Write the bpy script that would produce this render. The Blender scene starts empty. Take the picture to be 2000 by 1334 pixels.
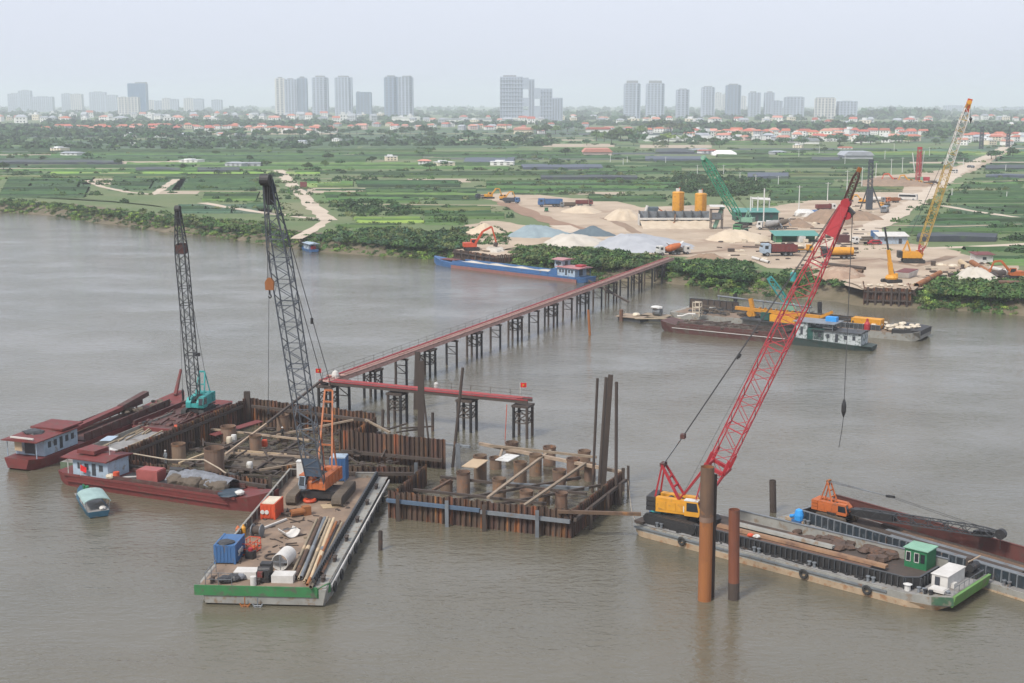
import bpy, math, random
import numpy as np
from mathutils import Vector, Matrix

rnd = random.Random(11)
nrs = np.random.RandomState(5)
scene = bpy.context.scene
col = scene.collection
R = math.radians

# ---------------------------------------------------------------- camera
CH = 48.0                       # height of the camera above the river
FPX = 2600.0                    # focal length in pixels of the 2000 px wide photograph
PITCH = math.atan(467 / FPX)
cd = bpy.data.cameras.new('camera'); cam = bpy.data.objects.new('camera', cd); col.objects.link(cam)
cd.sensor_width = 36; cd.lens = 36 * FPX / 2000; cd.clip_start = 1; cd.clip_end = 40000
cam.location = (0, 0, CH); cam.rotation_euler = (math.pi / 2 - PITCH, 0, 0)
scene.camera = cam

# ---------------------------------------------------------------- sky, sun, exposure
SUN_EL, SUN_AZ = R(50), R(220)  # azimuth clockwise from +Y (the view direction): behind the camera, a little to its left
w = bpy.data.worlds.new('World'); scene.world = w; w.use_nodes = True
nt = w.node_tree; bg = nt.nodes['Background']
sky = nt.nodes.new('ShaderNodeTexSky'); sky.sky_type = 'NISHITA'; sky.sun_disc = False
sky.sun_elevation = SUN_EL; sky.sun_rotation = SUN_AZ; sky.air_density = 1.4; sky.dust_density = 3.0; sky.ozone_density = 2.0
hsv = nt.nodes.new('ShaderNodeHueSaturation'); hsv.inputs['Saturation'].default_value = 0.42
nt.links.new(sky.outputs[0], hsv.inputs['Color']); veil = nt.nodes.new('ShaderNodeMix'); veil.data_type = 'RGBA'   # an even veil of high cloud over the clear sky
veil.inputs[0].default_value = 0.72; veil.inputs[7].default_value = (7.05, 7.5, 8.85, 1)
nt.links.new(hsv.outputs[0], veil.inputs[6]); nt.links.new(veil.outputs[2], bg.inputs[0])
bg.inputs[1].default_value = 0.085
sd = bpy.data.lights.new('sun', 'SUN'); sd.energy = 2.6; sd.angle = R(12); sd.color = (1, .95, .87)
sun = bpy.data.objects.new('sun', sd); col.objects.link(sun)
sdir = Vector((math.sin(SUN_AZ) * math.cos(SUN_EL), math.cos(SUN_AZ) * math.cos(SUN_EL), math.sin(SUN_EL)))
sun.rotation_euler = (-sdir).to_track_quat('-Z', 'Y').to_euler()
scene.view_settings.view_transform = 'Standard'; scene.view_settings.look = 'None'
scene.view_settings.gamma = 1; scene.view_settings.use_curve_mapping = False
scene.view_settings.exposure = 0.6
scene.cycles.use_denoising = True
scene.cycles.max_bounces = 6; scene.cycles.volume_bounces = 3

# ---------------------------------------------------------------- helpers
_c, _s = math.cos(PITCH), math.sin(PITCH)
def ray(px, py):
    u = (px - 1000) / FPX; v = (py - 667) / FPX
    return (u, _c - v * _s, -_s - v * _c)
def G(px, py, z=0.0):           # the point at height z that the photograph shows at (px, py)
    d = ray(px, py); k = (z - CH) / d[2]
    return Vector((d[0] * k, d[1] * k, z))
def A(px, py, y):               # the point at distance y down the view that the photograph shows at (px, py)
    d = ray(px, py); k = y / d[1]
    return Vector((d[0] * k, y, CH + d[2] * k))
def pix(p):
    x, y, z = p[0], p[1], p[2] - CH
    dep = y * _c - z * _s
    return (1000 + FPX * x / dep, 667 - FPX * (y * _s + z * _c) / dep)
def inside(pt, poly):
    x, y = pt; r = False; n = len(poly)
    for i in range(n):
        (x0, y0), (x1, y1) = poly[i], poly[i - 1]
        if (y0 > y) != (y1 > y) and x < (x1 - x0) * (y - y0) / (y1 - y0) + x0: r = not r
    return r
def lerp(a, b, t): return a + (b - a) * t

def tag(o, label=None, cat=None, group=None, kind=None):
    if label: o['label'] = label
    if cat: o['category'] = cat
    if group: o['group'] = group
    if kind: o['kind'] = kind
    return o
def thing(name, label, cat, loc=(0, 0, 0), rz=0, group=None):
    o = bpy.data.objects.new(name, None); col.objects.link(o)
    o.location = loc; o.rotation_euler = (0, 0, rz); o.empty_display_size = .2
    return tag(o, label, cat, group)
def kids(o): return list(o.children)
def dup(o, parent=None, loc=None, rz=None, label=None, scale=None, mat=None):
    c = o.copy(); col.objects.link(c)
    if parent is not None: c.parent = parent
    if loc is not None: c.location = loc
    if rz is not None: c.rotation_euler = (0, 0, rz)
    if scale is not None: c.scale = scale
    if label: c['label'] = label
    for ch in kids(o): dup(ch, c)
    return c

class MB:
    def __init__(s): s.v = []; s.f = []
    def add(s, vs, fs):
        o = len(s.v); s.v += [tuple(p) for p in vs]; s.f += [tuple(i + o for i in q) for q in fs]; return s
    def box(s, x0, x1, y0, y1, z0, z1):
        return s.add([(x0, y0, z0), (x1, y0, z0), (x1, y1, z0), (x0, y1, z0), (x0, y0, z1), (x1, y0, z1), (x1, y1, z1), (x0, y1, z1)],
                     [(3, 2, 1, 0), (4, 5, 6, 7), (0, 1, 5, 4), (1, 2, 6, 5), (2, 3, 7, 6), (3, 0, 4, 7)])
    def cbox(s, x, y, z, sx, sy, sz): return s.box(x - sx / 2, x + sx / 2, y - sy / 2, y + sy / 2, z, z + sz)
    def frame(s, a, b):
        a, b = Vector(a), Vector(b); d = (b - a).normalized()
        ref = Vector((0, 0, 1)) if abs(d.z) < .9 else Vector((0, 1, 0))
        x = d.cross(ref).normalized(); return a, b, x, x.cross(d)
    def bar(s, a, b, w, h=None, cap=True):
        h = h or w; a, b, x, y = s.frame(a, b); x = x * w / 2; y = y * h / 2
        vs = [a - x - y, a + x - y, a + x + y, a - x + y, b - x - y, b + x - y, b + x + y, b - x + y]
        fs = [(0, 1, 5, 4), (1, 2, 6, 5), (2, 3, 7, 6), (3, 0, 4, 7)] + ([(3, 2, 1, 0), (4, 5, 6, 7)] if cap else [])
        return s.add(vs, fs)
    def tube(s, a, b, r, n=8, r2=None, cap=True):
        r2 = r if r2 is None else r2; a, b, x, y = s.frame(a, b)
        cs = [(math.cos(2 * math.pi * i / n), math.sin(2 * math.pi * i / n)) for i in range(n)]
        vs = [a + (x * c + y * q) * r for c, q in cs] + [b + (x * c + y * q) * r2 for c, q in cs]
        fs = [(i, (i + 1) % n, n + (i + 1) % n, n + i) for i in range(n)]
        if cap: fs += [tuple(range(n - 1, -1, -1)), tuple(range(n, 2 * n))]
        return s.add(vs, fs)
    def hollow(s, a, b, r, t, n=16):
        a, b, x, y = s.frame(a, b)
        cs = [(math.cos(2 * math.pi * i / n), math.sin(2 * math.pi * i / n)) for i in range(n)]
        vs = [p + (x * c + y * q) * rr for p, rr in ((a, r), (b, r), (b, r - t), (a, r - t)) for c, q in cs]
        fs = [(k * n + i, k * n + (i + 1) % n, ((k + 1) % 4) * n + (i + 1) % n, ((k + 1) % 4) * n + i) for k in range(4) for i in range(n)]
        return s.add(vs, fs)
    def pipe(s, pts, r, n=6):
        for i in range(len(pts) - 1): s.tube(pts[i], pts[i + 1], r, n)
        return s
    def prism(s, poly, z0, z1):
        n = len(poly); vs = [(x, y, z0) for x, y in poly] + [(x, y, z1) for x, y in poly]
        return s.add(vs, [tuple(range(n - 1, -1, -1)), tuple(range(n, 2 * n))] + [(i, (i + 1) % n, n + (i + 1) % n, n + i) for i in range(n)])
    def side(s, poly, y0, y1):      # outline in x,z, extruded along y
        n = len(poly); vs = [(x, y0, z) for x, z in poly] + [(x, y1, z) for x, z in poly]
        return s.add(vs, [tuple(range(n)), tuple(range(2 * n - 1, n - 1, -1))] + [((i + 1) % n, i, n + i, n + (i + 1) % n) for i in range(n)])
    def loft(s, rings, cap=True):
        n = len(rings[0]); vs = [p for r_ in rings for p in r_]; fs = []
        for k in range(len(rings) - 1):
            fs += [(k * n + i, k * n + (i + 1) % n, (k + 1) * n + (i + 1) % n, (k + 1) * n + i) for i in range(n)]
        if cap: fs += [tuple(range(n - 1, -1, -1)), tuple(range((len(rings) - 1) * n, len(rings) * n))]
        return s.add(vs, fs)
    def lathe(s, prof, cx=0, cy=0, n=16):
        return s.loft([[(cx + r * math.cos(2 * math.pi * i / n), cy + r * math.sin(2 * math.pi * i / n), z) for i in range(n)] for r, z in prof])
    def blob(s, c, r, sz=1, n=8, jit=.12, rings=5):
        rg = []
        for k in range(1, rings):
            a = math.pi * k / rings
            rg.append([(c[0] + r * math.sin(a) * math.cos(t) * rnd.uniform(1 - jit, 1 + jit), c[1] + r * math.sin(a) * math.sin(t) * rnd.uniform(1 - jit, 1 + jit),
                        c[2] + r * sz * -math.cos(a)) for t in [2 * math.pi * i / n for i in range(n)]])
        return s.loft(rg)
    def rot(s, rz, dx=0, dy=0, dz=0):
        c, q = math.cos(rz), math.sin(rz); s.v = [(x * c - y * q + dx, x * q + y * c + dy, z + dz) for x, y, z in s.v]; return s
    def build(s, name, mat, parent=None, smooth=False):
        me = bpy.data.meshes.new(name); me.from_pydata(s.v, [], s.f); me.materials.append(mat)
        if smooth: me.polygons.foreach_set('use_smooth', [True] * len(me.polygons))
        me.update(); o = bpy.data.objects.new(name, me); col.objects.link(o)
        if parent is not None: o.parent = parent
        return o
def single(mb, name, mat, label, cat, loc=(0, 0, 0), rz=0, group=None, smooth=False):
    o = mb.build(name, mat, None, smooth); o.location = loc; o.rotation_euler = (0, 0, rz)
    return tag(o, label, cat, group)

def np_mesh(name, V, F, mat, kind='stuff', attr=None):
    k = F.shape[1]
    me = bpy.data.meshes.new(name); me.vertices.add(len(V)); me.vertices.foreach_set('co', V.astype(np.float32).ravel())
    me.loops.add(F.size); me.loops.foreach_set('vertex_index', F.astype(np.int32).ravel())
    me.polygons.add(len(F)); me.polygons.foreach_set('loop_start', np.arange(0, F.size, k, dtype=np.int32))
    me.update(calc_edges=True); me.materials.append(mat)
    if attr is not None:
        at = me.attributes.new('tint', 'FLOAT', 'POINT'); at.data.foreach_set('value', attr.astype(np.float32))
    o = bpy.data.objects.new(name, me); col.objects.link(o)
    if kind: o['kind'] = kind
    return o
def leaf_proto(n, seed, flat=1.0, size=.42, hollow=.55):
    """n leaf-cluster faces on and in a unit half-dome, used for bushes, crops and crowns"""
    r_ = np.random.RandomState(seed); V = []; F = []
    for i in range(n):
        d = r_.normal(size=3); d /= np.linalg.norm(d); d[2] = abs(d[2]) * .9 + .02
        p = d * r_.uniform(hollow, 1.0) * np.array([1, 1, flat])
        a = np.cross(d + r_.normal(size=3) * .5, r_.normal(size=3)); a /= np.linalg.norm(a)
        b = np.cross(d + r_.normal(size=3) * .35, a); b /= np.linalg.norm(b)
        s_ = size * r_.uniform(.6, 1.2); k = len(V)
        V += [p - a * s_, p + b * s_ * .8 - a * s_ * .2, p + a * s_, p - b * s_ * .8 + a * s_ * .1]; F += [(k, k + 1, k + 2, k + 3)]
    return np.array(V), np.array(F)
def scatter(name, protos, P, S, mat, kind='stuff', squash=None):
    P = np.asarray(P, float); S = np.asarray(S, float); n = len(P)
    if n == 0: return None
    if S.ndim == 1: S = np.stack([S, S, S], 1)
    which = nrs.randint(0, len(protos), n); an = nrs.uniform(0, 6.283, n); tint = nrs.uniform(0, 1, n)
    Vs, Fs, At, off = [], [], [], 0
    for k, (pv, pf) in enumerate(protos):
        ix = np.where(which == k)[0]
        if not len(ix): continue
        c, q = np.cos(an[ix])[:, None], np.sin(an[ix])[:, None]
        x = (pv[None, :, 0] * c - pv[None, :, 1] * q) * S[ix, 0:1] + P[ix, 0:1]
        y = (pv[None, :, 0] * q + pv[None, :, 1] * c) * S[ix, 1:2] + P[ix, 1:2]
        z = pv[None, :, 2] * S[ix, 2:3] + P[ix, 2:3]
        Vs.append(np.stack([x, y, z], 2).reshape(-1, 3))
        Fs.append((pf[None] + (np.arange(len(ix)) * len(pv))[:, None, None]).reshape(-1, pf.shape[1]) + off)
        At.append(np.repeat(tint[ix], len(pv))); off += len(ix) * len(pv)
    return np_mesh(name, np.concatenate(Vs), np.concatenate(Fs), mat, kind, np.concatenate(At))

# ---------------------------------------------------------------- materials
def _mix(N, L, fac, a, b):
    m = N.new('ShaderNodeMix'); m.data_type = 'RGBA'
    (L.new(fac, m.inputs[0]) if not isinstance(fac, (int, float)) else setattr(m.inputs[0], 'default_value', fac))
    for s_, v in ((m.inputs[6], a), (m.inputs[7], b)):
        if isinstance(v, tuple): s_.default_value = (*v, 1)
        else: L.new(v, s_)
    return m.outputs[2]
def _ramp(N, L, src, lo, hi):
    m = N.new('ShaderNodeMapRange'); m.inputs[1].default_value = lo; m.inputs[2].default_value = hi; m.clamp = True
    L.new(src, m.inputs[0]); return m.outputs[0]
def mat(name, c, c2=None, rough=.7, scale=1.0, stretch=(1, 1, 1), c3=None, s3=.4, lo3=.55, hi3=.7, st3=(1, 1, 1), bump=0, bscale=None, metal=0, vary=0, tint=0, world=False, spec=.5, detail=6):
    m = bpy.data.materials.new(name); m.use_nodes = True; N, L = m.node_tree.nodes, m.node_tree.links; b = N['Principled BSDF']
    tc = N.new('ShaderNodeTexCoord'); oi = N.new('ShaderNodeObjectInfo'); ge = N.new('ShaderNodeNewGeometry')
    def noise(sc, st, dt=detail):
        mp = N.new('ShaderNodeMapping'); mp.inputs['Scale'].default_value = st
        if world: L.new(ge.outputs['Position'], mp.inputs[0])
        else:
            L.new(tc.outputs['Object'], mp.inputs[0]); q = N.new('ShaderNodeMath'); q.operation = 'MULTIPLY'; q.inputs[1].default_value = 37
            L.new(oi.outputs['Random'], q.inputs[0]); L.new(q.outputs[0], mp.inputs['Location'])
        n = N.new('ShaderNodeTexNoise'); n.inputs['Scale'].default_value = sc; n.inputs['Detail'].default_value = dt; n.inputs['Roughness'].default_value = .62
        L.new(mp.outputs[0], n.inputs['Vector']); return n.outputs[0]
    colr = None; n1 = noise(scale, stretch)
    colr = _mix(N, L, _ramp(N, L, n1, .36, .64), c, c2 or tuple(x * .72 for x in c))
    if c3: colr = _mix(N, L, _ramp(N, L, noise(s3, st3), lo3, hi3), colr, c3)
    if vary or tint:
        h = N.new('ShaderNodeHueSaturation'); L.new(colr, h.inputs['Color'])
        if tint: at = N.new('ShaderNodeAttribute'); at.attribute_name = 'tint'; src = at.outputs['Fac']
        else: src = oi.outputs['Random']
        mr = N.new('ShaderNodeMapRange'); k = vary or tint; mr.inputs[3].default_value = 1 - k; mr.inputs[4].default_value = 1 + k
        L.new(src, mr.inputs[0]); L.new(mr.outputs[0], h.inputs['Value'])
        mr2 = N.new('ShaderNodeMapRange'); mr2.inputs[3].default_value = .5 - k * .04; mr2.inputs[4].default_value = .5 + k * .04
        q2 = N.new('ShaderNodeMath'); q2.operation = 'FRACT'; q3 = N.new('ShaderNodeMath'); q3.operation = 'MULTIPLY'; q3.inputs[1].default_value = 7.3
        L.new(src, q3.inputs[0]); L.new(q3.outputs[0], q2.inputs[0]); L.new(q2.outputs[0], mr2.inputs[0]); L.new(mr2.outputs[0], h.inputs['Hue'])
        colr = h.outputs[0]
    L.new(colr, b.inputs['Base Color'])
    b.inputs['Roughness'].default_value = rough; b.inputs['Metallic'].default_value = metal; b.inputs['Specular IOR Level'].default_value = spec
    if bump:
        bp = N.new('ShaderNodeBump'); bp.inputs['Strength'].default_value = 1; bp.inputs['Distance'].default_value = bump
        L.new(noise(bscale or scale * 3, (1, 1, 1)), bp.inputs['Height']); L.new(bp.outputs[0], b.inputs['Normal'])
    return m
def leafmat(name, c, c2, tint=.45, sc=.15):
    m = mat(name, c, c2, rough=.75, scale=sc, tint=tint, world=True, spec=.25)
    return m

M = {}
M['bank_soil'] = mat('bank_soil', (.15, .12, .078), (.10, .085, .05), .9, .25, world=True, c3=(.07, .085, .035), s3=.09, bump=.15, bscale=.8)
M['land'] = mat('land_grass', (.085, .130, .042), (.125, .15, .062), .95, .03, world=True, c3=(.20, .165, .11), s3=.012, lo3=.62, hi3=.68, bump=.2, bscale=.6)
M['soil'] = mat('tan_soil', (.36, .28, .20), (.28, .22, .155), .95, .12, world=True, c3=(.12, .12, .06), s3=.06, lo3=.58, hi3=.7, bump=.15, bscale=.6)
M['sand'] = mat('sand_ground', (.43, .34, .25), (.34, .265, .19), .95, .06, world=True, c3=(.25, .17, .115), s3=.035, lo3=.52, hi3=.68, bump=.2, bscale=.5)
M['road'] = mat('sandy_road', (.50, .42, .33), (.42, .34, .26), .95, .1, world=True, bump=.08)

# ================================================================ the setting: river, land, air
def make_water():
    m = bpy.data.materials.new('river_water'); m.use_nodes = True; N, L = m.node_tree.nodes, m.node_tree.links; b = N['Principled BSDF']
    ge = N.new('ShaderNodeNewGeometry')
    def noise(sc, st, det=4, rot=0, rg=.55):
        mp = N.new('ShaderNodeMapping'); mp.inputs['Scale'].default_value = st; mp.inputs['Rotation'].default_value = (0, 0, rot)
        L.new(ge.outputs['Position'], mp.inputs[0]); n = N.new('ShaderNodeTexNoise'); n.inputs['Scale'].default_value = sc
        n.inputs['Detail'].default_value = det; n.inputs['Roughness'].default_value = rg; L.new(mp.outputs[0], n.inputs['Vector']); return n.outputs[0]
    c = _mix(N, L, _ramp(N, L, noise(.02, (1, 1, 1)), .35, .65), (.122, .108, .076), (.098, .090, .064))
    L.new(c, b.inputs['Base Color']); b.inputs['IOR'].default_value = 1.5
    patch = _ramp(N, L, noise(.035, (1, 1.6, 1), 3, .4), .35, .7)
    r_ = N.new('ShaderNodeMapRange'); r_.inputs[3].default_value = .04; r_.inputs[4].default_value = .10; L.new(patch, r_.inputs[0]); L.new(r_.outputs[0], b.inputs['Roughness'])
    bp = None
    for sc, st, dist, rot in ((.09, (.8, 1.5, 1), .10, .35), (.40, (.8, 1.8, 1), .15, -.25), (1.2, (.9, 1.6, 1), .125, .15)):
        q = N.new('ShaderNodeBump'); q.inputs['Distance'].default_value = dist; q.inputs['Strength'].default_value = 1
        h = noise(sc, st, 4, rot)
        if sc > .3:
            k = N.new('ShaderNodeMath'); k.operation = 'MULTIPLY'; L.new(h, k.inputs[0]); kk = N.new('ShaderNodeMapRange'); kk.inputs[3].default_value = .40; kk.inputs[4].default_value = 1.25
            L.new(patch, kk.inputs[0]); L.new(kk.outputs[0], k.inputs[1]); h = k.outputs[0]
        L.new(h, q.inputs['Height'])
        if bp: L.new(bp, q.inputs['Normal'])
        bp = q.outputs[0]
    L.new(bp, b.inputs['Normal'])
    return m
M['water'] = make_water()
o = MB().add([(-2600, -120, 0), (2600, -120, 0), (2600, 800, 0), (-2600, 800, 0)], [(0, 1, 2, 3)]).build('river', M['water']); tag(o, kind='structure')

LZ = 4.0        # level of the land above the river
SHORE_PX = [(-700, 392), (-350, 404), (0, 415), (100, 420), (200, 436), (330, 453), (430, 464), (540, 480), (600, 490), (700, 496), (800, 504), (860, 508), (930, 516), (1000, 524),
            (1060, 534), (1130, 545), (1210, 549), (1300, 551), (1370, 560), (1450, 576), (1560, 582), (1640, 588), (1690, 600), (1800, 603), (1850, 606), (2000, 617), (2200, 622), (2700, 640)]
shore = [G(x, y) for x, y in SHORE_PX]
def resample(pts, step):
    out = [pts[0]]
    for a, b in zip(pts, pts[1:]):
        n = max(1, int((b - a).length / step)); out += [a.lerp(b, (i + 1) / n) for i in range(n)]
    return out
SH = resample(shore, 3.0)
def shore_y(x):
    for a, b in zip(shore, shore[1:]):
        if a.x <= x <= b.x: return a.y + (b.y - a.y) * (x - a.x) / (b.x - a.x)
    return 600
def make_land():
    n = len(SH); rows = []
    for d, z, jz in ((-9, -1.6, .1), (-1.5, -.35, .15), (1.0, .35, .25), (3.5, 1.5, .45), (7, 2.9, .4), (10.5, 3.6, .25), (14, 3.9, .1), (20, LZ, 0), (34, LZ, 0)):
        row = []
        for i, p in enumerate(SH):
            a, b = SH[max(0, i - 4)], SH[min(n - 1, i + 4)]; t = (b - a).normalized(); nn = Vector((-t.y, t.x, 0))
            q = p + nn * (d + math.sin(i * .37) * 1.1 + rnd.uniform(-.6, .6) * (jz > 0)); q.z = z + rnd.uniform(-jz, jz); row.append(q)
        rows.append(row)
    x0, x1 = SH[0].x, SH[-1].x
    for f_ in (700, 1000, 1600, 2600, 4500, 8000, 14000):
        k = f_ / 14000; row = []
        for i in range(n):
            t = i / (n - 1); row.append(Vector((lerp(x0 - 60 - 8000 * k, x1 + 60 + 8000 * k, t), f_, LZ)))
        rows.append(row)
    V = [tuple(p) for r_ in rows for p in r_]; F = []
    for k in range(len(rows) - 1): F += [(k * n + i, k * n + i + 1, (k + 1) * n + i + 1, (k + 1) * n + i) for i in range(n - 1)]
    me = bpy.data.meshes.new('riverbank_land'); me.from_pydata(V, [], F); me.materials.append(M['land']); me.materials.append(M['bank_soil'])
    mi = [1 if i // (n - 1) < 6 else 0 for i in range(len(F))]; me.polygons.foreach_set('material_index', mi)
    o = bpy.data.objects.new('land', me); col.objects.link(o); tag(o, kind='structure')
make_land()

# air: one even box of haze round everything
hz = bpy.data.materials.new('haze_air'); hz.use_nodes = True; hn = hz.node_tree; hn.nodes.remove(hn.nodes['Principled BSDF'])
pv = hn.nodes.new('ShaderNodeVolumePrincipled'); pv.inputs['Density'].default_value = HAZE = 1.65e-4; pv.inputs['Color'].default_value = (.885, .94, 1.0, 1); pv.inputs['Anisotropy'].default_value = 0.1
hn.links.new(pv.outputs[0], hn.nodes['Material Output'].inputs['Volume'])
o = MB().box(-9000, 9000, -200, 14300, -2.9, 175).build('haze', hz); tag(o, kind='stuff')

def sheet(name, pxs, z, m, jit=1.2, step=6.0, kind='structure'):
    """a patch of ground whose outline the photograph shows, its edge broken up"""
    pts = [G(x, y, z) for x, y in pxs]; out = []
    for a, b in zip(pts, pts[1:] + pts[:1]):
        L_ = (b - a).length; n = max(1, min(40, int(L_ / step)))
        for i in range(n):
            q = a.lerp(b, i / n); out.append((q.x + rnd.uniform(-jit, jit), q.y + rnd.uniform(-jit, jit) * 1.6, z))
    o = MB().add(out, [tuple(range(len(out) - 1, -1, -1))]).build(name, m); 
    if o.data.polygons[0].normal.z < 0: o.data.flip_normals()
    tag(o, kind=kind); return o
TRACKS = []
def on_track(p):
    return any(abs(p[0] - q.x) < w_ and abs(p[1] - q.y) < w_ for q, w_ in TRACKS)
def strip(name, pxs, wid, z, m, jit=.35):
    pts = resample([G(x, y, z) for x, y in pxs], 8.0); TRACKS.extend((p, wid * .5 + 4.5) for p in pts); mb = MB(); V = []
    for i, p in enumerate(pts):
        a, b = pts[max(0, i - 1)], pts[min(len(pts) - 1, i + 1)]; t = (b - a).normalized(); nn = Vector((-t.y, t.x, 0))
        w0 = wid * rnd.uniform(1 - jit, 1 + jit) / 2; w1 = wid * rnd.uniform(1 - jit, 1 + jit) / 2; V += [p + nn * w0, p - nn * w1]
    mb.add(V, [(2 * i + 1, 2 * i + 3, 2 * i + 2, 2 * i) for i in range(len(pts) - 1)])
    o = mb.build(name, m); tag(o, kind='structure'); return o

# ---------------------------------------------------------------- ground patches and tracks
WORK = [(925, 382), (1000, 374), (1085, 384), (1200, 392), (1255, 405), (1400, 400), (1480, 408), (1560, 396), (1640, 378), (1720, 352), (1700, 345), (1790, 338), (1850, 330), (1890, 318), (1960, 290), (1968, 296), (1905, 332),
        (1845, 355), (1775, 405), (1720, 440), (1690, 452), (1790, 478), (1870, 490), (1905, 505), (1992, 520), (1996, 545), (1850, 540), (1800, 560), (1690, 566), (1640, 552), (1590, 528), (1500, 522), (1470, 512),
        (1380, 505), (1300, 500), (1200, 486), (1100, 470), (1030, 478), (965, 492), (905, 470), (910, 440), (960, 430), (1060, 445), (1100, 440), (1050, 420), (985, 398)]
sheet('construction_ground', WORK, LZ + .05, M['sand'], 1.5)
sheet('sandy_yard', [(1640, 545), (1690, 566), (1792, 566), (1815, 545), (1700, 535), (1600, 525)], LZ + .3, M['sand'], 1.5)
strip('haul_road', [(1690, 452), (1740, 425), (1800, 385), (1850, 350), (1890, 325), (1935, 303), (1958, 290), (1970, 281)], 9, LZ + .1, M['road'])
strip('haul_road', [(1500, 470), (1600, 480), (1700, 455)], 9, LZ + .1, M['road'])
strip('dirt_track', [(545, 332), (580, 370), (612, 405), (642, 430)], 6.5, LZ + .08, M['road'])
strip('dirt_track', [(395, 396), (440, 404), (510, 415), (560, 420), (640, 430)], 4.5, LZ + .09, M['road'])
strip('dirt_track', [(170, 352), (200, 365), (250, 375), (300, 380), (345, 350)], 4, LZ + .08, M['road'])
strip('dirt_track', [(1790, 395), (1850, 403), (1900, 412), (1990, 425)], 4, LZ + .08, M['road'])
strip('dirt_track', [(1815, 485), (1900, 482), (2010, 476)], 5, LZ + .08, M['road'])
strip('dirt_track', [(985, 395), (1040, 420), (1100, 440), (1160, 452)], 8, LZ + .1, mat('red_earth', (.27, .17, .11), (.21, .13, .085), .95, .2, world=True))
strip('dirt_track', [(578, 466), (600, 455), (640, 430)], 4, LZ + .02, M['road'])
strip('dirt_track', [(1090, 440), (1140, 462), (1250, 470)], 7, LZ + .11, M['road'])

for pxs in ([(372, 373), (450, 374), (520, 373)], [(690, 303), (800, 306), (905, 309)], [(1330, 331), (1450, 332), (1560, 334)], [(1240, 302), (1390, 309)], [(690, 399), (850, 400), (1000, 402)], [(500, 347), (620, 349), (760, 347)], [(0, 338), (120, 340), (250, 338)], [(1740, 440), (1850, 442), (2000, 438)], [(1830, 360), (2000, 352)], [(560, 300), (690, 302)]): strip('field_path', pxs, 3.2, LZ + .07, M['soil'])
# ---------------------------------------------------------------- plots, crops
LF = {'dark': leafmat('leaf_dark_green', (.026, .060, .020), (.045, .088, .030)), 'mid': leafmat('leaf_mid_green', (.052, .108, .029), (.078, .135, .038)),
      'lime': leafmat('leaf_light_green', (.17, .25, .05), (.13, .21, .045)), 'blue': leafmat('leaf_blue_green', (.042, .092, .052), (.064, .112, .060)),
      'olive': leafmat('leaf_olive', (.105, .125, .042), (.075, .105, .036))}
GR = {k: mat('plot_' + k, c, c2, .95, .22, (.16, 1.4, 1), world=True, c3=c3, s3=.09, st3=(.2, 1, 1), lo3=.60, hi3=.74) for k, c, c2, c3 in (
    ('dark', (.027, .064, .021), (.042, .090, .029), (.12, .13, .065)), ('mid', (.066, .132, .032), (.092, .150, .042), (.17, .165, .085)), ('lime', (.17, .255, .055), (.20, .26, .07), (.2, .2, .09)),
    ('blue', (.045, .085, .048), (.058, .10, .058), (.11, .13, .08)), ('olive', (.135, .155, .062), (.165, .165, .085), (.2, .175, .11)), ('net', (.050, .058, .072), (.040, .055, .050), (.06, .09, .05)), ('tan', (.40, .325, .24), (.32, .26, .19), (.17, .16, .09)))}
crop_pts = {k: [] for k in LF}
NET = mat('shade_net', (.036, .042, .056), (.05, .06, .066), .85, .12, world=True, c3=(.06, .09, .05), s3=.09, lo3=.52, hi3=.62)
NET2 = mat('shade_net_pale', (.085, .10, .14), (.065, .078, .105), .85, .1, world=True, c3=(.07, .10, .07), s3=.08, lo3=.56, hi3=.66)
AVOID = [WORK, [(930, 440), (1060, 430), (1200, 470), (1200, 500), (900, 500)]]
ROWS = {k: [] for k in LF}
HAND = []       # plots drawn by hand; nothing else grows there
def fill(q, k, dens=1.0):
    """rows of crop clumps in the quad q (ground points, in order)"""
    a, b, c, d = q; yy = sum(p.y for p in q) / 4
    sp = (1.5 if yy < 620 else 1.9 if yy < 800 else 2.8 if yy < 1000 else 4.2)
    nu = int((b - a).length / sp); nv = max(1, int((d - a).length / (sp * 2.2)))
    rs = 8.0 if yy < 650 else 11.0 if yy < 900 else 16.0; nr = max(1, int((d - a).length / rs)); ns = max(2, int((b - a).length / 5))
    for j in range(nr):
        v = (j + .5) / nr; kr = rnd.choice({'dark': ['dark'], 'mid': ['dark', 'mid'], 'lime': ['mid', 'lime'], 'blue': ['blue', 'dark'], 'olive': ['dark', 'mid', 'olive']}[k]); tn = rnd.random(); wd = rs * rnd.uniform(.24, .34); h0 = rnd.uniform(.5, 1.1) * (1 if yy < 900 else 1.5); gap = rnd.random() < .12
        prev = None
        for i in range(ns + 1):
            p = a.lerp(b, i / ns).lerp(d.lerp(c, i / ns), v)
            if (gap and ns * .3 < i < ns * .6) or on_track(p): prev = None; continue
            h = h0 * rnd.uniform(.75, 1.2); w2 = wd * rnd.uniform(.8, 1.15); cur = [(p.x, p.y - w2, LZ), (p.x, p.y - w2 * .35, LZ + h), (p.x, p.y + w2 * .35, LZ + h * rnd.uniform(.85, 1.1)), (p.x, p.y + w2, LZ)]
            if prev: ROWS[kr].append((prev + cur, tn))
            prev = cur
    for j in range(nv):
        for i in range(nu):
            if rnd.random() > .42 * dens: continue
            u, v = (i + rnd.uniform(-.4, .4)) / max(nu, 1), (j + .5 + rnd.uniform(-.12, .12)) / max(nv, 1)
            p = a.lerp(b, u).lerp(d.lerp(c, u), v)
            if on_track(p): continue
            crop_pts[k].append((p.x, p.y, LZ, sp * rnd.uniform(.5, .75), rnd.uniform(.35, .85)))
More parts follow.
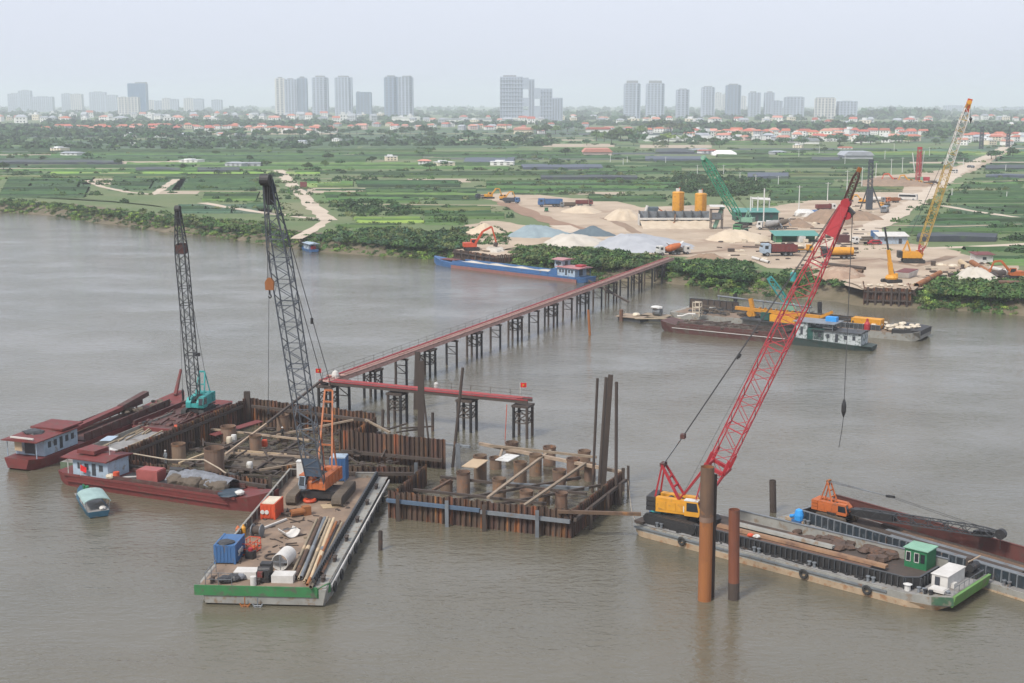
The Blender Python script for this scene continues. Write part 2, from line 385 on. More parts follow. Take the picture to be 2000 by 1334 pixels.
def net_house(q, h=1.5, m=None, label=''):
    mb = MB(); n = max(2, int((q[1] - q[0]).length / 12)); top = []
    for i in range(n + 1):
        u = i / n; f_, b_ = q[0].lerp(q[1], u), q[3].lerp(q[2], u); dz = h + (.25 if i % 2 else 0) + rnd.uniform(-.25, .25)
        top += [Vector((f_.x, f_.y, LZ + .05)), Vector((f_.x, f_.y + .1, LZ + dz)), Vector((b_.x, b_.y, LZ + dz)), Vector((b_.x, b_.y + .1, LZ + .05))]
    F = []
    for i in range(n):
        for k in range(3): F.append((i * 4 + k, i * 4 + 4 + k, i * 4 + 5 + k, i * 4 + 1 + k))
    F += [(0, 1, 2, 3), (n * 4 + 3, n * 4 + 2, n * 4 + 1, n * 4)]
    return mb.add(top, F)
def quad_px(x0, x1, y0, y1, sk=0):
    return [G(x0, y1, LZ + .04), G(x1, y1, LZ + .04), G(x1 + sk, y0, LZ + .04), G(x0 + sk, y0, LZ + .04)]
hand_plots = [  # x0, x1, y0 (far), y1 (near), skew, kind
    (0, 165, 345, 386, 20, 'dark'), (210, 350, 341, 372, 18, 'dark'), (335, 520, 341, 371, 22, 'dark'), (345, 530, 399, 417, 6, 'blue'), (395, 500, 374, 393, 8, 'mid'), (512, 612, 396, 420, -18, 'olive'),
    (300, 385, 373, 379, 6, 'tan'), (160, 222, 349, 360, 0, 'tan'), (235, 365, 312, 320, 0, 'tan'), (598, 690, 356, 366, 0, 'lime'), (600, 720, 367, 377, 0, 'tan'), (620, 820, 377, 396, -10, 'mid'),
    (800, 920, 349, 356, -5, 'tan'), (800, 985, 399, 412, 0, 'olive'), (720, 935, 368, 392, -6, 'mid'), (700, 900, 352, 366, -6, 'dark'), (830, 985, 414, 428, 0, 'mid'), (1000, 1110, 372, 381, 0, 'mid'), (950, 1330, 352, 368, 0, 'mid'),
    (1110, 1220, 375, 380, 0, 'tan'), (1150, 1300, 381, 394, 0, 'dark'), (1500, 1660, 366, 392, 10, 'dark'), (1480, 1620, 352, 364, 10, 'dark'), (1530, 1700, 334, 343, 0, 'olive'), (1560, 1700, 348, 352, 0, 'tan'),
    (1400, 1540, 320, 328, 0, 'mid'), (1640, 1760, 362, 376, 5, 'olive'), (1770, 2000, 420, 445, 20, 'dark'), (1850, 2000, 372, 396, 10, 'dark'), (1800, 1990, 356, 368, 10, 'mid'), (1750, 2000, 448, 458, 10, 'mid'), (1840, 2000, 478, 492, 10, 'mid'),
    (1850, 2010, 400, 418, 8, 'dark'), (1400, 1500, 300, 308, 0, 'mid'), (1080, 1240, 290, 296, 0, 'mid'), (1060, 1200, 281, 287, 0, 'tan'), (1250, 1390, 283, 289, 0, 'tan'), (1390, 1560, 276, 283, 0, 'olive'), (1150, 1330, 325, 334, 0, 'mid'),
    (1930, 2010, 500, 520, 5, 'mid'), (700, 830, 425, 436, -10, 'lime'), (660, 780, 437, 446, -10, 'mid'), (830, 905, 430, 440, 0, 'mid')]
for x0, x1, y0, y1, sk, k in hand_plots:
    q = quad_px(x0, x1, y0, y1, sk); HAND.append([(x0, y1), (x1, y1), (x1 + sk, y0), (x0 + sk, y0)])
    MB().add(q, [(0, 1, 2, 3)]).build('field', GR[k]); tag(col.objects[-1], kind='structure')
    if k != 'tan': fill(q, k)
nets = [  # x0, x1, y0, y1, skew, h, pale, label
    (265, 352, 331, 336, 0, 0, 'dark shade net over crops, longer of two end to end before dark green rows'), (386, 468, 331, 337, 0, 0, 'dark shade net over crops with a pale hut at its end'), (0, 238, 316, 321, 0, 0, 'long dark shade net house at the edge of the fields'),
    (905, 1002, 311, 320, 4, 1, 'wide blue grey shade net roof beyond the bushes'), (1022, 1178, 325, 331, -4, 1, 'pale blue grey shade net roof behind the batching yard'), (1056, 1245, 347, 351, 0, 0, 'low dark shade net strip ahead of the twin silos'),
    (1260, 1372, 309, 315, 0, 1, 'small blue shade net strip above the silos'), (1280, 1356, 293, 300, 0, 0, 'dark shade net patch beside white tunnel greenhouse'), (1460, 1540, 342, 350, 0, 1, 'blue grey shade net among white power poles'),
    (1585, 1640, 310, 316, 0, 0, 'black shade net beside the pale shed roof'), (1790, 1945, 464, 472, 3, 0, 'long black shade net behind the yellow crawler crane'), (1925, 2010, 326, 333, 0, 0, 'dark net strip beside the haul road at frame edge'), (1925, 2005, 345, 348, 0, 1, 'thin pale net strip over far rows beside the haul road')]
for x0, x1, y0, y1, sk, pale, lb in nets:
    q = quad_px(x0, x1, y0, y1, sk); HAND.append([(x0, y1), (x1, y1), (x1 + sk, y0), (x0 + sk, y0)])
    single(net_house(q), 'shade_net', NET2 if pale else NET, lb, 'shade net', group='shade nets over the crops')
# the other plots: an uneven grid over the plain
yy = 395.0
while yy < 2300:
    dep = rnd.uniform(9, 24) * (1 + yy / 900); half = yy * .5 + 20; xx = -half
    while xx < half:
        wd = rnd.uniform(50, 170) * (1 + yy / 1500); sk = rnd.uniform(-4, 4); g_ = rnd.uniform(1.5, 4)
        q = [Vector((xx + rnd.uniform(-2, 2), yy + sk, LZ + .02)), Vector((xx + wd - g_, yy - sk, LZ + .02)), Vector((xx + wd - g_ + rnd.uniform(-6, 6), yy + dep - g_ - sk, LZ + .02)), Vector((xx + rnd.uniform(-3, 3), yy + dep - g_ + sk, LZ + .02))]
        cpx = [pix(p) for p in q] + [pix(sum(q, Vector()) / 4)]
        ok = all(p.y > shore_y(p.x) + 24 for p in q) and not any(inside(c_, pl) for c_ in cpx for pl in AVOID)
        hid = inside(cpx[4], [(-99, 240), (2100, 240), (2100, 262), (-99, 262)])
        if ok and not any(inside(cpx[4], pl) or inside(cpx[0], pl) or inside(cpx[2], pl) for pl in HAND):
            k = rnd.choices(['dark', 'mid', 'lime', 'blue', 'olive', 'tan', 'net'], [34, 30, 5, 12, 13, 7, 1] if yy < 950 else [40, 14, 2, 22, 7, 5, 13])[0]
            MB().add(q, [(0, 1, 2, 3)]).build('field', GR[k]); tag(col.objects[-1], kind='structure')
            if k not in ('tan', 'net') and not hid and yy < 1250: fill(q, k, .8 if rnd.random() < .6 else .35)
        xx += wd
    yy += dep
CP = [leaf_proto(6, 31 + i, .8, .42, .3) for i in range(5)]
for k, rw in ROWS.items():
    if rw:
        V = np.array([p for q_, _ in rw for p in q_]); F = np.array([(8 * i + j, 8 * i + 4 + j, 8 * i + 5 + j, 8 * i + 1 + j) for i in range(len(rw)) for j in range(3)]); np_mesh('hedge_rows', V, F[:, ::-1], LF[k], 'stuff', np.repeat([t_ for _, t_ in rw], 8))
for k, pts in crop_pts.items():
    if pts:
        a = np.array(pts); scatter('crop_rows', CP, a[:, :3], np.stack([a[:, 3], a[:, 3], a[:, 4]], 1), LF[k])

# ---------------------------------------------------------------- bushes on the bank and between the plots
BP = [leaf_proto(58, 60 + i, .9, .22, .6) for i in range(6)]
bush = {'dark': [], 'mid': [], 'olive': [], 'lime': [], 'blue': []}
def bushes(poly, n, r0, r1, kinds, z=None):
    xs = [p[0] for p in poly]; ys = [p[1] for p in poly]; k_ = 0
    while k_ < n:
        p = (rnd.uniform(min(xs), max(xs)), rnd.uniform(min(ys), max(ys))); k_ += 1
        if not inside(p, poly): continue
        g = G(p[0], p[1], 2.5); t = max(.05, min(1, (g.y - shore_y(g.x) - 1) / 11.0)); zz = LZ * t - .4; g = G(p[0], p[1], zz)
        if g.y < shore_y(g.x) + 1.5: continue
        if on_track(g): continue
        r = rnd.uniform(r0, r1); bush[rnd.choice(kinds)].append((g.x, g.y, zz, r, r * rnd.uniform(.7, 1.15)))
bushes([(-60, 392), (0, 388), (180, 408), (330, 418), (450, 430), (540, 440), (560, 470), (530, 476), (430, 462), (330, 450), (200, 434), (0, 412)], 1400, .9, 2.2, ['mid', 'mid', 'olive', 'dark'])
bushes([(0, 392), (90, 392), (360, 428), (540, 436), (530, 448), (330, 440)], 700, .8, 1.8, ['lime', 'mid', 'olive'])
bushes([(590, 466), (640, 440), (690, 452), (760, 446), (840, 455), (905, 450), (905, 480), (870, 500), (800, 500), (690, 492), (610, 486)], 1300, .8, 2.3, ['dark', 'dark', 'mid', 'olive', 'blue'])
bushes([(600, 478), (700, 486), (830, 496), (880, 500), (880, 506), (800, 504), (690, 496), (600, 488)], 500, .8, 1.6, ['olive', 'mid'])
bushes([(1005, 482), (1100, 484), (1190, 492), (1290, 503), (1290, 545), (1200, 547), (1120, 543), (1040, 530), (1010, 500)], 1300, .8, 1.9, ['dark', 'mid', 'dark', 'olive'])
bushes([(1300, 510), (1400, 508), (1475, 515), (1470, 545), (1440, 565), (1370, 556), (1290, 548)], 800, .7, 1.7, ['dark', 'mid', 'dark'])
bushes([(1520, 530), (1590, 522), (1640, 545), (1665, 572), (1600, 578), (1530, 565)], 420, .6, 1.4, ['dark', 'mid'])
bushes([(1825, 545), (1880, 535), (1960, 548), (2040, 548), (2040, 618), (1960, 612), (1860, 606), (1815, 590)], 1500, .7, 1.7, ['dark', 'mid', 'mid', 'olive'])
bushes([(905, 448), (960, 440), (1000, 460), (990, 480), (900, 482)], 200, .8, 1.8, ['dark', 'mid'])
bushes([(636, 400), (720, 392), (800, 402), (830, 420), (770, 424), (660, 416)], 300, 1.2, 3.0, ['dark'])
bushes([(820, 415), (900, 420), (910, 440), (860, 440)], 120, 1.2, 2.6, ['dark', 'mid'])
bushes([(1285, 352), (1350, 345), (1420, 348), (1500, 352), (1520, 372), (1440, 386), (1330, 378)], 420, 1.5, 3.6, ['dark'])
bushes([(1190, 345), (1290, 350), (1290, 366), (1230, 366)], 80, 1.2, 2.6, ['dark', 'mid'])
bushes([(1960, 470), (2020, 462), (2020, 500), (1965, 495)], 160, 1.0, 2.6, ['dark'])
bushes([(1690, 440), (1760, 448), (1850, 470), (1800, 478), (1700, 462)], 120, .5, 1.2, ['mid', 'olive'])
bushes([(1560, 488), (1700, 480), (1760, 492), (1640, 498)], 120, .4, 1.0, ['mid', 'olive'])
bushes([(1000, 300), (1150, 290), (1140, 330), (1010, 350), (960, 345)], 140, 1.5, 3.5, ['dark', 'mid'])
lo = [(x, y - 3) for x, y in SHORE_PX]
for i in range(5200):
    k_ = rnd.randrange(1, len(lo) - 3); u = rnd.random(); g0 = shore[k_].lerp(shore[k_ + 1], u); px_ = pix(g0)[0]
    if 880 < px_ < 1005 or 1600 < px_ < 1815 or 572 < px_ < 592: continue
    d_ = rnd.uniform(1.2, 13); zz = min(LZ, max(.1, (d_ - 1) * .42)) - .35; r = rnd.uniform(.7, 1.5)
    bush[rnd.choice(['mid', 'olive', 'mid', 'dark', 'lime'])].append((g0.x + rnd.uniform(-3, 3), g0.y + d_, zz, r, r * rnd.uniform(.6, 1.0)))
# scrub all over the plain beyond, along the edges of the plots
for i in range(760):
    y_ = rnd.choice([rnd.uniform(470, 900), rnd.uniform(800, 2300)]); x_ = rnd.uniform(-.41, .41) * y_
    c_ = pix((x_, y_, LZ))
    if y_ < shore_y(x_) + 30 or any(inside(c_, pl) for pl in AVOID) or inside(c_, WORK): continue
    n_ = rnd.randint(1, 5); dx = rnd.uniform(2, 5)
    for j in range(n_):
        r = rnd.uniform(.7, 1.8) * (1 + y_ / 1600); bush[rnd.choice(['dark', 'mid', 'dark', 'olive'])].append((x_ + j * dx, y_ + rnd.uniform(-1, 1), LZ - .2, r, r * rnd.uniform(.7, 1.3)))
for k, pts in bush.items():
    a = np.array(pts); scatter('undergrowth', BP, a[:, :3], np.stack([a[:, 3], a[:, 3], a[:, 4]], 1), LF[k])

# ================================================================ far away: towers, city, villages, trees, poles
ORD = 'first second third fourth fifth sixth seventh eighth ninth tenth eleventh twelfth thirteenth fourteenth fifteenth sixteenth seventeenth eighteenth nineteenth twentieth'.split()
def ordinal(i):
    if i < 20: return ORD[i]
    t = 'twenty thirty forty fifty sixty'.split()[(i + 1) // 10 - 2]; r = (i + 1) % 10
    return t + '-' + ORD[r - 1] if r else t[:-1] + 'ieth'
TW = {'grey': mat('tower_concrete_hazed', (.38, .42, .50), (.33, .37, .45), .8, .05, vary=.12), 'dark': mat('tower_dark_hazed', (.22, .27, .36), (.19, .24, .32), .6, .05, vary=.1), 'pale': mat('tower_pale', (.58, .56, .52), (.48, .47, .45), .8, .05, vary=.1),  # far haze is put into the grey, dark and window tones: lighter, bluer
      'blue': mat('tower_blue_glass', (.08, .17, .30), (.06, .13, .25), .3, .05), 'strip': mat('tower_window_strip_hazed', (.19, .21, .25), (.15, .17, .21), .3, .08), 'plant': mat('tower_roof', (.26, .26, .27), None, .8)}
def tower(x0, x1, top, base, kind, label, round_=False, steps=None, yy=None):
    """a block whose foot stands at photo row BASE; storey slabs stand proud of the glazing, balcony stacks run up its faces"""
    g0, g1 = G(x0, base, LZ), G(x1, base, LZ); Y = g0.y if yy is None else yy
    if yy: g0, g1 = A(x0, base, Y), A(x1, base, Y)
    W = g1.x - g0.x; Dp = min(W * .8, 34); ht = A(x0, top, Y).z - LZ
    t = thing('tower_block', label, 'tower', ((g0.x + g1.x) / 2, Y + Dp / 2, LZ), 0, 'tower blocks on the skyline')
    n = 12 if round_ else 4
    def outline(sx, sy, k=1.0):
        if round_:
            return [(sx * k * math.copysign(abs(math.cos(a)) ** .6, math.cos(a)), sy * k * math.copysign(abs(math.sin(a)) ** .6, math.sin(a))) for a in [2 * math.pi * i / 16 for i in range(16)]]
        return [(-sx * k, -sy * k), (sx * k, -sy * k), (sx * k, sy * k), (-sx * k, sy * k)]
    mb = MB(); mb.prism(outline(W / 2 - .8, Dp / 2 - .8), 0, ht * .985); mb.build('glazing', TW['strip' if kind != 'blue' else 'blue'], t)
    wl = MB(); fl = max(6, int(ht / 6.4))
    for i in range(fl + 1):
        z = i * ht / fl; wl.prism(outline(W / 2, Dp / 2), z - .95, min(z + 1.1, ht + .6))
    wl.build('storey_slabs', TW[kind], t)['kind'] = 'stuff'
    nr = max(2, int(W / 9)); 
    for i in range(nr + 1):
        x = -W / 2 + W * i / nr
        for y_ in (-Dp / 2, Dp / 2):
            k = (1 - (abs(x) / (W / 2)) ** 3) if round_ else 1
            y2 = y_ * (.55 + .45 * k)
            MB().cbox(x * .97, y2, 0, W / nr * .42, 1.6, ht * (1 if i % 2 else .985)).build('balcony_stack', TW[kind], t)
    pl = MB()
    if steps:
        for a, b, h in steps: pl.cbox((a + b) / 2 * W, 0, ht, (b - a) * W, Dp * .7, h)
    else: pl.cbox(0, 0, ht, W * .5, Dp * .5, ht * .035)
    pl.build('roof_plant', TW['plant'], t)
    return t
TOWERS = [  # x0, x1, top, foot row, kind, short name, label, round, roof steps
    (540, 556, 153, 229, 'pale', 'the three-part slab tower', 'narrow pale end slab of the three-part grey tower group', 0, None), (558, 582, 155, 229, 'grey', 'the three-part slab tower', 'grey middle slab of the three-part tower group', 0, [(-.3, .1, 3)]), (583, 599, 152, 229, 'dark', 'the three-part slab tower', 'dark end slab of the three-part grey tower group', 0, None),
    (611, 640, 151, 229, 'grey', 'the round-topped grey tower', 'tall grey round-topped tower next to the three-part slab', 1, [(-.28, .28, 5)]), (655, 687, 151, 229, 'grey', 'the broad round-topped tower', 'broad grey tower with rounded top beside the short block', 1, [(-.3, .3, 5)]), (697, 724, 180, 229, 'dark', 'the short dark block', 'short dark block between broad tower and twin towers', 0, [(-.5, -.3, 2)]),
    (752, 776, 150, 232, 'dark', 'the twin towers', 'darker of the twin curved towers', 1, [(-.3, .3, 4)]), (778, 806, 150, 232, 'grey', 'the twin towers', 'paler of the twin curved towers with bright white edges', 1, [(-.2, .4, 3)]),
    (1220, 1250, 163, 231, 'grey', 'the first of the matching towers', 'grey shouldered tower beside its lookalike, nearer the stepped block', 1, [(-.35, .35, 8)]), (1263, 1297, 163, 231, 'grey', 'the second of the matching towers', 'grey shouldered tower beside its lookalike, the broader one', 1, [(-.35, .35, 8)]),
    (1322, 1345, 175, 230, 'grey', 'the lone slim tower', 'lone slim grey tower with rounded shoulders', 1, [(-.3, .3, 3)]), (1371, 1395, 170, 229, 'grey', 'the grey tower of the pair', 'grey tower with a pale slim tower right behind it', 1, [(-.3, .3, 3)]), (1419, 1446, 166, 229, 'dark', 'the dark slim tower', 'tallest dark tower in the middle of the skyline row', 1, [(-.3, .3, 4)]),
    (1464, 1484, 181, 228, 'grey', 'the pale narrow tower', 'narrow tower with a lower shoulder next to the dark tower', 0, [(-.4, .1, 4)]), (1494, 1511, 181, 228, 'grey', 'the double narrow tower', 'narrow hazy tower with a lower block at its side', 0, [(-.2, .3, 4)]), (1509, 1527, 197, 229, 'grey', 'the low grey block', 'low grey block at the side of a narrow hazy tower', 0, None),
    (1535, 1569, 190, 230, 'grey', 'the ribbed wide block', 'wide ribbed block with white edge stripes', 0, [(-.4, .45, 2)]), (1596, 1630, 192, 232, 'pale', 'the white-ribbed block', 'wide white-ribbed block with open dark storeys', 0, [(-.48, .48, 2.5)]), (1639, 1673, 198, 232, 'grey', 'the last wide block', 'wide low ribbed block at the end of the skyline row', 0, None)]
for x0, x1, top, base, kd, short, lb, rd, st in TOWERS: tower(x0, x1, top, base, kd, lb, bool(rd), st)
FAR_TOWERS = [(17, 40, 183, 'grey', 'pale hazy slab at the frame edge, lower half of a pair'), (38, 60, 177, 'grey', 'taller hazy slab at the frame edge'), (62, 103, 189, 'grey', 'wide low hazy slab next to the frame edge pair'), (122, 138, 183, 'grey', 'thin hazy tower before the cluster of faint slabs'), (140, 160, 184, 'pale', 'faint pale slab second in its cluster'),
    (176, 206, 180, 'grey', 'faint broad slab just before the blue glass tower'), (207, 228, 186, 'grey', 'faint lower slab next to the blue glass tower'), (285, 301, 196, 'pale', 'cream slab right after the blue glass tower'), (303, 318, 197, 'grey', 'low hazy slab after the cream one'), (318, 332, 192, 'pale', 'faint cream slab with a taller core'), (333, 347, 194, 'grey', 'faint grey slab among cream ones'),
    (360, 378, 192, 'pale', 'cream ribbed slab, first of the last faint pair'), (379, 396, 193, 'grey', 'grey ribbed slab, second of the last faint pair'), (414, 432, 195, 'grey', 'faint single slab with a thin mast beside the slab tower group'), (1396, 1408, 181, 'pale', 'pale slim tower tucked behind a grey one'), (1411, 1419, 184, 'pale', 'very slim pale tower touching the dark tower'),
    (1447, 1456, 188, 'pale', 'slim pale low tower touching the dark tower'), (1846, 1880, 206, 'grey', 'faint wide block standing alone near the long boom'), (1937, 1958, 211, 'grey', 'faint block beyond the boom tip'), (1967, 1988, 210, 'grey', 'faint block second beyond the boom tip'), (1994, 2030, 209, 'grey', 'faint block cut by the frame edge')]
for x0, x1, top, kd, lb in FAR_TOWERS: tower(x0, x1, top, 222, kd, lb, yy=6300)
bt = tower(252, 286, 163, 225, 'blue', 'tall blue glass tower with a slanting top', False, [(-.5, -.1, 0.6), (-.1, .5, 5)], yy=5000)
tower(232, 250, 190, 226, 'pale', 'cream slab before the foot of the blue tower, outer one', yy=4600); tower(251, 270, 190, 226, 'pale', 'cream slab before the foot of the blue tower, inner one', yy=4600)
def stepped_block():
    Y = G(1040, 236, LZ).y; x = lambda p: (p - 1037) * Y / FPX
    t = thing('tower_block', 'huge grey stepped block with square openings through it', 'tower', (x(1037) + (1037 - 1000) * Y / FPX, Y, LZ), 0, 'tower blocks on the skyline')
    hz_ = lambda py: A(1000, py, Y).z - LZ; D_ = 40
    wall = MB()
    for a, b, y0, y1 in ((977, 1021, 236, 150), (1021, 1032, 236, 215), (1021, 1032, 208, 191), (1021, 1032, 174, 152), (1032, 1043, 236, 155), (1043, 1054, 236, 207), (1043, 1054, 193, 172), (1054, 1077, 236, 173), (1077, 1097, 236, 191)):
        wall.box(x(a), x(b), -D_ / 2, D_ / 2, hz_(y0), hz_(y1))
    wall.build('wall', TW['grey'], t)
    for i, (a, b, y1) in enumerate(((977, 1021, 150), (1032, 1043, 155), (1054, 1077, 173), (1077, 1097, 191))):
        n = max(1, int((b - a) / 5))
        for j in range(n):
            MB().box(x(a + (j + .25) * (b - a) / n), x(a + (j + .62) * (b - a) / n), -D_ / 2 - .9, -D_ / 2 + .2, 3, hz_(y1) - 3).build('window_strip', TW['strip'], t)
    s_ = MB()
    for z in range(6, int(hz_(150)), 9): s_.box(x(977) - .5, x(1021), -D_ / 2 - 1.4, -D_ / 2 - .9, z, z + 2)
    for z in range(6, int(hz_(173)), 9): s_.box(x(1054), x(1077), -D_ / 2 - 1.4, -D_ / 2 - .9, z, z + 2)
    s_.build('storey_slabs', TW['grey'], t)['kind'] = 'stuff'
    MB().box(x(983), x(1008), -8, 8, hz_(150), hz_(147)).build('roof_plant', TW['plant'], t)
stepped_block()
LAND_X = [(20, 'the frame edge slabs'), (145, 'the faint slab cluster'), (255, 'the blue glass tower'), (325, 'the cream slabs'), (395, 'the faint ribbed pair'), (470, 'the gap before the slab tower'), (569, 'the three-part slab tower'), (626, 'the round-topped tower'), (671, 'the broad round tower'), (711, 'the short dark block'), (779, 'the twin towers'), (880, 'the gap beyond the twins'),
          (1037, 'the stepped block'), (1150, 'the empty skyline gap'), (1235, 'the first matching tower'), (1280, 'the second matching tower'), (1333, 'the lone slim tower'), (1383, 'the paired tower'), (1432, 'the dark slim tower'), (1474, 'the narrow tower'), (1510, 'the double narrow tower'), (1552, 'the ribbed block'), (1613, 'the white-ribbed block'), (1656, 'the last wide block'), (1760, 'the low far treeline'), (1860, 'the long boom'), (1960, 'the haul road end')]
def place_labels(rows, say):
    """rows: (object, words); gives each a label by the landmark it stands under and its order there"""
    bins = {}
    for o, wd in rows:
        px = pix(o.location)[0]; k = min(LAND_X, key=lambda l: abs(l[0] - px))[1]; bins.setdefault((wd, k), []).append((px, o))
    for (wd, k), v in bins.items():
        v.sort(key=lambda a: a[0])
        for i, (px, o) in enumerate(v): o['label'] = say(wd, ordinal(i) + ' from left' if len(v) > 1 else 'only one', k)
HW = {'white': mat('house_white', (.74, .73, .70), (.66, .65, .62), .85, .3), 'cream': mat('house_cream', (.68, .60, .46), (.62, .54, .41), .85, .3), 'grey': mat('house_grey', (.42, .43, .45), (.36, .37, .39), .85, .3), 'pink': mat('house_pink', (.62, .48, .42), (.55, .42, .37), .85, .3)}
HR = {'red tile roof': mat('roof_red_tile', (.42, .115, .07), (.34, .10, .065), .8, .5, vary=.2), 'white flat roof': mat('roof_white', (.68, .68, .67), None, .8, .3), 'grey sheet roof': mat('roof_grey', (.33, .35, .38), None, .7, .3, vary=.2), 'pale red roof': mat('roof_pale_red', (.50, .22, .16), (.44, .2, .15), .8, .4, vary=.15)}
WIN = mat('dark_window', (.05, .055, .065), None, .35)
proto = {}
def house(wall, roof, kind, L, Wd, h):
    key = (wall, roof, kind)
    if key in proto: return proto[key]
    t = thing('house', None, 'house')
    MB().box(-L / 2, L / 2, -Wd / 2, Wd / 2, -.2, h).build('wall', HW[wall], t)
    if 'flat' in roof:
        rf = MB().box(-L / 2 - .3, L / 2 + .3, -Wd / 2 - .3, Wd / 2 + .3, h, h + .5); rf.box(-L * .3, L * .1, -Wd * .3, Wd * .3, h + .5, h + 2.9)
    else:
        rr = h + 2.6; rf = MB().add([(-L / 2 - .5, -Wd / 2 - .5, h), (L / 2 + .5, -Wd / 2 - .5, h), (L / 2 + .5, Wd / 2 + .5, h), (-L / 2 - .5, Wd / 2 + .5, h), (-L / 2 + kind, 0, rr), (L / 2 - kind, 0, rr)], [(0, 1, 5, 4), (2, 3, 4, 5), (1, 2, 5), (3, 0, 4), (3, 2, 1, 0)])
    rf.build('roof', HR[roof], t)
    for z in ([1.0, 4.3, 7.6] if h > 8 else [1.0, 4.2] if h > 5 else [1.0]):
        for x in (-L * .28, 0, L * .28): MB().box(x - .7, x + .7, -Wd / 2 - .08, -Wd / 2 + .1, z, z + 1.5).build('window', WIN, t)
    proto[key] = t; return t
def put_houses(n, x0, x1, y0, y1, pal, h, seed):
    out = []; r_ = random.Random(seed)
    for i in range(n):
        px = lerp(x0, x1, (i + r_.uniform(-.45, 1.3)) / n); py = r_.uniform(y0, y1); wl, rf = r_.choice(pal); g = G(px, py, LZ)
        kd = r_.choice([.5, 3.0]); hh = h * r_.uniform(.75, 1.25); new = (wl, rf, kd) not in proto
        p_ = house(wl, rf, kd, 11, 9, 6.6)
        o = p_ if new else dup(p_)
        o.location = g; o.rotation_euler = (0, 0, r_.uniform(-.5, .5)); o.scale = (r_.uniform(.8, 1.5), r_.uniform(.8, 1.3), hh / 6.6); o['group'] = 'houses of the villages beyond the fields'
        out.append((o, f'{wl} house with {rf}'))
    return out
PA = [('white', 'red tile roof'), ('white', 'red tile roof'), ('white', 'pale red roof'), ('cream', 'red tile roof'), ('white', 'white flat roof'), ('pink', 'pale red roof'), ('grey', 'red tile roof')]
PB = [('white', 'white flat roof'), ('cream', 'white flat roof'), ('white', 'red tile roof'), ('grey', 'grey sheet roof'), ('white', 'grey sheet roof'), ('white', 'pale red roof')]
hs = put_houses(42, 92, 520, 251, 257, PA, 6.0, 1) + put_houses(8, 210, 500, 262, 268, PB, 3.6, 2) + put_houses(20, 500, 660, 253, 262, PA, 5.5, 3) + put_houses(26, 660, 1000, 246, 254, PA + PB, 6, 4) + put_houses(12, 1000, 1330, 248, 262, PA + PB, 5, 5) \
    + put_houses(40, 1335, 1800, 262, 268, PA, 6.5, 6) + put_houses(26, 1340, 1800, 272, 280, PA + PB, 6, 7) + put_houses(22, 1880, 2010, 268, 284, PA + PB, 5, 8) + put_houses(12, 90, 1000, 275, 330, PB, 2.6, 9) + put_houses(6, 1330, 1700, 285, 312, PB, 2.6, 10)
place_labels(hs, lambda w_, i, k: f'{w_}, {i}, under {k}')
hs2 = put_houses(60, 0, 760, 229, 241, PB, 12, 21) + put_houses(28, 760, 1330, 232, 243, PB, 9, 22) + put_houses(22, 1330, 1840, 238, 248, PB, 9, 23) + put_houses(10, 1880, 2010, 232, 250, PB, 9, 24)
for o, _ in hs2: o.name = 'town_building'; o['category'] = 'building'; o['group'] = 'town buildings at the foot of the towers'; o.scale = tuple(s_ * rnd.uniform(1.0, 1.7) for s_ in o.scale[:2]) + (o.scale[2],)
place_labels([(o, w_.replace('house', 'block')) for o, w_ in hs2], lambda w_, i, k: f'{w_}, {i}, under {k}')
def long_roof(x0, x1, py, h, wl, rf, label):
    a, b = G(x0, py, LZ), G(x1, py, LZ); L = b.x - a.x; t = thing('warehouse', label, 'warehouse', ((a.x + b.x) / 2, a.y, LZ), 0, 'warehouses at the edge of the town')
    MB().box(-L / 2, L / 2, 0, 22, 0, h).build('wall', HW[wl], t)
    MB().side([(-L / 2 - 1, h), (L / 2 + 1, h), (L / 2 - 2, h + 3), (-L / 2 + 2, h + 3)], -1, 23).build('roof', HR[rf], t)
for a in ((1000, 1062, 238, 6, 'white', 'white flat roof', 'long white roofed warehouse at the foot of the stepped block'), (765, 820, 236, 7, 'white', 'white flat roof', 'white warehouse just below the twin towers'), (870, 960, 239, 6, 'white', 'grey sheet roof', 'long grey roofed warehouse in the skyline gap'), (1003, 1042, 262, 6, 'cream', 'pale red roof', 'yellow villa with orange roof before trees'),
          (1145, 1192, 258, 4, 'white', 'red tile roof', 'red roofed long building between the umbrella trees'), (1260, 1395, 276, 3, 'white', 'white flat roof', 'long white wall-like shed below the yellowish tree'), (1140, 1195, 303, 2.5, 'pink', 'pale red roof', 'low orange roof on posts in the middle of the fields'), (1650, 1705, 312, 3.2, 'grey', 'grey sheet roof', 'long pale grey shed behind the dark piling rig'), (1545, 1600, 281, 3, 'white', 'grey sheet roof', 'long low grey shed below the red roofed village')): long_roof(*a)
# a white tunnel greenhouse
a, b = G(1390, 303, LZ), G(1437, 303, LZ); L = b.x - a.x
single(MB().loft([[(x, 6 * math.cos(t), 4.2 * math.sin(t) * k) for t in [math.pi * i / 8 for i in range(9)]] for x, k in ((-L / 2, .5), (-L / 2 + 4, 1), (L / 2 - 4, 1), (L / 2, .5))]), 'tunnel_greenhouse', HW['white'], 'bright white rounded tunnel greenhouse beyond the green crane tip', 'greenhouse', ((a.x + b.x) / 2, a.y, LZ))

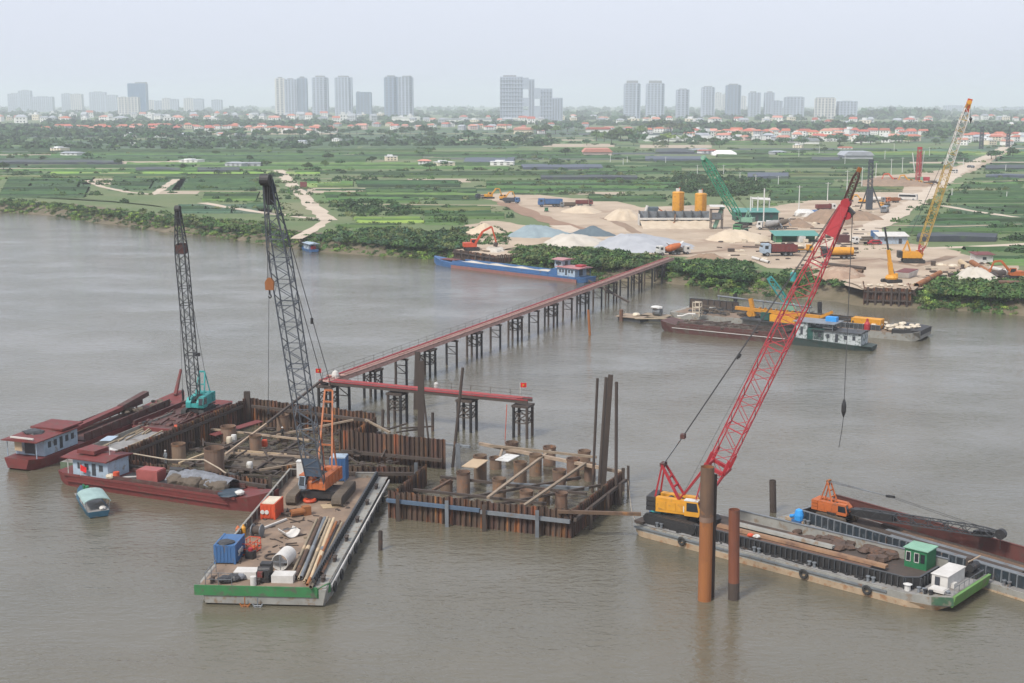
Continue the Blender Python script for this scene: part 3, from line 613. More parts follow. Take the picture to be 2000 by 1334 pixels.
# trees
BARK = mat('bark', (.10, .075, .05), None, .9, 2)
TREE = []
def tree_proto(seed, lf, spread, tall, fn=26):
    r_ = np.random.RandomState(seed); t = thing('tree', None, 'tree')
    tr = MB(); tr.tube((0, 0, -.3), (.1, 0, tall * .45), .28, 6, .16)
    Vs, Fs, off = [], [], 0; k = 7
    for i in range(k):
        a = 6.283 * i / (k - 1); rr = 0 if i == k - 1 else spread * r_.uniform(.45, .7); c = np.array([rr * math.cos(a), rr * math.sin(a), tall * (r_.uniform(.45, .62) if rr else .68)])
        tr.tube((.1, 0, tall * .36), tuple(c), .12, 5, .05, cap=False)
        v, f_ = leaf_proto(fn, seed * 9 + i, .8, .34, .45); Vs.append(v * np.array([spread * .55, spread * .55, tall * .36]) * r_.uniform(.8, 1.15) + c - np.array([0, 0, tall * .08])); Fs.append(f_ + off); off += len(v)
    tr.build('trunk', BARK, t); o = np_mesh('crown', np.concatenate(Vs), np.concatenate(Fs), lf, None, np.full(off, r_.uniform(0, 1))); o.parent = t
    return t
TK = [('dark green', 'dark'), ('mid green', 'mid'), ('blue green', 'blue'), ('olive green', 'olive'), ('yellow green', 'lime')]
TP = {}
for i, (wd, k) in enumerate(TK): TP[wd] = [tree_proto(3 + i * 3, LF[k], 3.6, 7.5), tree_proto(4 + i * 3, LF[k], 4.6, 7.5)]
used_t = set(); trees = []
def put_tree(px, py, h, wd, r_=rnd):
    p_ = r_.choice(TP[wd]); g = G(px, py, LZ); o = p_ if id(p_) not in used_t else dup(p_); used_t.add(id(p_))
    k = h / 7.5; o.location = g; o.rotation_euler = (0, 0, r_.uniform(0, 6.28)); o.scale = (k * r_.uniform(.9, 1.3), k * r_.uniform(.9, 1.3), k); o['group'] = 'trees beyond the fields'; trees.append((o, wd + ' tree'))
for px, py, h, wd in ((628, 263, 14, 'dark green'), (645, 264, 15, 'dark green'), (683, 263, 13, 'blue green'), (697, 262, 15, 'blue green'), (722, 264, 10, 'dark green'), (753, 264, 9, 'blue green'), (770, 263, 9, 'dark green'), (802, 262, 13, 'dark green'), (831, 263, 16, 'dark green'), (845, 262, 12, 'blue green'), (890, 264, 10, 'blue green'), (915, 276, 14, 'blue green'), (932, 274, 10, 'dark green'),
                      (365, 236, 12, 'dark green'), (1048, 262, 15, 'mid green'), (1065, 263, 17, 'mid green'), (1085, 262, 14, 'mid green'), (1108, 258, 16, 'blue green'), (1130, 257, 14, 'blue green'), (1165, 276, 15, 'mid green'), (1180, 277, 14, 'mid green'), (1194, 280, 14, 'dark green'), (1212, 276, 18, 'mid green'), (1228, 275, 17, 'mid green'), (1244, 280, 14, 'dark green'), (1252, 268, 18, 'mid green'),
                      (1275, 258, 20, 'mid green'), (1290, 257, 22, 'mid green'), (1310, 258, 20, 'olive green'), (1330, 260, 18, 'olive green'), (1306, 279, 14, 'yellow green'), (1340, 268, 15, 'blue green'), (1372, 272, 14, 'blue green'), (1405, 289, 9, 'dark green'), (1412, 272, 12, 'blue green'), (1440, 274, 13, 'mid green'), (1455, 275, 12, 'blue green'), (1500, 272, 11, 'blue green'), (1640, 281, 13, 'blue green'),
                      (1146, 284, 8, 'dark green'), (1104, 306, 9, 'dark green'), (1610, 298, 6, 'dark green'), (1640, 292, 6, 'dark green'), (1936, 311, 8, 'dark green'), (1945, 311, 9, 'dark green'), (1875, 313, 8, 'dark green'), (1978, 308, 10, 'dark green'), (1682, 283, 13, 'blue green'), (1700, 282, 12, 'blue green'), (1760, 280, 12, 'dark green'), (1748, 281, 12, 'blue green'), (1570, 284, 9, 'blue green'), (298, 275, 14, 'dark green'), (285, 274, 12, 'dark green'), (315, 274, 12, 'dark green'), (370, 272, 11, 'dark green'), (388, 271, 11, 'dark green')): put_tree(px, py, h, wd)
r2 = random.Random(77)
for i in range(62): put_tree(r2.uniform(85, 560), r2.uniform(260, 269), r2.uniform(7, 11), r2.choice(['dark green', 'blue green', 'dark green', 'mid green']), r2)
for i in range(38): put_tree(r2.uniform(560, 1000), r2.uniform(259, 270), r2.uniform(6, 11), r2.choice(['dark green', 'blue green', 'mid green']), r2)
for i in range(44): put_tree(r2.uniform(1330, 1850), r2.uniform(276, 284), r2.uniform(6, 10), r2.choice(['dark green', 'blue green', 'mid green']), r2)
for i in range(20): put_tree(r2.uniform(1000, 1330), r2.uniform(264, 285), r2.uniform(6, 11), r2.choice(['dark green', 'blue green', 'mid green', 'olive green']), r2)
for i in range(30): put_tree(r2.uniform(0, 900), r2.uniform(290, 345), r2.uniform(4, 6.5), r2.choice(['dark green', 'mid green']), r2)
for v in TP.values():
    for p_ in v:
        if id(p_) not in used_t:
            for c_ in list(p_.children): bpy.data.objects.remove(c_)
            bpy.data.objects.remove(p_)
place_labels(trees, lambda w_, i, k: f'{w_}, {i}, under {k}')
# far woods that read as one mass
P_, S_ = [], []
for x0, x1, y0, y1, n, h0, h1 in ((-40, 350, 246, 268, 420, 6, 10), (90, 640, 240, 247, 260, 7, 12), (640, 1330, 240, 246, 260, 6, 10), (1330, 2040, 245, 257, 460, 8, 13), (-40, 2040, 226, 236, 420, 9, 15), (-40, 2040, 219, 226, 420, 12, 20), (-100, 2100, 211, 219, 300, 18, 30), (-40, 600, 270, 292, 320, 3, 6), (600, 1100, 268, 285, 200, 3, 6), (1800, 2040, 255, 268, 160, 7, 11), (1680, 1830, 226, 232, 60, 16, 30)):
    for i in range(n):
        g = G(rnd.uniform(x0, x1), rnd.uniform(y0, y1), LZ); h = rnd.uniform(h0, h1); P_.append(tuple(g - Vector((0, 0, .5)))); S_.append((h * rnd.uniform(.8, 1.6), h * rnd.uniform(.8, 1.4), h))
scatter('far_woods', [leaf_proto(34, 90 + i, .9, .36, .5) for i in range(4)], P_, S_, LF['dark'])

# white concrete poles of the power lines
POLE = mat('pole_concrete', (.60, .60, .58), (.5, .5, .48), .8, 1)
pole_rows = [(1560, 412, 362, 'behind the white covered heap'), (1616, 393, 356, 'above the heap of soil'), (1654, 374, 332, 'just before the red boom tip'), (1683, 365, 326, 'between the boom tip and the dark rig'), (1710, 356, 318, 'just beyond the dark rig'), (1740, 348, 310, 'at the edge of the red rig mound'), (1650, 322, 303, 'at the end of the pale shed'), (1476, 358, 342, 'at the dark bushes by the green crane'), (1520, 362, 344, 'above the net by the dark bushes'),
    (1762, 337, 307, 'behind the red rig cab'), (1815, 305, 287, 'beyond the red rig mast'), (1881, 327, 310, 'beside the white van'), (1728, 312, 294, 'beyond the pale shed end'), (1746, 299, 280, 'before the village trees'), (1843, 330, 309, 'behind the yellow boom'), (1964, 334, 321, 'at the dark net by the road'), (1966, 386, 374, 'standing in the crops near the frame edge'), (1859, 384, 368, 'in the crops beside the yellow boom'), (1225, 318, 305, 'in the fields behind the silos'), (1300, 320, 306, 'second in the fields behind the silos'), (1362, 340, 322, 'in the fields just before the green crane'), (1192, 316, 300, 'below the low orange roof'),
    (1217, 322, 309, 'second below the low orange roof'), (1413, 340, 322, 'by the net beside the green boom'), (1445, 352, 336, 'at the top of the dark bushes'), (1600, 300, 284, 'far off before the village shed'), (1560, 306, 290, 'far off in the pale green field')]
PP = MB().tube((0, 0, -.3), (0, 0, 10), .17, 6, .10); p0 = None
for px, by, ty, lb in pole_rows:
    g = G(px, by, LZ); h = A(px, ty, g.y).z - LZ
    if p0 is None:
        p0 = thing('utility_pole', None, 'utility pole', g); PP.build('shaft', POLE, p0); MB().box(-.9, .9, -.06, .06, 9.3, 9.42).build('crossarm', POLE, p0); o = p0
    else: o = dup(p0, loc=g)
    k = h / 10; o.scale = (max(1.35, k), max(1.35, k), k); o['label'] = 'white concrete power pole ' + lb; o['group'] = 'power poles across the fields'

# ================================================================ river works: materials and builders
def paint(n, c, wear=(.16, .11, .075), rough=.55, amt=.60, **k): return mat(n, c, tuple(x * .8 for x in c), rough, .9, c3=wear, s3=1.3, lo3=amt, hi3=amt + .12, **k)
M['kerb'] = paint('worn_red_kerb', (.30, .035, .04), (.14, .06, .05), .6, .55)
M['pile_rust'] = mat('rusty_sheet_pile', (.052, .034, .026), (.085, .048, .031), .85, .9, (1, 1, .25), c3=(.25, .09, .028), s3=.7, lo3=.54, hi3=.70, st3=(1, 1, .22), vary=.38)
M['pipe_rust'] = mat('rusty_pipe', (.085, .052, .036), (.13, .075, .045), .8, .8, (1, 1, .3), c3=(.24, .105, .04), s3=.6, lo3=.57, hi3=.7, vary=.25)
M['stub'] = mat('casing_rust', (.20, .135, .095), (.14, .09, .062), .85, .8, (1, 1, .35), c3=(.25, .12, .055), s3=.7, lo3=.55, hi3=.7, vary=.2)
M['orange_rust'] = mat('orange_rust', (.30, .115, .035), (.22, .08, .028), .85, .5, (1, 1, .2), c3=(.12, .06, .035), s3=.5, lo3=.55, hi3=.75)
M['maroon_rust'] = mat('maroon_rust', (.20, .068, .034), (.13, .045, .028), .85, .5, (1, 1, .2), c3=(.075, .045, .034), s3=.4, lo3=.6, hi3=.75)
M['dark_rust'] = mat('dark_rust', (.070, .052, .042), (.05, .038, .032), .85, .5, (1, 1, .2), c3=(.12, .065, .04), s3=.5, lo3=.6, hi3=.75)
M['black'] = mat('black_steel', (.018, .018, .020), (.03, .028, .027), .55, 2, c3=(.10, .06, .04), s3=1, lo3=.62, hi3=.75)
M['boom_grey'] = mat('boom_dark_steel', (.035, .040, .046), (.055, .055, .055), .55, .6)
M['wood'] = mat('weathered_wood', (.30, .235, .165), (.22, .17, .12), .9, 1.2, (1, 1, 3), vary=.25)
M['ply'] = mat('plywood', (.46, .345, .22), (.40, .30, .19), .85, 1, vary=.1)
M['steel'] = mat('grey_steel', (.17, .185, .20), (.12, .13, .14), .5, .8, c3=(.16, .09, .05), s3=.8, lo3=.6, hi3=.72, vary=.2)
M['blue_steel'] = mat('blue_grey_steel', (.085, .13, .19), (.065, .095, .14), .6, .8, c3=(.15, .085, .05), s3=.6, lo3=.6, hi3=.72)
M['white'] = paint('dirty_white', (.60, .59, .56), (.30, .265, .22), .65, .55); M['cream'] = paint('cream_paint', (.60, .52, .40), (.3, .22, .15))
M['red'] = paint('red_paint', (.36, .022, .030), (.20, .045, .035), .55, .6); M['boomred'] = paint('faded_boom_red', (.40, .045, .055), (.26, .07, .065), .6, .56); M['gantry'] = paint('rusty_orange', (.36, .115, .04), (.2, .08, .045), .65, .54); M['maroon'] = paint('maroon_hull', (.155, .030, .027), (.095, .050, .038), .65, .54)
M['dkmaroon'] = paint('dark_maroon_hull', (.088, .034, .029), (.085, .062, .05), .7, .5)
M['orange'] = paint('orange_paint', (.46, .120, .030), (.20, .085, .045), .6, .56); M['redorange'] = paint('red_orange_paint', (.55, .075, .025), (.22, .07, .04), .55, .60)
M['yellow'] = paint('yellow_paint', (.64, .295, .022), (.30, .15, .045), .55, .58); M['teal'] = paint('teal_paint', (.035, .29, .28), (.05, .14, .13), .55, .58)
M['green'] = paint('green_paint', (.022, .155, .065), (.05, .09, .05), .55, .6); M['ltgreen'] = paint('pale_green_paint', (.20, .38, .27), (.15, .25, .18), .6, .6); M['hullgreen'] = paint('hull_green', (.035, .170, .055), (.075, .095, .06), .65, .52)
M['limegreen'] = paint('lime_green_paint', (.13, .27, .075), (.17, .17, .11), .65, .54)
M['blue'] = paint('blue_paint', (.045, .125, .28), (.10, .09, .09), .55, .58); M['brightblue'] = paint('bright_blue_paint', (.035, .30, .72), None and 0 or (.1, .15, .2), .5, .72); M['paleblue'] = paint('pale_blue_paint', (.33, .41, .49), (.22, .21, .19), .65, .55)
M['hullgrey'] = paint('grey_hull', (.27, .265, .24), (.19, .135, .09), .75, .54); M['hullbeige'] = paint('rusty_beige_hull', (.40, .30, .20), (.28, .15, .075), .8, .52)
M['deckdirt'] = mat('dirty_deck', (.235, .165, .115), (.165, .12, .088), .9, .45, c3=(.30, .235, .175), s3=.25, lo3=.55, hi3=.72, bump=.03)
M['deckgrey'] = mat('grey_deck', (.26, .255, .25), (.19, .18, .17), .85, .5, c3=(.14, .105, .08), s3=.4, lo3=.55, hi3=.7)
M['tarp'] = mat('black_tarp', (.022, .023, .025), (.04, .04, .042), .5, .8, bump=.08); M['net'] = mat('grey_net', (.19, .20, .225), (.12, .125, .135), .85, 1.5, bump=.1)
M['mud'] = mat('mud', (.115, .09, .065), (.085, .066, .048), .85, .6, bump=.12); M['spoil'] = mat('rusty_spoil', (.10, .062, .045), (.07, .048, .038), .9, .9, c3=(.19, .09, .05), s3=.7, bump=.1)
M['glass'] = mat('dark_glass', (.022, .027, .032), None, .12, spec=.6); M['rope'] = mat('steel_rope', (.06, .06, .062), None, .6); M['paler'] = mat('pale_rope', (.40, .33, .25), None, .9)
M['rubber'] = mat('rubber', (.020, .020, .020), (.035, .034, .032), .8, 2); M['pink'] = paint('faded_pink_steel', (.44, .27, .23), (.26, .16, .12), .8, .52); M['concrete'] = mat('pale_concrete', (.55, .53, .50), (.46, .44, .41), .9, .8)
M['skin'] = mat('skin', (.33, .19, .13), None, .6)

def boom(base, a, b, w, h, col_, label=None, seg=1.9, rc=.085, rl=.045, ta=.10, tb=.13, wt=.35, parent=None, side=None, lace=None, plated=()):
    """lattice boom from foot a to head b (points relative to the crane): chords, lacing and the tapered ends"""
    a, b = Vector(a), Vector(b); d = (b - a).normalized(); L = (b - a).length
    x = Vector(side).normalized() if side else d.cross(Vector((0, 0, 1))).normalized()
    y = x.cross(d).normalized(); n = max(6, int(L / seg)); st = []
    for i in range(n + 1):
        t = i / n
        kw = lerp(w, w, 1) if t > ta else w; kh = h * lerp(.22, 1, min(1, t / ta)) if t < ta else h
        if t > 1 - tb: q = (1 - t) / tb; kw = w * lerp(wt, 1, q); kh = h * lerp(wt, 1, q)
        c = a + d * (L * t); st.append([c + x * (sx * kw / 2) + y * (sy * kh / 2) for sx, sy in ((-1, -1), (1, -1), (1, 1), (-1, 1))])
    ch = MB(); lc = MB()
    for i in range(n):
        for k in range(4):
            ch.bar(st[i][k], st[i + 1][k], rc * 2, cap=False)
            k2 = (k + 1) % 4
            lc.bar(st[i][k] if i % 2 else st[i][k2], st[i + 1][k2] if i % 2 else st[i + 1][k], rl * 2, cap=False)
            if i % 2 == 0: lc.bar(st[i][k], st[i][k2], rl * 2, cap=False)
    for i in range(0, n + 1, 6):
        for k in range(4): ch.bar(st[i][k], st[i][(k + 1) % 4], rc * 1.7, cap=False)
    bo = ch.build('boom', col_, parent); lo = lc.build('lacing', lace or col_, bo); lo['kind'] = 'stuff'
    for i0, i1, m_ in plated:
        pl = MB(); i0 = int(i0 * n); i1 = int(i1 * n)
        for k in range(4): pl.add([st[i0][k], st[i0][(k + 1) % 4], st[i1][(k + 1) % 4], st[i1][k]], [(0, 1, 2, 3)])
        pl.build('boom_plate', m_, bo)
    return bo, st, x, y, d
def track(mb, L, h, w_, yc):
    pts = [(-L / 2 + h * .35, 0), (L / 2 - h * .35, 0)] + [(L / 2 - h / 2 + h / 2 * math.cos(a), h / 2 + h / 2 * math.sin(a)) for a in [-.9, -.3, .3, .9, 1.4]] + [(-L / 2 + h / 2 - h / 2 * math.cos(a), h / 2 + h / 2 * math.sin(a)) for a in [1.4, .9, .3, -.3, -.9]]
    out = []
    for p, q in zip(pts, pts[1:] + pts[:1]):
        n = max(1, int(math.hypot(q[0] - p[0], q[1] - p[1]) / .3))
        for i in range(n):
            t = i / n; X, Z = p[0] + (q[0] - p[0]) * t, p[1] + (q[1] - p[1]) * t; out.append((X, Z))
    o2 = []
    for i, (X, Z) in enumerate(out):
        k = .05 if i % 2 else -.02; r_ = math.hypot(X, (Z - h / 2) * 3) or 1; o2.append((X + k * X / r_, Z + k * (Z - h / 2) * 3 / r_))
    mb.side(o2, yc - w_ / 2, yc + w_ / 2); return mb
def undercarriage(t, hd, L=6.6, Wd=5.2, h=1.15, tw=.95, mt=None, mc=None):
    for s_ in (-1, 1):
        o = track(MB(), L, h, tw, s_ * (Wd - tw) / 2).rot(hd).build('crawler_track', mt or M['rubber'], t)
        f_ = MB(); f_.box(-L / 2 + .7, L / 2 - .7, s_ * (Wd - tw) / 2 - tw / 2 - .04, s_ * (Wd - tw) / 2 + tw / 2 + .04, h * .28, h * .72); f_.rot(hd).build('track_frame', mc or M['black'], o)
    b_ = MB(); b_.box(-1.5, 1.5, -Wd / 2 + tw, Wd / 2 - tw, .35, h - .05); b_.lathe([(.1, h - .06), (1.3, h - .05), (1.3, h + .25), (.1, h + .25)], n=16); b_.rot(hd).build('car_body', mc or M['black'], t)
def superstructure(t, hd, z0, body, cw, k=1.0, cab_side=1, cabm=None, roofm=None, stripe=None):
    """house of a crawler crane, its front at +x"""
    B = MB(); B.side([(-3.1 * k, z0), (2.2 * k, z0), (2.2 * k, z0 + 1.0 * k), (1.4 * k, z0 + 1.75 * k), (-3.1 * k, z0 + 1.85 * k)], .55 * k, 1.5 * k); B.side([(-3.1 * k, z0), (2.2 * k, z0), (2.2 * k, z0 + 1.0 * k), (1.4 * k, z0 + 1.75 * k), (-3.1 * k, z0 + 1.85 * k)], -1.5 * k, -.55 * k)
    B.box(-3.0 * k, 2.1 * k, -.56 * k, .56 * k, z0 + .02, z0 + .75 * k); h_ = B.rot(hd).build('machine_house', body, t)
    for j in range(3):
        for s_ in (-1, 1): MB().cbox(-2.2 * k + j * 1.25 * k, s_ * 1.52 * k, z0 + .35 * k, 1.0 * k, .06, 1.1 * k).rot(hd).build('side_door', body, h_)
    C = MB()
    for j in range(3): C.box(-4.3 * k, -3.12 * k, -1.62 * k, 1.62 * k, z0 + .05 + j * .62 * k, z0 + (j + 1) * .62 * k)
    C.rot(hd).build('counterweight', cw, t)
    W_ = MB(); W_.tube((-1.6 * k, -.5 * k, z0 + 1.25 * k), (-1.6 * k, .5 * k, z0 + 1.25 * k), .5 * k, 12); W_.tube((-.2 * k, -.5 * k, z0 + 1.2 * k), (-.2 * k, .5 * k, z0 + 1.2 * k), .45 * k, 12); W_.rot(hd).build('winch_drum', M['black'], t)
    s_ = cab_side; c_ = MB(); c_.side([(.9 * k, z0 + .1), (2.75 * k, z0 + .1), (3.0 * k, z0 + .8 * k), (2.6 * k, z0 + 2.05 * k), (.9 * k, z0 + 2.05 * k)], s_ * 1.75 * k - .5 * k, s_ * 1.75 * k + .45 * k)
    cb = c_.rot(hd).build('cab', cabm or body, t)
    g_ = MB(); g_.side([(1.2 * k, z0 + .75 * k), (2.72 * k, z0 + .75 * k), (2.5 * k, z0 + 1.85 * k), (1.2 * k, z0 + 1.85 * k)], s_ * 1.75 * k - .53 * k, s_ * 1.75 * k + .48 * k)
    g_.side([(2.86 * k, z0 + .5 * k), (3.02 * k, z0 + .8 * k), (2.68 * k, z0 + 1.9 * k), (2.5 * k, z0 + 1.9 * k)], s_ * 1.75 * k - .42 * k, s_ * 1.75 * k + .37 * k); g_.rot(hd).build('cab_window', M['glass'], cb)
    r_ = MB(); r_.box(.85 * k, 2.65 * k, s_ * 1.75 * k - .52 * k, s_ * 1.75 * k + .47 * k, z0 + 2.06 * k, z0 + 2.16 * k); r_.rot(hd).build('cab_roof', roofm or M['white'], cb)
def vrot(v, hd): c, q = math.cos(hd), math.sin(hd); return Vector((v[0] * c - v[1] * q, v[0] * q + v[1] * c, v[2]))
def gantry(t, hd, z0, k, col_, top, foot=(-.3, 0), back=-2.9):
    g_ = MB(); tp = [vrot((top[0], s_ * .55 * k, top[1]), hd) for s_ in (-1, 1)]
    for s_, p in zip((-1, 1), tp):
        g_.bar(vrot((foot[0], s_ * 1.0 * k, z0 + foot[1]), hd), p, .26 * k); g_.bar(vrot((back, s_ * 1.0 * k, z0 + 1.5 * k), hd), p, .18 * k)
    g_.bar(tp[0], tp[1], .3 * k)
    for q in (.35, .62): g_.bar(vrot((foot[0], -1.0 * k, z0 + foot[1]), hd).lerp(tp[0], q), vrot((foot[0], 1.0 * k, z0 + foot[1]), hd).lerp(tp[1], q), .2 * k)
    g_.build('gantry_frame', col_, t); return tp
def ropes(t, name, pairs, r=.035, m=None):
    mb = MB()
    for a, b in pairs: mb.tube(a, b, r, 5, cap=False)
    return mb.build(name, m or M['rope'], t)
def hook(t, p, m, s=1.0):
    h_ = MB(); x, y, z = p; h_.side([(x - .45 * s, z), (x + .45 * s, z), (x + .5 * s, z + .9 * s), (x + .2 * s, z + 1.35 * s), (x - .2 * s, z + 1.35 * s), (x - .5 * s, z + .9 * s)], y - .3 * s, y + .3 * s)
    o = h_.build('hook_block', m, t); k = MB(); k.pipe([(x, y, z + .05), (x, y, z - .5 * s), (x + .18 * s, y, z - .75 * s), (x, y, z - .95 * s), (x - .2 * s, y, z - .75 * s)], .08 * s, 6); k.build('hook', M['black'], o)
# sheet piles
SP = [(0, 0), (.15, 0), (.24, .24), (.44, .24), (.53, 0), (.68, 0), (.68, -.035), (.50, -.035), (.41, .205), (.27, .205), (.18, -.035), (0, -.035)]
def sheet_wall(t, a, b, z0, z1, m=None, jag=.12, flip=False):
    """individual interlocked piles from a to b (world), child parts of t"""
    loc = t.location; a = Vector((a[0], a[1], 0)); b = Vector((b[0], b[1], 0)); L = (b - a).length; n = max(1, round(L / .68)); an = math.atan2(b.y - a.y, b.x - a.x); base = None
    for i in range(n):
        if base is None or i % 9 == 0:
            poly = SP if not flip else [(x, -y) for x, y in SP][::-1]
            me = MB().prism(poly, z0, z1).build('sheet_pile', m or M['pile_rust'], t); base = me
            o = me
        else: o = base.copy(); col.objects.link(o)
        p = a.lerp(b, i / n); o.location = (p.x - loc.x, p.y - loc.y, rnd.uniform(-jag, jag) - loc.z); o.rotation_euler = (0, 0, an); o.scale = (L / n / .68, 1, 1)
def wale(t, a, b, z, w_=.35, m=None, name='wale'):
    l = t.location; MB().bar((a[0] - l.x, a[1] - l.y, z - l.z), (b[0] - l.x, b[1] - l.y, z - l.z), w_, w_).build(name, m or M['dark_rust'], t)
def post(t, p, z0, z1, m=None, w_=.42):
    l = t.location; x, y = p[0] - l.x, p[1] - l.y; h_ = MB(); h_.cbox(x, y, z0, w_, .06, z1 - z0); h_.cbox(x, y + w_ * .45, z0, w_, .05, z1 - z0); h_.cbox(x, y + w_ * .22, z0, .06, w_ * .4, z1 - z0); h_.build('support_pile', m or M['steel'], t)
def off(a, b, d):
    a, b = Vector((a[0], a[1], 0)), Vector((b[0], b[1], 0)); t = (b - a).normalized(); n = Vector((t.y, -t.x, 0)) * d; return a + n, b + n

# ---------------------------------------------------------------- the two cofferdams
RA, RB, RC = (-14.5, 150.2), (6.6, 142.6), (13.6, 158.6)
cf = thing('cofferdam', 'open rusty cofferdam full of casing stubs, with a blue wale on its front wall', 'cofferdam', (-3, 152, 0), 0, None)
sheet_wall(cf, RA, RB, -2, 3.25); sheet_wall(cf, RB, RC, -2, 3.2, flip=False); sheet_wall(cf, (-11.0, 164.0), RA, -2, 2.7)
a, b = off(RA, RB, .42); wale(cf, a, a.lerp(b, .52), 2.25, .4, M['blue_steel']); wale(cf, a.lerp(b, .525), b, 2.1, .4, M['steel'])
a, b = off(RB, RC, .45); wale(cf, a, b, 2.2, .36, M['dark_rust']); a, b = off(RB, RC, -.5); wale(cf, a, b, 2.3, .36)
for px, y1 in ((779, 962), (875, 970), (947, 982), (1051, 1001)):
    g = G(px, y1 + 55, 0); t_ = (g.x - RA[0]) / (RB[0] - RA[0]); p = Vector((RA[0], RA[1], 0)).lerp(Vector((RB[0], RB[1], 0)), t_) + Vector((-.1, -.95, 0)); post(cf, p, -1.5, 3.1, M['steel'] if px > 1000 or px == 875 else M['dark_rust'])
for t_ in (.22, .55, .8): p = Vector((RB[0], RB[1], 0)).lerp(Vector((RC[0], RC[1], 0)), t_) + Vector((.85, -.3, 0)); post(cf, p, -1.5, 2.7, M['dark_rust'], .34)
wale(cf, (-4.4, 175.5), (13.9, 161.2), 2.4, .4, M['wood'], 'back_beam'); wale(cf, (-1.2, 174.0), (-1.6, 168.6), 2.3, .3, M['wood'], 'back_beam'); 
post(cf, (13.9, 160.9), -1.5, 3.0, M['dark_rust'])
cl = thing('cofferdam', 'larger dark sheet pile cofferdam behind the crane barge, with platforms and beams inside', 'cofferdam', (-30, 178, 0))
for a, b, zt in (((-50.8, 164.0), (-39.9, 196.2), 4.1), ((-39.9, 196.2), (-19.6, 186.2), 4.1), ((-19.6, 186.2), (-21.6, 178.6), 3.6), ((-23.6, 176.3), (-8.8, 171.2), 4.1), ((-50.0, 167.2), (-29.6, 157.6), 2.4), ((-29.5, 164.9), (-11.2, 164.4), 2.2)): sheet_wall(cl, a, b, -2, zt)
for a, b, z in (((-50.3, 165.6), (-40.4, 194.6), 3.2), ((-39.0, 194.6), (-20.2, 185.3), 3.2), ((-23.2, 175.3), (-9.2, 170.5), 1.4), ((-49.6, 166.0), (-29.9, 156.7), 1.9), ((-29.4, 164.2), (-11.4, 163.6), 1.5)): wale(cl, a, b, z, .4)
post(cl, (-39.9, 195.6), 0, 5.2, M['dark_rust'], .9); post(cl, (-29.6, 157.2), -1, 3, M['dark_rust']); post(cl, (-12.2, 163.4), -1, 3, M['steel'])
for a, b in (((-46.5, 171), (-26, 163.5)), ((-43, 180), (-23, 171.5)), ((-40.5, 187), (-21.5, 179.5)), ((-42, 168), (-36, 189)), ((-33.5, 165), (-29, 185))): wale(cl, a, b, 1.25, .34, M['dark_rust'], 'cross_beam')
plat = MB(); plat.box(-36.8 + 30, -27.5 + 30, 168.5 - 178, 176.5 - 178, .9, 1.15); plat.box(-40.5 + 30, -38.2 + 30, 172 - 178, 180 - 178, .7, .95); plat.build('mud_platform', M['mud'], cl)
mb = MB()
for i in range(120): x, y = rnd.uniform(-44, -16), rnd.uniform(163, 190); mb.blob((x, y, 1.0), rnd.uniform(.2, .6), .6, 6, .3, 4)
for i in range(90): x, y, a_ = rnd.uniform(-45, -16), rnd.uniform(162, 190), rnd.uniform(0, 3.14); l_ = rnd.uniform(1, 5); mb.bar((x, y, 1.0 + rnd.random() * .6), (x + l_ * math.cos(a_), y + l_ * math.sin(a_) * .6, 1.1 + rnd.random()), rnd.uniform(.08, .25))
tag(mb.build('cofferdam_clutter', M['dark_rust']), 'dark rusty gear, hoses and rods strewn inside the larger cofferdam', 'clutter', None, 'stuff')
for a, b, z in (((-9, 151), (8.6, 162), 1.5), ((-4, 149.5), (11, 159), 1.4), ((-12, 156), (4, 150.2), 1.7), ((-9, 162), (9, 154.5), 1.6)): wale(cf, a, b, z, .3, M['dark_rust'], 'cross_beam')
# casing stubs standing in the water of the cofferdams
stubs = [(905, 963, 921, 28), (938, 938, 889, 27), (1000, 892, 863, 26), (1073, 908, 872, 26), (1141, 915, 880, 26), (1046, 928, 887, 26), (1016, 949, 902, 27), (1092, 962, 917, 28), (1119, 936, 895, 27), (975, 972, 934, 28), (1028, 985, 958, 28), (1096, 993, 962, 26), (1063, 985, 960, 24), (872, 960, 938, 26), (968, 915, 893, 25), (1152, 938, 905, 24)]
stw = ['tall rusty casing stub at the front corner by the gap in the wall', 'rusty casing stub under the brown plywood sheet', 'short rusty casing stub at the back by the long beam', 'rusty casing stub behind the centre of the long back beam', 'rusty casing stub by the foot of the tall leaning piles', 'rusty casing stub in the second row beside the white sheet',
       'rusty casing stub in the middle row below the white sheet', 'wide brown casing stub under the nearer long plank', 'pale casing stub between the two long planks, far one', 'dark casing stub at the end of the nearer beam on the front wall', 'low casing stub with black mouth near the front wall', 'low rust orange casing stub near the flame-coloured pipe end',
       'low pale casing stub next to the black mouthed one', 'leaning low casing stub beside the tall front corner one', 'low casing stub under the white sheet', 'low casing stub right before the tall leaning piles']
for (px, by, ty, wd), lb in zip(stubs, stw):
    g = G(px, by, 0); Rr = wd * g.y / FPX / 2 * .97; h = A(px, ty, g.y).z
    t = thing('casing_stub', lb, 'pipe', g, 0, 'casing stubs in the open cofferdam')
    m_ = MB(); m_.hollow((0, 0, -1.5), (0, 0, h), Rr, .05, 20); m_.build('casing', M['stub'], t); MB().hollow((0, 0, h - .28), (0, 0, h + .02), Rr + .05, .04, 20).build('rim_band', M['pipe_rust'], t)
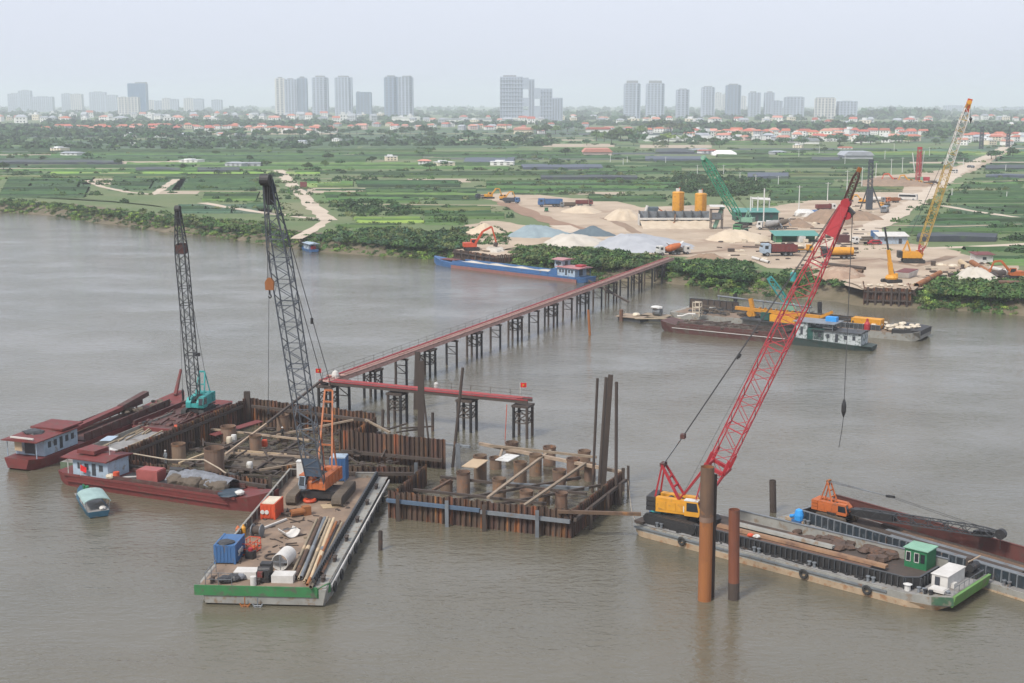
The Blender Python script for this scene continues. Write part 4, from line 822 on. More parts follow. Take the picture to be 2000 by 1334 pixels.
for px, by, ty, wd, lb in ((350, 905, 866, 28, 'grey brown casing stub by the wall of the larger cofferdam'), (447, 868, 832, 30, 'rusty casing stub beside the maroon sheet in the larger cofferdam'), (553, 862, 810, 24, 'square-looking dark casing stub behind the grey boom foot'), (420, 935, 875, 40, 'broad dark rusty casing stub at the platform corner'), (500, 895, 850, 24, 'casing stub under the timbers of the platform'), (705, 838, 815, 22, 'low casing stub by the torn end of the back wall')):
    g = G(px, by, 0); Rr = wd * g.y / FPX / 2; h = A(px, ty, g.y).z; t = thing('casing_stub', lb, 'pipe', g, 0, 'casing stubs in the larger cofferdam')
    MB().hollow((0, 0, -1), (0, 0, h), Rr, .05, 18).build('casing', M['stub'], t); MB().hollow((0, 0, h - .25), (0, 0, h + .02), Rr + .05, .04, 18).build('rim_band', M['pipe_rust'], t)
def plank(name, p0, z0, p1, z1, w_, h_, m, label, cat, group=None):
    a, b = G(p0[0], p0[1], z0), G(p1[0], p1[1], z1); o = MB().bar((0, 0, 0), b - a, w_, h_).build(name, m); o.location = a; return tag(o, label, cat, group)
plank('timber_beam', (953, 972), 2.9, (1075, 880), 2.4, .36, .25, M['wood'], 'long pale timber beam over the casing stubs, nearer the gap in the wall', 'beam', 'beams over the open cofferdam')
plank('timber_beam', (1020, 990), 3.0, (1143, 905), 2.6, .36, .25, M['wood'], 'long pale timber beam over the casing stubs, nearer the tall leaning piles', 'beam', 'beams over the open cofferdam')
plank('timber_beam', (957, 870), 2.7, (1165, 893), 2.7, .3, .3, M['wood'], 'long thin beam across the back of the open cofferdam', 'beam', 'beams over the open cofferdam')
plank('steel_beam', (995, 946), 1.3, (1150, 955), 1.3, .5, .4, M['steel'], 'grey steel beam low across the middle of the open cofferdam', 'beam')
plank('steel_beam', (845, 958), 1.7, (880, 938), 1.7, .3, .3, M['pipe_rust'], 'short rusty beam in the gap beside the low return wall', 'beam')
plank('steel_beam', (1089, 999), 3.1, (1252, 1004), 3.0, .36, .36, M['pipe_rust'], 'long rusty beam reaching from the cofferdam corner to the barge', 'beam')
plank('steel_beam', (868, 867), 3.0, (918, 873), 3.0, .34, .3, M['steel'], 'short grey beam sticking out at the end of the high wall', 'beam')
def sheet_board(p, z, sx, sy, rz, m, name, label, tilt=0):
    o = MB().box(-sx / 2, sx / 2, -sy / 2, sy / 2, -.05, .05).build(name, m); o.location = G(p[0], p[1], z); o.rotation_euler = (tilt, 0, rz); return tag(o, label, 'sheet')
sheet_board((928, 905), 3.0, 2.1, 3.9, -.35, M['ply'], 'plywood_sheet', 'brown plywood sheet lying on casing stubs'); sheet_board((991, 894), 2.6, 1.9, 3.4, -.45, M['white'], 'white_sheet', 'dirty white sheet lying on beams in the open cofferdam')
for i, (a, za, b, zb, w_, m_, lb) in enumerate((((412, 838), 1.8, (604, 860), 1.8, .3, 'wood', 'long brown beam behind the platform in the larger cofferdam'), ((440, 884), 1.6, (604, 893), 1.6, .3, 'wood', 'pale beam along the front of the platform with clutter'), ((540, 850), 1.9, (690, 820), 3.2, .28, 'wood', 'slanting beam running up to the back wall of the larger cofferdam'), ((507, 918), 1.9, (604, 903), 2.2, .28, 'wood', 'slanting grey beam beside the white cabinet'), ((350, 905), 1.3, (412, 882), 1.6, .3, 'ply', 'pale short plank near the grey brown casing stub'), ((465, 880), 1.6, (560, 888), 1.5, .22, 'ply', 'pale plank lying on the platform with helmets'), ((714, 820), 3.6, (762, 845), 3.2, .3, 'wood', 'plank leaning on the torn end of the back wall'))):
    plank('timber_beam', a, za, b, zb, w_, .25, M[m_], lb, 'beam', 'beams in the larger cofferdam')
plank('maroon_sheet', (415, 850), 1.7, (508, 822), 2.2, 1.5, .1, M['maroon'], 'maroon steel sheet leaning by the back wall of the larger cofferdam', 'sheet')
for px, py, m_, lb in ((448, 866, 'cream', 'cream sack on the platform of the larger cofferdam'), (507, 869, 'teal', 'teal drum on the platform clutter'), (517, 872, 'redorange', 'red orange drum on the platform clutter'), (488, 916, 'white', 'white drum standing on the low wall by the red boat'), (457, 862, 'white', 'white box beside the cream sack')):
    g = G(px, py, 1.2); single(MB().lathe([(.05, 0), (.38, 0), (.42, .3), (.42, .7), (.36, .95), (.05, 1.0)], n=12), 'drum' if 'drum' in lb else 'sack' if 'sack' in lb else 'box', M[m_], lb, 'drum' if 'drum' in lb else 'sack' if 'sack' in lb else 'box', g)

# ---------------------------------------------------------------- piles standing alone in the river
def lone_pile(base, top_px, Rr, m, label, sq=False, n=18, cat='pile', group='lone piles in the river', cap=None, z1=None):
    g = Vector(base); tp = A(top_px[0], top_px[1], g.y) if z1 is None else Vector(z1)
    t = thing('steel_pile', label, cat, g, 0, group); d = tp - g
    if sq: mb = MB(); mb.bar(-d * .08, d, Rr * 2, .05); mb.bar(-d * .08 + Vector((0, Rr * 1.6, 0)), d + Vector((0, Rr * 1.6, 0)), Rr * 2, .05); mb.bar(-d * .08 + Vector((0, Rr * .8, 0)), d + Vector((0, Rr * .8, 0)), .06, Rr * 1.5); mb.build('shaft', m, t)
    else: MB().hollow(-d * .1, d, Rr, .04, n).build('shaft', m, t)
    return t, d
t, d = lone_pile(G(1376, 1172, 0), (1382, 912), .66, M['orange_rust'], 'taller of two big rusty piles before the red crane, orange with brown top')
u = d.normalized(); MB().hollow(d * .60, d + u * .03, .675, .05, 18).build('upper_band', M['pipe_rust'], t); MB().hollow(d * .598, d * .635, .69, .05, 18).build('scale_ring', M['stub'], t)
MB().bar(Vector((.78, .75, -1)), d * .93 + Vector((.78, .75, 0)), .55, .3).build('guide_pile', M['dark_rust'], t)
t, d = lone_pile(G(1433, 1170, 0), (1434, 995), .54, M['maroon_rust'], 'shorter dark red pipe pile beside the big orange one'); MB().hollow(d * -.02, d * .19, .56, .05, 18).build('wet_band', M['dark_rust'], t)
lone_pile(G(1510, 1000, 0), (1509, 938), .40, M['dark_rust'], 'brown pipe pile standing behind the two barges'); lone_pile(G(1227, 962, 0), (1227, 910), .17, M['dark_rust'], 'thin dark pile off the corner of the open cofferdam')
lone_pile(G(743, 1074, 0), (743, 1037), .24, M['dark_rust'], 'short dark stub pile in the water beside the crane barge'); lone_pile(G(845, 842, 0), (845, 806), .22, M['dark_rust'], 'short stub pile under the branch jetty, the one beside the tall pair'); lone_pile(G(747, 838, 0), (748, 800), .22, M['dark_rust'], 'short stub pile by the end of the larger cofferdam')
lone_pile(G(1152, 655, 0), (1149, 605), .26, M['orange_rust'], 'short leaning rusty pile in front of the far jetty spans'); lone_pile(G(895, 915, 0), (894, 868), .3, M['steel'], 'grey stub pile under the leaning dark one', True)
lone_pile(G(822, 905, 0), (822, 706), .42, M['dark_rust'], 'tall brown double pile behind the high cofferdam wall', True); lone_pile(G(812, 800, 0), (815, 688), .38, M['dark_rust'], 'dark pile just behind the tall double pile', True)
lone_pile(G(884, 912, 0), (904, 718), .2, M['dark_rust'], 'thin dark pile leaning across the branch jetty'); lone_pile(G(838, 868, 0), (826, 765), .14, M['dark_rust'], 'thin brace pile leaning on the tall double pile')
for i, (bx, by, tx, ty, rr, lb) in enumerate(((1157, 962, 1167, 739, .17, 'tall thin pile at the cofferdam corner, leaning, first of the bundle'), (1169, 965, 1184, 737, .2, 'tall leaning pile in the bundle, second from left'), (1178, 958, 1193, 733, .3, 'thickest leaning pile of the bundle at the cofferdam corner'), (1203, 985, 1204, 746, .2, 'tall upright pile beside the leaning bundle'))):
    lone_pile(G(bx, by, 0), (tx, ty), rr, M['dark_rust'], lb, i == 2, 10, 'pile', 'tall piles at the cofferdam corner')

# ---------------------------------------------------------------- the trestle jetty and its branch
J0, J1, JB = Vector((-28.6, 202.3, 0)), Vector((44.1, 368.0, 0)), Vector((2.6, 188.4, 0)); JZ = 5.6
def trestle(a, b, wd, label, bents, name='trestle_jetty', side=1, rail_side=1, pipes=True, pinkside=True):
    L = (b - a).length; hd = math.atan2(b.y - a.y, b.x - a.x); t = thing(name, label, 'jetty', a, hd, None)
    z = JZ; e = wd / 2
    for k, y in enumerate((-e, e)): 
        MB().box(-1, L, y - .14, y + .14, z - (.62 if pinkside else .45), z - .1).build('girder', M['pink'] if pinkside else M['dark_rust'], t)
        MB().box(-1, L, y - .10, y + .10, z - .02, z + .14).build('kerb_rail', M['pink'] if pinkside and k == 0 else M['kerb'], t)
    base = MB().box(0, 2.35, -e + .1, e - .1, z - .1, z).build('deck_panel', M['pink'] if pinkside else M['deckgrey'], t); base.location.x = -1
    for i in range(1, int(L / 2.4)):
        o = base.copy(); col.objects.link(o); o.location = (i * 2.4 - 1, 0, rnd.uniform(-.03, .02))
    if pipes:
        for k, y in enumerate((-.35, .3)):
            MB().tube((-.5, y, z + .2), (L - 1, y, z + .2), .11, 7).build('concrete_pipe', M['kerb'] if k or not pinkside else M['pink'], t)
    rb = MB().tube((0, 0, z), (0, 0, z + 1.15), .035, 5).build('rail_post', M['dark_rust'], t); n = int(L / 3.2); rb.location = (0, rail_side * e, 0)
    for i in range(1, n):
        o = rb.copy(); col.objects.link(o); o.location = (i * 3.2, rail_side * e, 0)
    for dz in (.55, 1.1): MB().bar((0, rail_side * e, z + dz), (L, rail_side * e, z + dz), .035).build('handrail', M['dark_rust'], t)
    for s, four in bents:
        cap = MB().cbox(s, 0, z - 1.08, .4 if not four else 2.6, wd + .9, .32).build('pile_cap', M['dark_rust'], t)
        xs = (s - 1.05, s + 1.05) if four else (s,)
        for x in xs:
            for y in (-e - .15, e + .15): MB().tube((x, y, -2), (x, y, z - 1.05), .23, 8).build('pile', M['black'] if rnd.random() < .5 else M['dark_rust'], t)
        br = MB(); e2 = e + .15
        for x in xs:
            br.bar((x, -e2, 3.6), (x, e2, 3.6), .13); br.bar((x, -e2, 2.2), (x, e2, 2.2), .13); br.bar((x, -e2, 2.2), (x, e2, 3.6), .11)
        if four:
            for y in (-e2, e2): br.bar((xs[0], y, 3.6), (xs[1], y, 3.6), .13); br.bar((xs[0], y, 2.2), (xs[1], y, 2.2), .13); br.bar((xs[0], y, 3.6), (xs[1], y, 2.2), .11); br.bar((xs[0], y, 2.2), (xs[1], y, 3.6), .11)
        br.build('brace', M['dark_rust'], t)
    return t
mainb = [(0, True), (4.6, False)] + [q for k in range(9) for q in ((14 + 19.6 * k, True), (23.8 + 19.6 * k, False)) if q[0] < 179]
jt = trestle(J0, J1, 1.8, 'long red and pink pipe jetty on many steel piles crossing to the bank', mainb)
jb = trestle(J0 + Vector((1.6, -1.0, 0)), JB, 1.7, 'short dark red branch jetty ending at the open cofferdam', [(10.5, True), (22.2, True), (31.2, True)], rail_side=1, pinkside=False)
plank('raking_beam', (1150, 548), 4.6, (1228, 590), 1.0, .45, .4, M['dark_rust'], 'dark beam sloping down from the jetty to a small float', 'beam')
plank('concrete_pipeline', (440, 888), 1.9, (520, 828), 3.6, .26, .26, M['wood'], 'pale lower length of the pipe sloping into the larger cofferdam', 'pipe', 'slanting pipe lengths'); plank('concrete_pipeline', (520, 828), 3.6, (627, 744), 5.9, .3, .3, M['dark_rust'], 'dark upper length of the pipe sloping from the jetty head', 'pipe', 'slanting pipe lengths')
g = A(990, 790, 187); single(MB().tube((0, 0, 0), (-.3, 0, -6.0), .05, 6), 'hanging_hose', M['redorange'], 'thin red hose hanging from the branch jetty to the water', 'hose', g)
def flag(px, py, y, label, ph=2.6, s=1.0):
    p = A(px, py, y); t = thing('flag', label, 'flag', p - Vector((0, 0, ph)), 0, 'red flags on the jetty')
    MB().tube((0, 0, 0), (0, 0, ph + .4 * s), .035, 6).build('pole', M['white'], t)
    V = []; n = 6
    for i in range(n + 1):
        x = .9 * s * i / n; V += [(x, .06 * math.sin(i * 1.4), ph - .35 * s), (x, .06 * math.sin(i * 1.4 + .4), ph + .33 * s)]
    c = MB(); c.add(V, [(2 * i, 2 * i + 2, 2 * i + 3, 2 * i + 1) for i in range(n)]); cl_ = c.build('cloth', mat('flag_red', (.62, .012, .012), None, .7) if 'flag_red' not in bpy.data.materials else bpy.data.materials['flag_red'], t)
    st = [(.45 * s + (.21 if i % 2 == 0 else .085) * s * math.sin(i * math.pi / 5), ph + (.21 if i % 2 == 0 else .085) * s * math.cos(i * math.pi / 5)) for i in range(10)]
    MB().side(st, -.12, -.09).build('star', M['yellow'], cl_)
flag(616, 724, 202, 'red flag with yellow star at the head of the long jetty'); flag(1016, 752, 188, 'red flag with yellow star at the end of the branch jetty', 1.6)
g = A(852, 744, 196); single(MB().lathe([(.05, 0), (.3, 0), (.34, .3), (.34, .8), (.15, 1.0), (.05, 1.0)], n=10), 'water_drum', M['white'], 'small white drum on the branch jetty by the railing', 'drum', Vector((g.x, g.y, JZ)))
g = G(655, 738, JZ); t = thing('pump_valve', 'grey pipe valve block where the branch jetty leaves the long one', 'valve', g)
MB().lathe([(.1, 0), (.55, .0), (.6, .5), (.4, 1.0), (.1, 1.2)], n=10).build('body', M['concrete'], t); MB().tube((-1.4, 0, .35), (1.4, .3, .35), .16, 8).build('pipe_elbow', M['pink'], t)

# ================================================================ barges, boats and cranes on the river
def hull(mb, st):   # stations: x, y-left, y-right at deck, bottom inset, z bottom, z deck
    return mb.loft([[(x, yl + ins, zb), (x, yr - ins, zb), (x, yr, zt), (x, yl, zt)] for x, yl, yr, ins, zb, zt in st])
def place(t_or_o, base_thing, x, y, z, rz=0):
    l = base_thing.location; h = base_thing.rotation_euler.z; v = vrot((x, y, 0), h); t_or_o.location = (l.x + v.x, l.y + v.y, l.z + z); t_or_o.rotation_euler = (0, 0, h + rz); return t_or_o
def local(t, p):
    d = Vector((p[0] - t.location.x, p[1] - t.location.y, 0)); v = vrot(d, -t.rotation_euler.z); return v.x, v.y
def coaming(t, pts, z0, z1, m, mr, step=.8, closed=False, out=.10, name='coaming'):
    """a plate wall with ribs along pts; each straight length a part, its ribs sub-parts"""
    for a, b in zip(pts, pts[1:]):
        w_ = MB().bar((a[0], a[1], (z0 + z1) / 2), (b[0], b[1], (z0 + z1) / 2), .08, z1 - z0).build(name, m, t)
        MB().bar((a[0], a[1], z1 + .04), (b[0], b[1], z1 + .04), .22, .1).build('coaming_cap', mr, w_)
        a_, b_ = Vector((a[0], a[1], 0)), Vector((b[0], b[1], 0)); L = (b_ - a_).length; n = max(1, int(L / step)); u = (b_ - a_).normalized(); nn = Vector((u.y, -u.x, 0)) * out; first = None
        for i in range(n + 1):
            p = a_.lerp(b_, i / n) + nn
            if first is None: first = MB().side([(-.05, z0), (.05, z0), (.05, z1), (-.05, z1)], -.13, .13).build('rib', mr, w_); o = first
            else: o = first.copy(); col.objects.link(o)
            o.location = (p.x, p.y, 0); o.rotation_euler = (0, 0, math.atan2(u.y, u.x))
def bollards(t, pts, z, m=None, r=.16):
    for x, y in pts:
        b_ = MB(); b_.lathe([(.02, z), (r, z), (r, z + .42), (r * 1.45, z + .45), (r * 1.45, z + .55), (.02, z + .56)], x - .28, y, 8); b_.lathe([(.02, z), (r, z), (r, z + .42), (r * 1.45, z + .45), (r * 1.45, z + .55), (.02, z + .56)], x + .28, y, 8); b_.build('bollard', m or M['black'], t)
def tyre(t, p, ax, r=.45):
    b_ = MB(); n, k = 14, 6; rg = []
    for i in range(n + 1):
        a = 2 * math.pi * i / n; rr = []
        for j in range(k):
            c = 2 * math.pi * j / k; q = r + .16 * math.cos(c); w_ = .12 * math.sin(c)
            rr.append((p[0] + q * math.cos(a), p[1] + w_, p[2] + q * math.sin(a)) if ax == 'y' else (p[0] + w_, p[1] + q * math.cos(a), p[2] + q * math.sin(a)))
        rg.append(rr)
    b_.loft(rg, cap=False); b_.build('tyre_fender', M['rubber'], t)

# ---------------------------------------------------------------- crane barge with the green bow
CB = thing('crane_barge', 'grey deck barge with a green bow carrying the orange crane and stacked pipes', 'barge', (-24.35, 122.4, 0), R(86.4))
hull(MB(), [(0, -6.45, 5.75, .35, .18, 1.75), (1.6, -6.45, 6.35, .3, -.5, 1.75), (3.2, -6.45, 6.4, .1, -1, 1.75), (37.5, -6.2, 6.2, .1, -1, 1.75), (39.4, -6.2, 6.2, .4, .4, 1.75)]).build('hull', M['hullgrey'], CB)
MB().side([(-.12, 1.0), (.02, 1.0), (.02, 2.0), (-.12, 2.0)], -5.6, 6.45).build('bow_band', M['hullgreen'], CB)
MB().bar((-.05, -5.6, 1.38), (1.7, -6.5, 1.45), .14, .95).build('bow_band', M['hullgreen'], CB)
MB().box(.1, 39.2, -6.0, 6.1, 1.752, 1.80).build('deck', M['deckdirt'], CB)
coaming(CB, [(.6, -5.0), (38.6, -5.0)], 1.8, 2.6, M['steel'], M['boom_grey'], .8)
coaming(CB, [(38.6, 5.9), (9.5, 5.9)], 1.8, 2.8, M['dark_rust'], M['hullgrey'], 2.4, out=-.1, name='bulwark'); coaming(CB, [(38.8, -4.9), (38.8, -2.4)], 1.8, 2.4, M['hullgrey'], M['hullgrey'], 1.5); coaming(CB, [(38.8, 3.2), (38.8, 5.9)], 1.8, 2.7, M['dark_rust'], M['hullgrey'], 1.5)
MB().box(2, 39, -6.62, -6.46, 1.25, 1.55).build('rubbing_strake', M['concrete'], CB); MB().box(.4, 39.2, -6.35, -5.15, 1.803, 1.84).build('side_walkway', M['hullgrey'], CB)
bollards(CB, [(x, -5.75) for x in (2.2, 8, 14.5, 21, 27.5, 34)] + [(1.2, 5.0), (1.2, .4)], 1.82, M['dark_rust'])
for x in (3, 6.5, 11, 14.5, 18, 22, 25, 29, 33): tyre(CB, (x, -6.72, 1.0), 'y')
rl = MB()
for x, y in ((.5, 5.5), (.5, 4.2), (.5, 2.9), (2.5, 5.5), (4.2, 5.5)): rl.tube((x, y, 1.8), (x, y, 3.1), .04, 5)
for z in (2.4, 3.05): rl.bar((.5, 5.5, z), (.5, 2.9, z), .05); rl.bar((.5, 5.5, z), (4.2, 5.5, z), .05)
rl.build('bow_railing', M['steel'], CB)
for y, m_ in ((1.45, 'orange_rust'), (.2, 'steel')):
    a_ = MB(); a_.tube((-.35, y, 1.0), (-.35, y, -.05), .06, 6); a_.tube((-.35, y - .45, .15), (-.35, y + .45, .15), .07, 6); a_.pipe([(-.35, y - .5, .35), (-.35, y - .3, .0), (-.35, y, -.1), (-.35, y + .3, .0), (-.35, y + .5, .35)], .08, 6); a_.build('anchor', M[m_], CB)
for x, y0, y1, lb in ((3.0, 3.2, .95, 'white'), (2.2, -.75, -2.9, 'white')):
    MB().box(x - .75, x + .75, min(y0, y1), max(y0, y1), 1.8, 2.55).build('bow_locker', M['concrete'], CB)
w_ = MB(); w_.box(1.4, 3.4, -.55, .75, 1.8, 2.3); w_.tube((2.2, -.5, 2.75), (2.2, .7, 2.75), .45, 12); w_.cbox(3.1, .1, 2.3, .9, 1.1, 1.0); w_.cbox(1.5, -.3, 2.3, .4, .4, .8); w_.build('anchor_winch', M['black'], CB); MB().cbox(1.62, .35, 2.32, .5, .5, .55).build('winch_motor', M['maroon'], CB)
def put(name, mb, m, label, cat, t, x, y, z, rz=0, smooth=False): return place(single(mb, name, m, label, cat, smooth=smooth), t, x, y, z, rz)
def on_deck(o, px, py, rz=0, dz=1.82, t=CB):
    g = G(px, py, dz); o.location = g; o.rotation_euler = (0, 0, rz); return o
# containers and deck gear
def container(name, label, L, W_, h, m, px, py, rz, dz, text=None, mt=None, tz=.85, cat='container'):
    t = thing(name, label, cat); on_deck(t, px, py, rz, dz)
    MB().box(-L / 2, L / 2, -W_ / 2, W_ / 2, .12, h).build('body', m, t); cr = MB()
    for s_ in (-1, 1):
        n = int(L / .34)
        for i in range(n): cr.cbox(-L / 2 + (i + .5) * L / n, s_ * W_ / 2, .25, L / n * .5, .09, h - .4)
    for i in range(int(W_ / .34)): cr.cbox(L / 2, -W_ / 2 + (i + .5) * W_ / int(W_ / .34), .25, .09, W_ / int(W_ / .34) * .5, h - .4); cr.cbox(-L / 2, -W_ / 2 + (i + .5) * W_ / int(W_ / .34), .25, .09, W_ / int(W_ / .34) * .5, h - .4)
    cr.build('corrugated_panels', m, t)['kind'] = 'stuff'
    fr = MB()
    for x in (-1, 1):
        for y in (-1, 1): fr.cbox(x * (L / 2 - .06), y * (W_ / 2 - .06), 0, .2, .2, h + .06)
    for y in (-1, 1): fr.box(-L / 2, L / 2, y * (W_ / 2 - .06) - .09, y * (W_ / 2 - .06) + .09, h - .1, h + .05); fr.box(-L / 2, L / 2, y * (W_ / 2 - .06) - .09, y * (W_ / 2 - .06) + .09, 0, .16)
    fr.build('corner_frame', m, t); return t
def lettering(t, s, size, loc, rot, m, name='lettering', ext=.02):
    cu = bpy.data.curves.new(name, 'FONT'); cu.body = s; cu.size = size; cu.extrude = ext; cu.align_x = 'CENTER'; cu.align_y = 'CENTER'
    tmp = bpy.data.objects.new(name, cu); col.objects.link(tmp); dg = bpy.context.evaluated_depsgraph_get(); me = bpy.data.meshes.new_from_object(tmp.evaluated_get(dg)); bpy.data.objects.remove(tmp)
    me.materials.clear(); me.materials.append(m); o = bpy.data.objects.new(name, me); col.objects.link(o); o.parent = t; o.location = loc; o.rotation_euler = rot; return o
t = container('shipping_container', 'blue steel container with white letters on its side and a black tarp on top', 3.7, 2.15, 1.95, M['blue'], 441, 1100, R(86), 1.82)
t.location.x += .1; t.location.y += 1.6
lettering(t, 'SIPO', .85, (-.2, -1.19, .85), (R(90), 0, 0), M['white'], ext=.03)
tb = MB().blob((-.9, .1, 2.0), .9, .25, 12, .12); tb.build('roof_tarp', M['tarp'], t)
t = container('generator_set', 'orange generator box with pale top and two white round dials on the crane barge', 3.0, 1.65, 1.75, M['redorange'], 528, 1013, R(82), 1.82, cat='generator'); t.location.y += 1.2
MB().box(-1.4, 1.4, -.72, .72, 1.76, 1.84).build('roof_sheet', M['cream'], t)
for y in (.35, -.15): MB().tube((-1.52, y + .25, .85), (-1.62, y + .25, .85), .24, 14).build('dial', M['white'], t)
t = container('blue_tank', 'tall blue steel tank standing behind the orange crane', 2.0, 1.9, 2.9, M['blue'], 663, 936, R(86), 1.82, cat='tank'); MB().box(-1.0, 1.0, -.95, .95, 2.92, 3.05).build('tank_top', M['paleblue'], t)
t = thing('control_cabinet', 'pale upright cabinet beside the crane track at the barge end', 'cabinet'); on_deck(t, 590, 934, R(84)); MB().box(-.45, .45, -.55, .55, .1, 2.2).build('body', M['concrete'], t); MB().box(-.5, .5, -.6, .6, 2.2, 2.28).build('top', M['white'], t); MB().box(-.47, -.45, -.45, .45, .3, 2.0).build('door', M['white'], t)
# a big pale pipe length with a brace across its mouth, a half ring, bits of gear
t = thing('casing_pipe', 'big pale pipe length lying with a cross brace in its mouth', 'pipe'); on_deck(t, 553, 1092, R(-100), 2.65); MB().hollow((-1.6, 0, 0), (1.0, 0, 0), .86, .06, 24).build('shell', M['concrete'], t); b_ = MB(); b_.bar((.9, -.8, 0), (.9, .8, 0), .07); b_.bar((.9, 0, -.8), (.9, 0, .8), .07); b_.build('cross_brace', M['steel'], t)
t = thing('pipe_half', 'pale half pipe shell lying open on the barge deck', 'pipe'); on_deck(t, 565, 1046, R(-55), 1.85); b_ = MB(); n = 12
b_.loft([[(x, rr * math.cos(a), .95 - rr * math.sin(a)) for a in [math.pi * (.08 + .84 * i / n) for i in range(n + 1)] for rr in (.95,)] + [(x, .88 * math.cos(a), .95 - .88 * math.sin(a)) for a in [math.pi * (.08 + .84 * i / n) for i in range(n, -1, -1)]] for x in (-.9, .9)]); b_.build('shell', M['concrete'], t); MB().bar((0, -.85, .75), (0, .85, .75), .08).build('brace', M['steel'], t)
def torus(R_, r, n=18, k=7): return MB().loft([[((R_ + r * math.cos(c)) * math.cos(a), (R_ + r * math.cos(c)) * math.sin(a), r + r * math.sin(c)) for c in [2 * math.pi * j / k for j in range(k)]] for a in [2 * math.pi * i / n for i in range(n + 1)]], cap=False)
on_deck(single(torus(.62, .2), 'steel_ring', M['redorange'], 'flat orange ring lying in front of the crane tracks', 'ring'), 605, 980)
on_deck(single(torus(.75, .10), 'hose_coil', M['dark_rust'], 'coil of brown hose beside the big pale pipe', 'hose'), 532, 1088); on_deck(single(MB().box(-1.3, 1.3, -.8, .8, 0, .06), 'steel_plate', M['ply'], 'beige plate lying by the right crane track', 'plate'), 650, 988, R(20))
on_deck(single(MB().bar((-2.1, 0, .15), (2.1, 0, .15), .22, .2), 'timber_beam', M['concrete'], 'pale beam lying loose beside the half pipe', 'beam'), 535, 1026, R(58))
for i, (px, py, m_, nm, lb) in enumerate(((583, 1008, 'orange_rust', 'pump', 'rusty orange pump in the middle of the barge deck'), (490, 1078, 'redorange', 'rope_cage', 'red wire cage of gear beside the blue container'), (476, 1048, 'yellow', 'gas_bottle', 'yellow and orange bottles behind the blue container'), (503, 1048, 'dark_rust', 'reel', 'dark hose reel behind the blue container'), (490, 1090, 'black', 'motor', 'black and red motor beside the blue container'))):
    t = thing(nm, lb, nm.replace('_', ' ')); on_deck(t, px, py, rnd.uniform(0, 3))
    if nm == 'pump': MB().tube((-.9, 0, .5), (.7, 0, .5), .42, 12).build('casing', M[m_], t); MB().cbox(1.0, .1, 0, .9, .8, 1.0).build('motor', M[m_], t); MB().pipe([(-.9, 0, .5), (-1.3, .5, .3), (-1.5, 1.3, .2)], .14, 7).build('outlet', M['dark_rust'], t)
    elif nm == 'rope_cage':
        b_ = MB()
        for x in (-.6, .6):
            for y in (-1.2, -.4, .4, 1.2): b_.bar((x, y, 0), (x, y, 1.25), .07)
        for z in (.1, .65, 1.25):
            for x in (-.6, .6): b_.bar((x, -1.2, z), (x, 1.2, z), .07)
            for y in (-1.2, 1.2): b_.bar((-.6, y, z), (.6, y, z), .07)
        b_.build('cage', M[m_], t); MB().blob((0, 0, .4), .6, .6, 9, .2).build('load', M['orange'], t); MB().blob((.1, .7, .4), .45, .6, 9, .2).build('load', M['maroon'], t)
    elif nm == 'gas_bottle': MB().lathe([(.02, 0), (.26, 0), (.26, 1.0), (.1, 1.25), (.1, 1.35), (.02, 1.36)], 0, 0, 10).build('bottle', M['yellow'], t); MB().lathe([(.02, 0), (.26, 0), (.26, 1.0), (.1, 1.25), (.02, 1.3)], .5, .3, 10).build('bottle', M['orange'], t)
    elif nm == 'reel': MB().tube((0, -.5, .7), (0, .5, .7), .45, 12).build('drum', M[m_], t); MB().tube((0, -.55, .7), (0, -.48, .7), .7, 14).build('flange', M['steel'], t); MB().tube((0, .48, .7), (0, .55, .7), .7, 14).build('flange', M['steel'], t)
    else: MB().cbox(0, 0, 0, .9, .7, .8).build('block', M['black'], t); MB().lathe([(.02, .8), (.25, .8), (.25, 1.1), (.02, 1.1)], 0, 0, 10).build('cap', M['red'], t)
# the stack of long pipes and timbers on the right of the deck
lp = [(577, 1127, 627, 1012, 'pipe_rust', .30, 'lowest-lying brown pipe at the edge of the stack nearest the pale pipe'), (588, 1128, 634, 1012, 'steel', .28, 'grey brown pipe second in the stack from the pale pipe'), (597, 1134, 645, 1015, 'wood', .27, 'pale weathered pipe third in the stack from the pale pipe'), (607, 1130, 652, 1013, 'ply', .25, 'tan pipe in the middle of the stack'), (600, 1142, 657, 1020, 'orange_rust', .22, 'orange rusty pipe on top of the stack middle'), (617, 1130, 660, 1020, 'steel', .24, 'bluish steel pipe near the barge wall'), (607, 1147, 668, 1022, 'wood', .25, 'longest pale pipe lying nearest the viewer'), (628, 1120, 673, 1022, 'pipe_rust', .26, 'brown pipe right against the barge wall'), (570, 1122, 619, 1014, 'wood', .2, 'pale thin timber lying outermost toward the pale pipe'), (583, 1130, 640, 1010, 'wood', .18, 'thin pale timber squeezed between the two brown pipes of the stack'), (613, 1140, 664, 1018, 'pipe_rust', .2, 'thin rusty bar between the bluish pipe and the longest pale pipe'), (594, 1136, 649, 1018, 'ply', .17, 'thin tan timber crossing the middle of the stack')]
for i, (x0, y0, x1, y1, m_, r_, lb) in enumerate(lp):
    z = 2.1 + (.45 if i in (4, 3) else 0); a, b = G(x0, y0, z), G(x1, y1, z); t = thing('steel_pipe', lb, 'pipe', a, 0, 'pipes stacked on the crane barge'); r_ *= .72; MB().hollow((0, 0, 0), b - a, r_, .04, 12).build('shaft', M[m_], t); d_ = (b - a).normalized(); MB().hollow((b - a) * .42, (b - a) * .48, r_ + .02, .03, 12).build('weld_band', M['steel' if i % 2 else 'ply'], t)
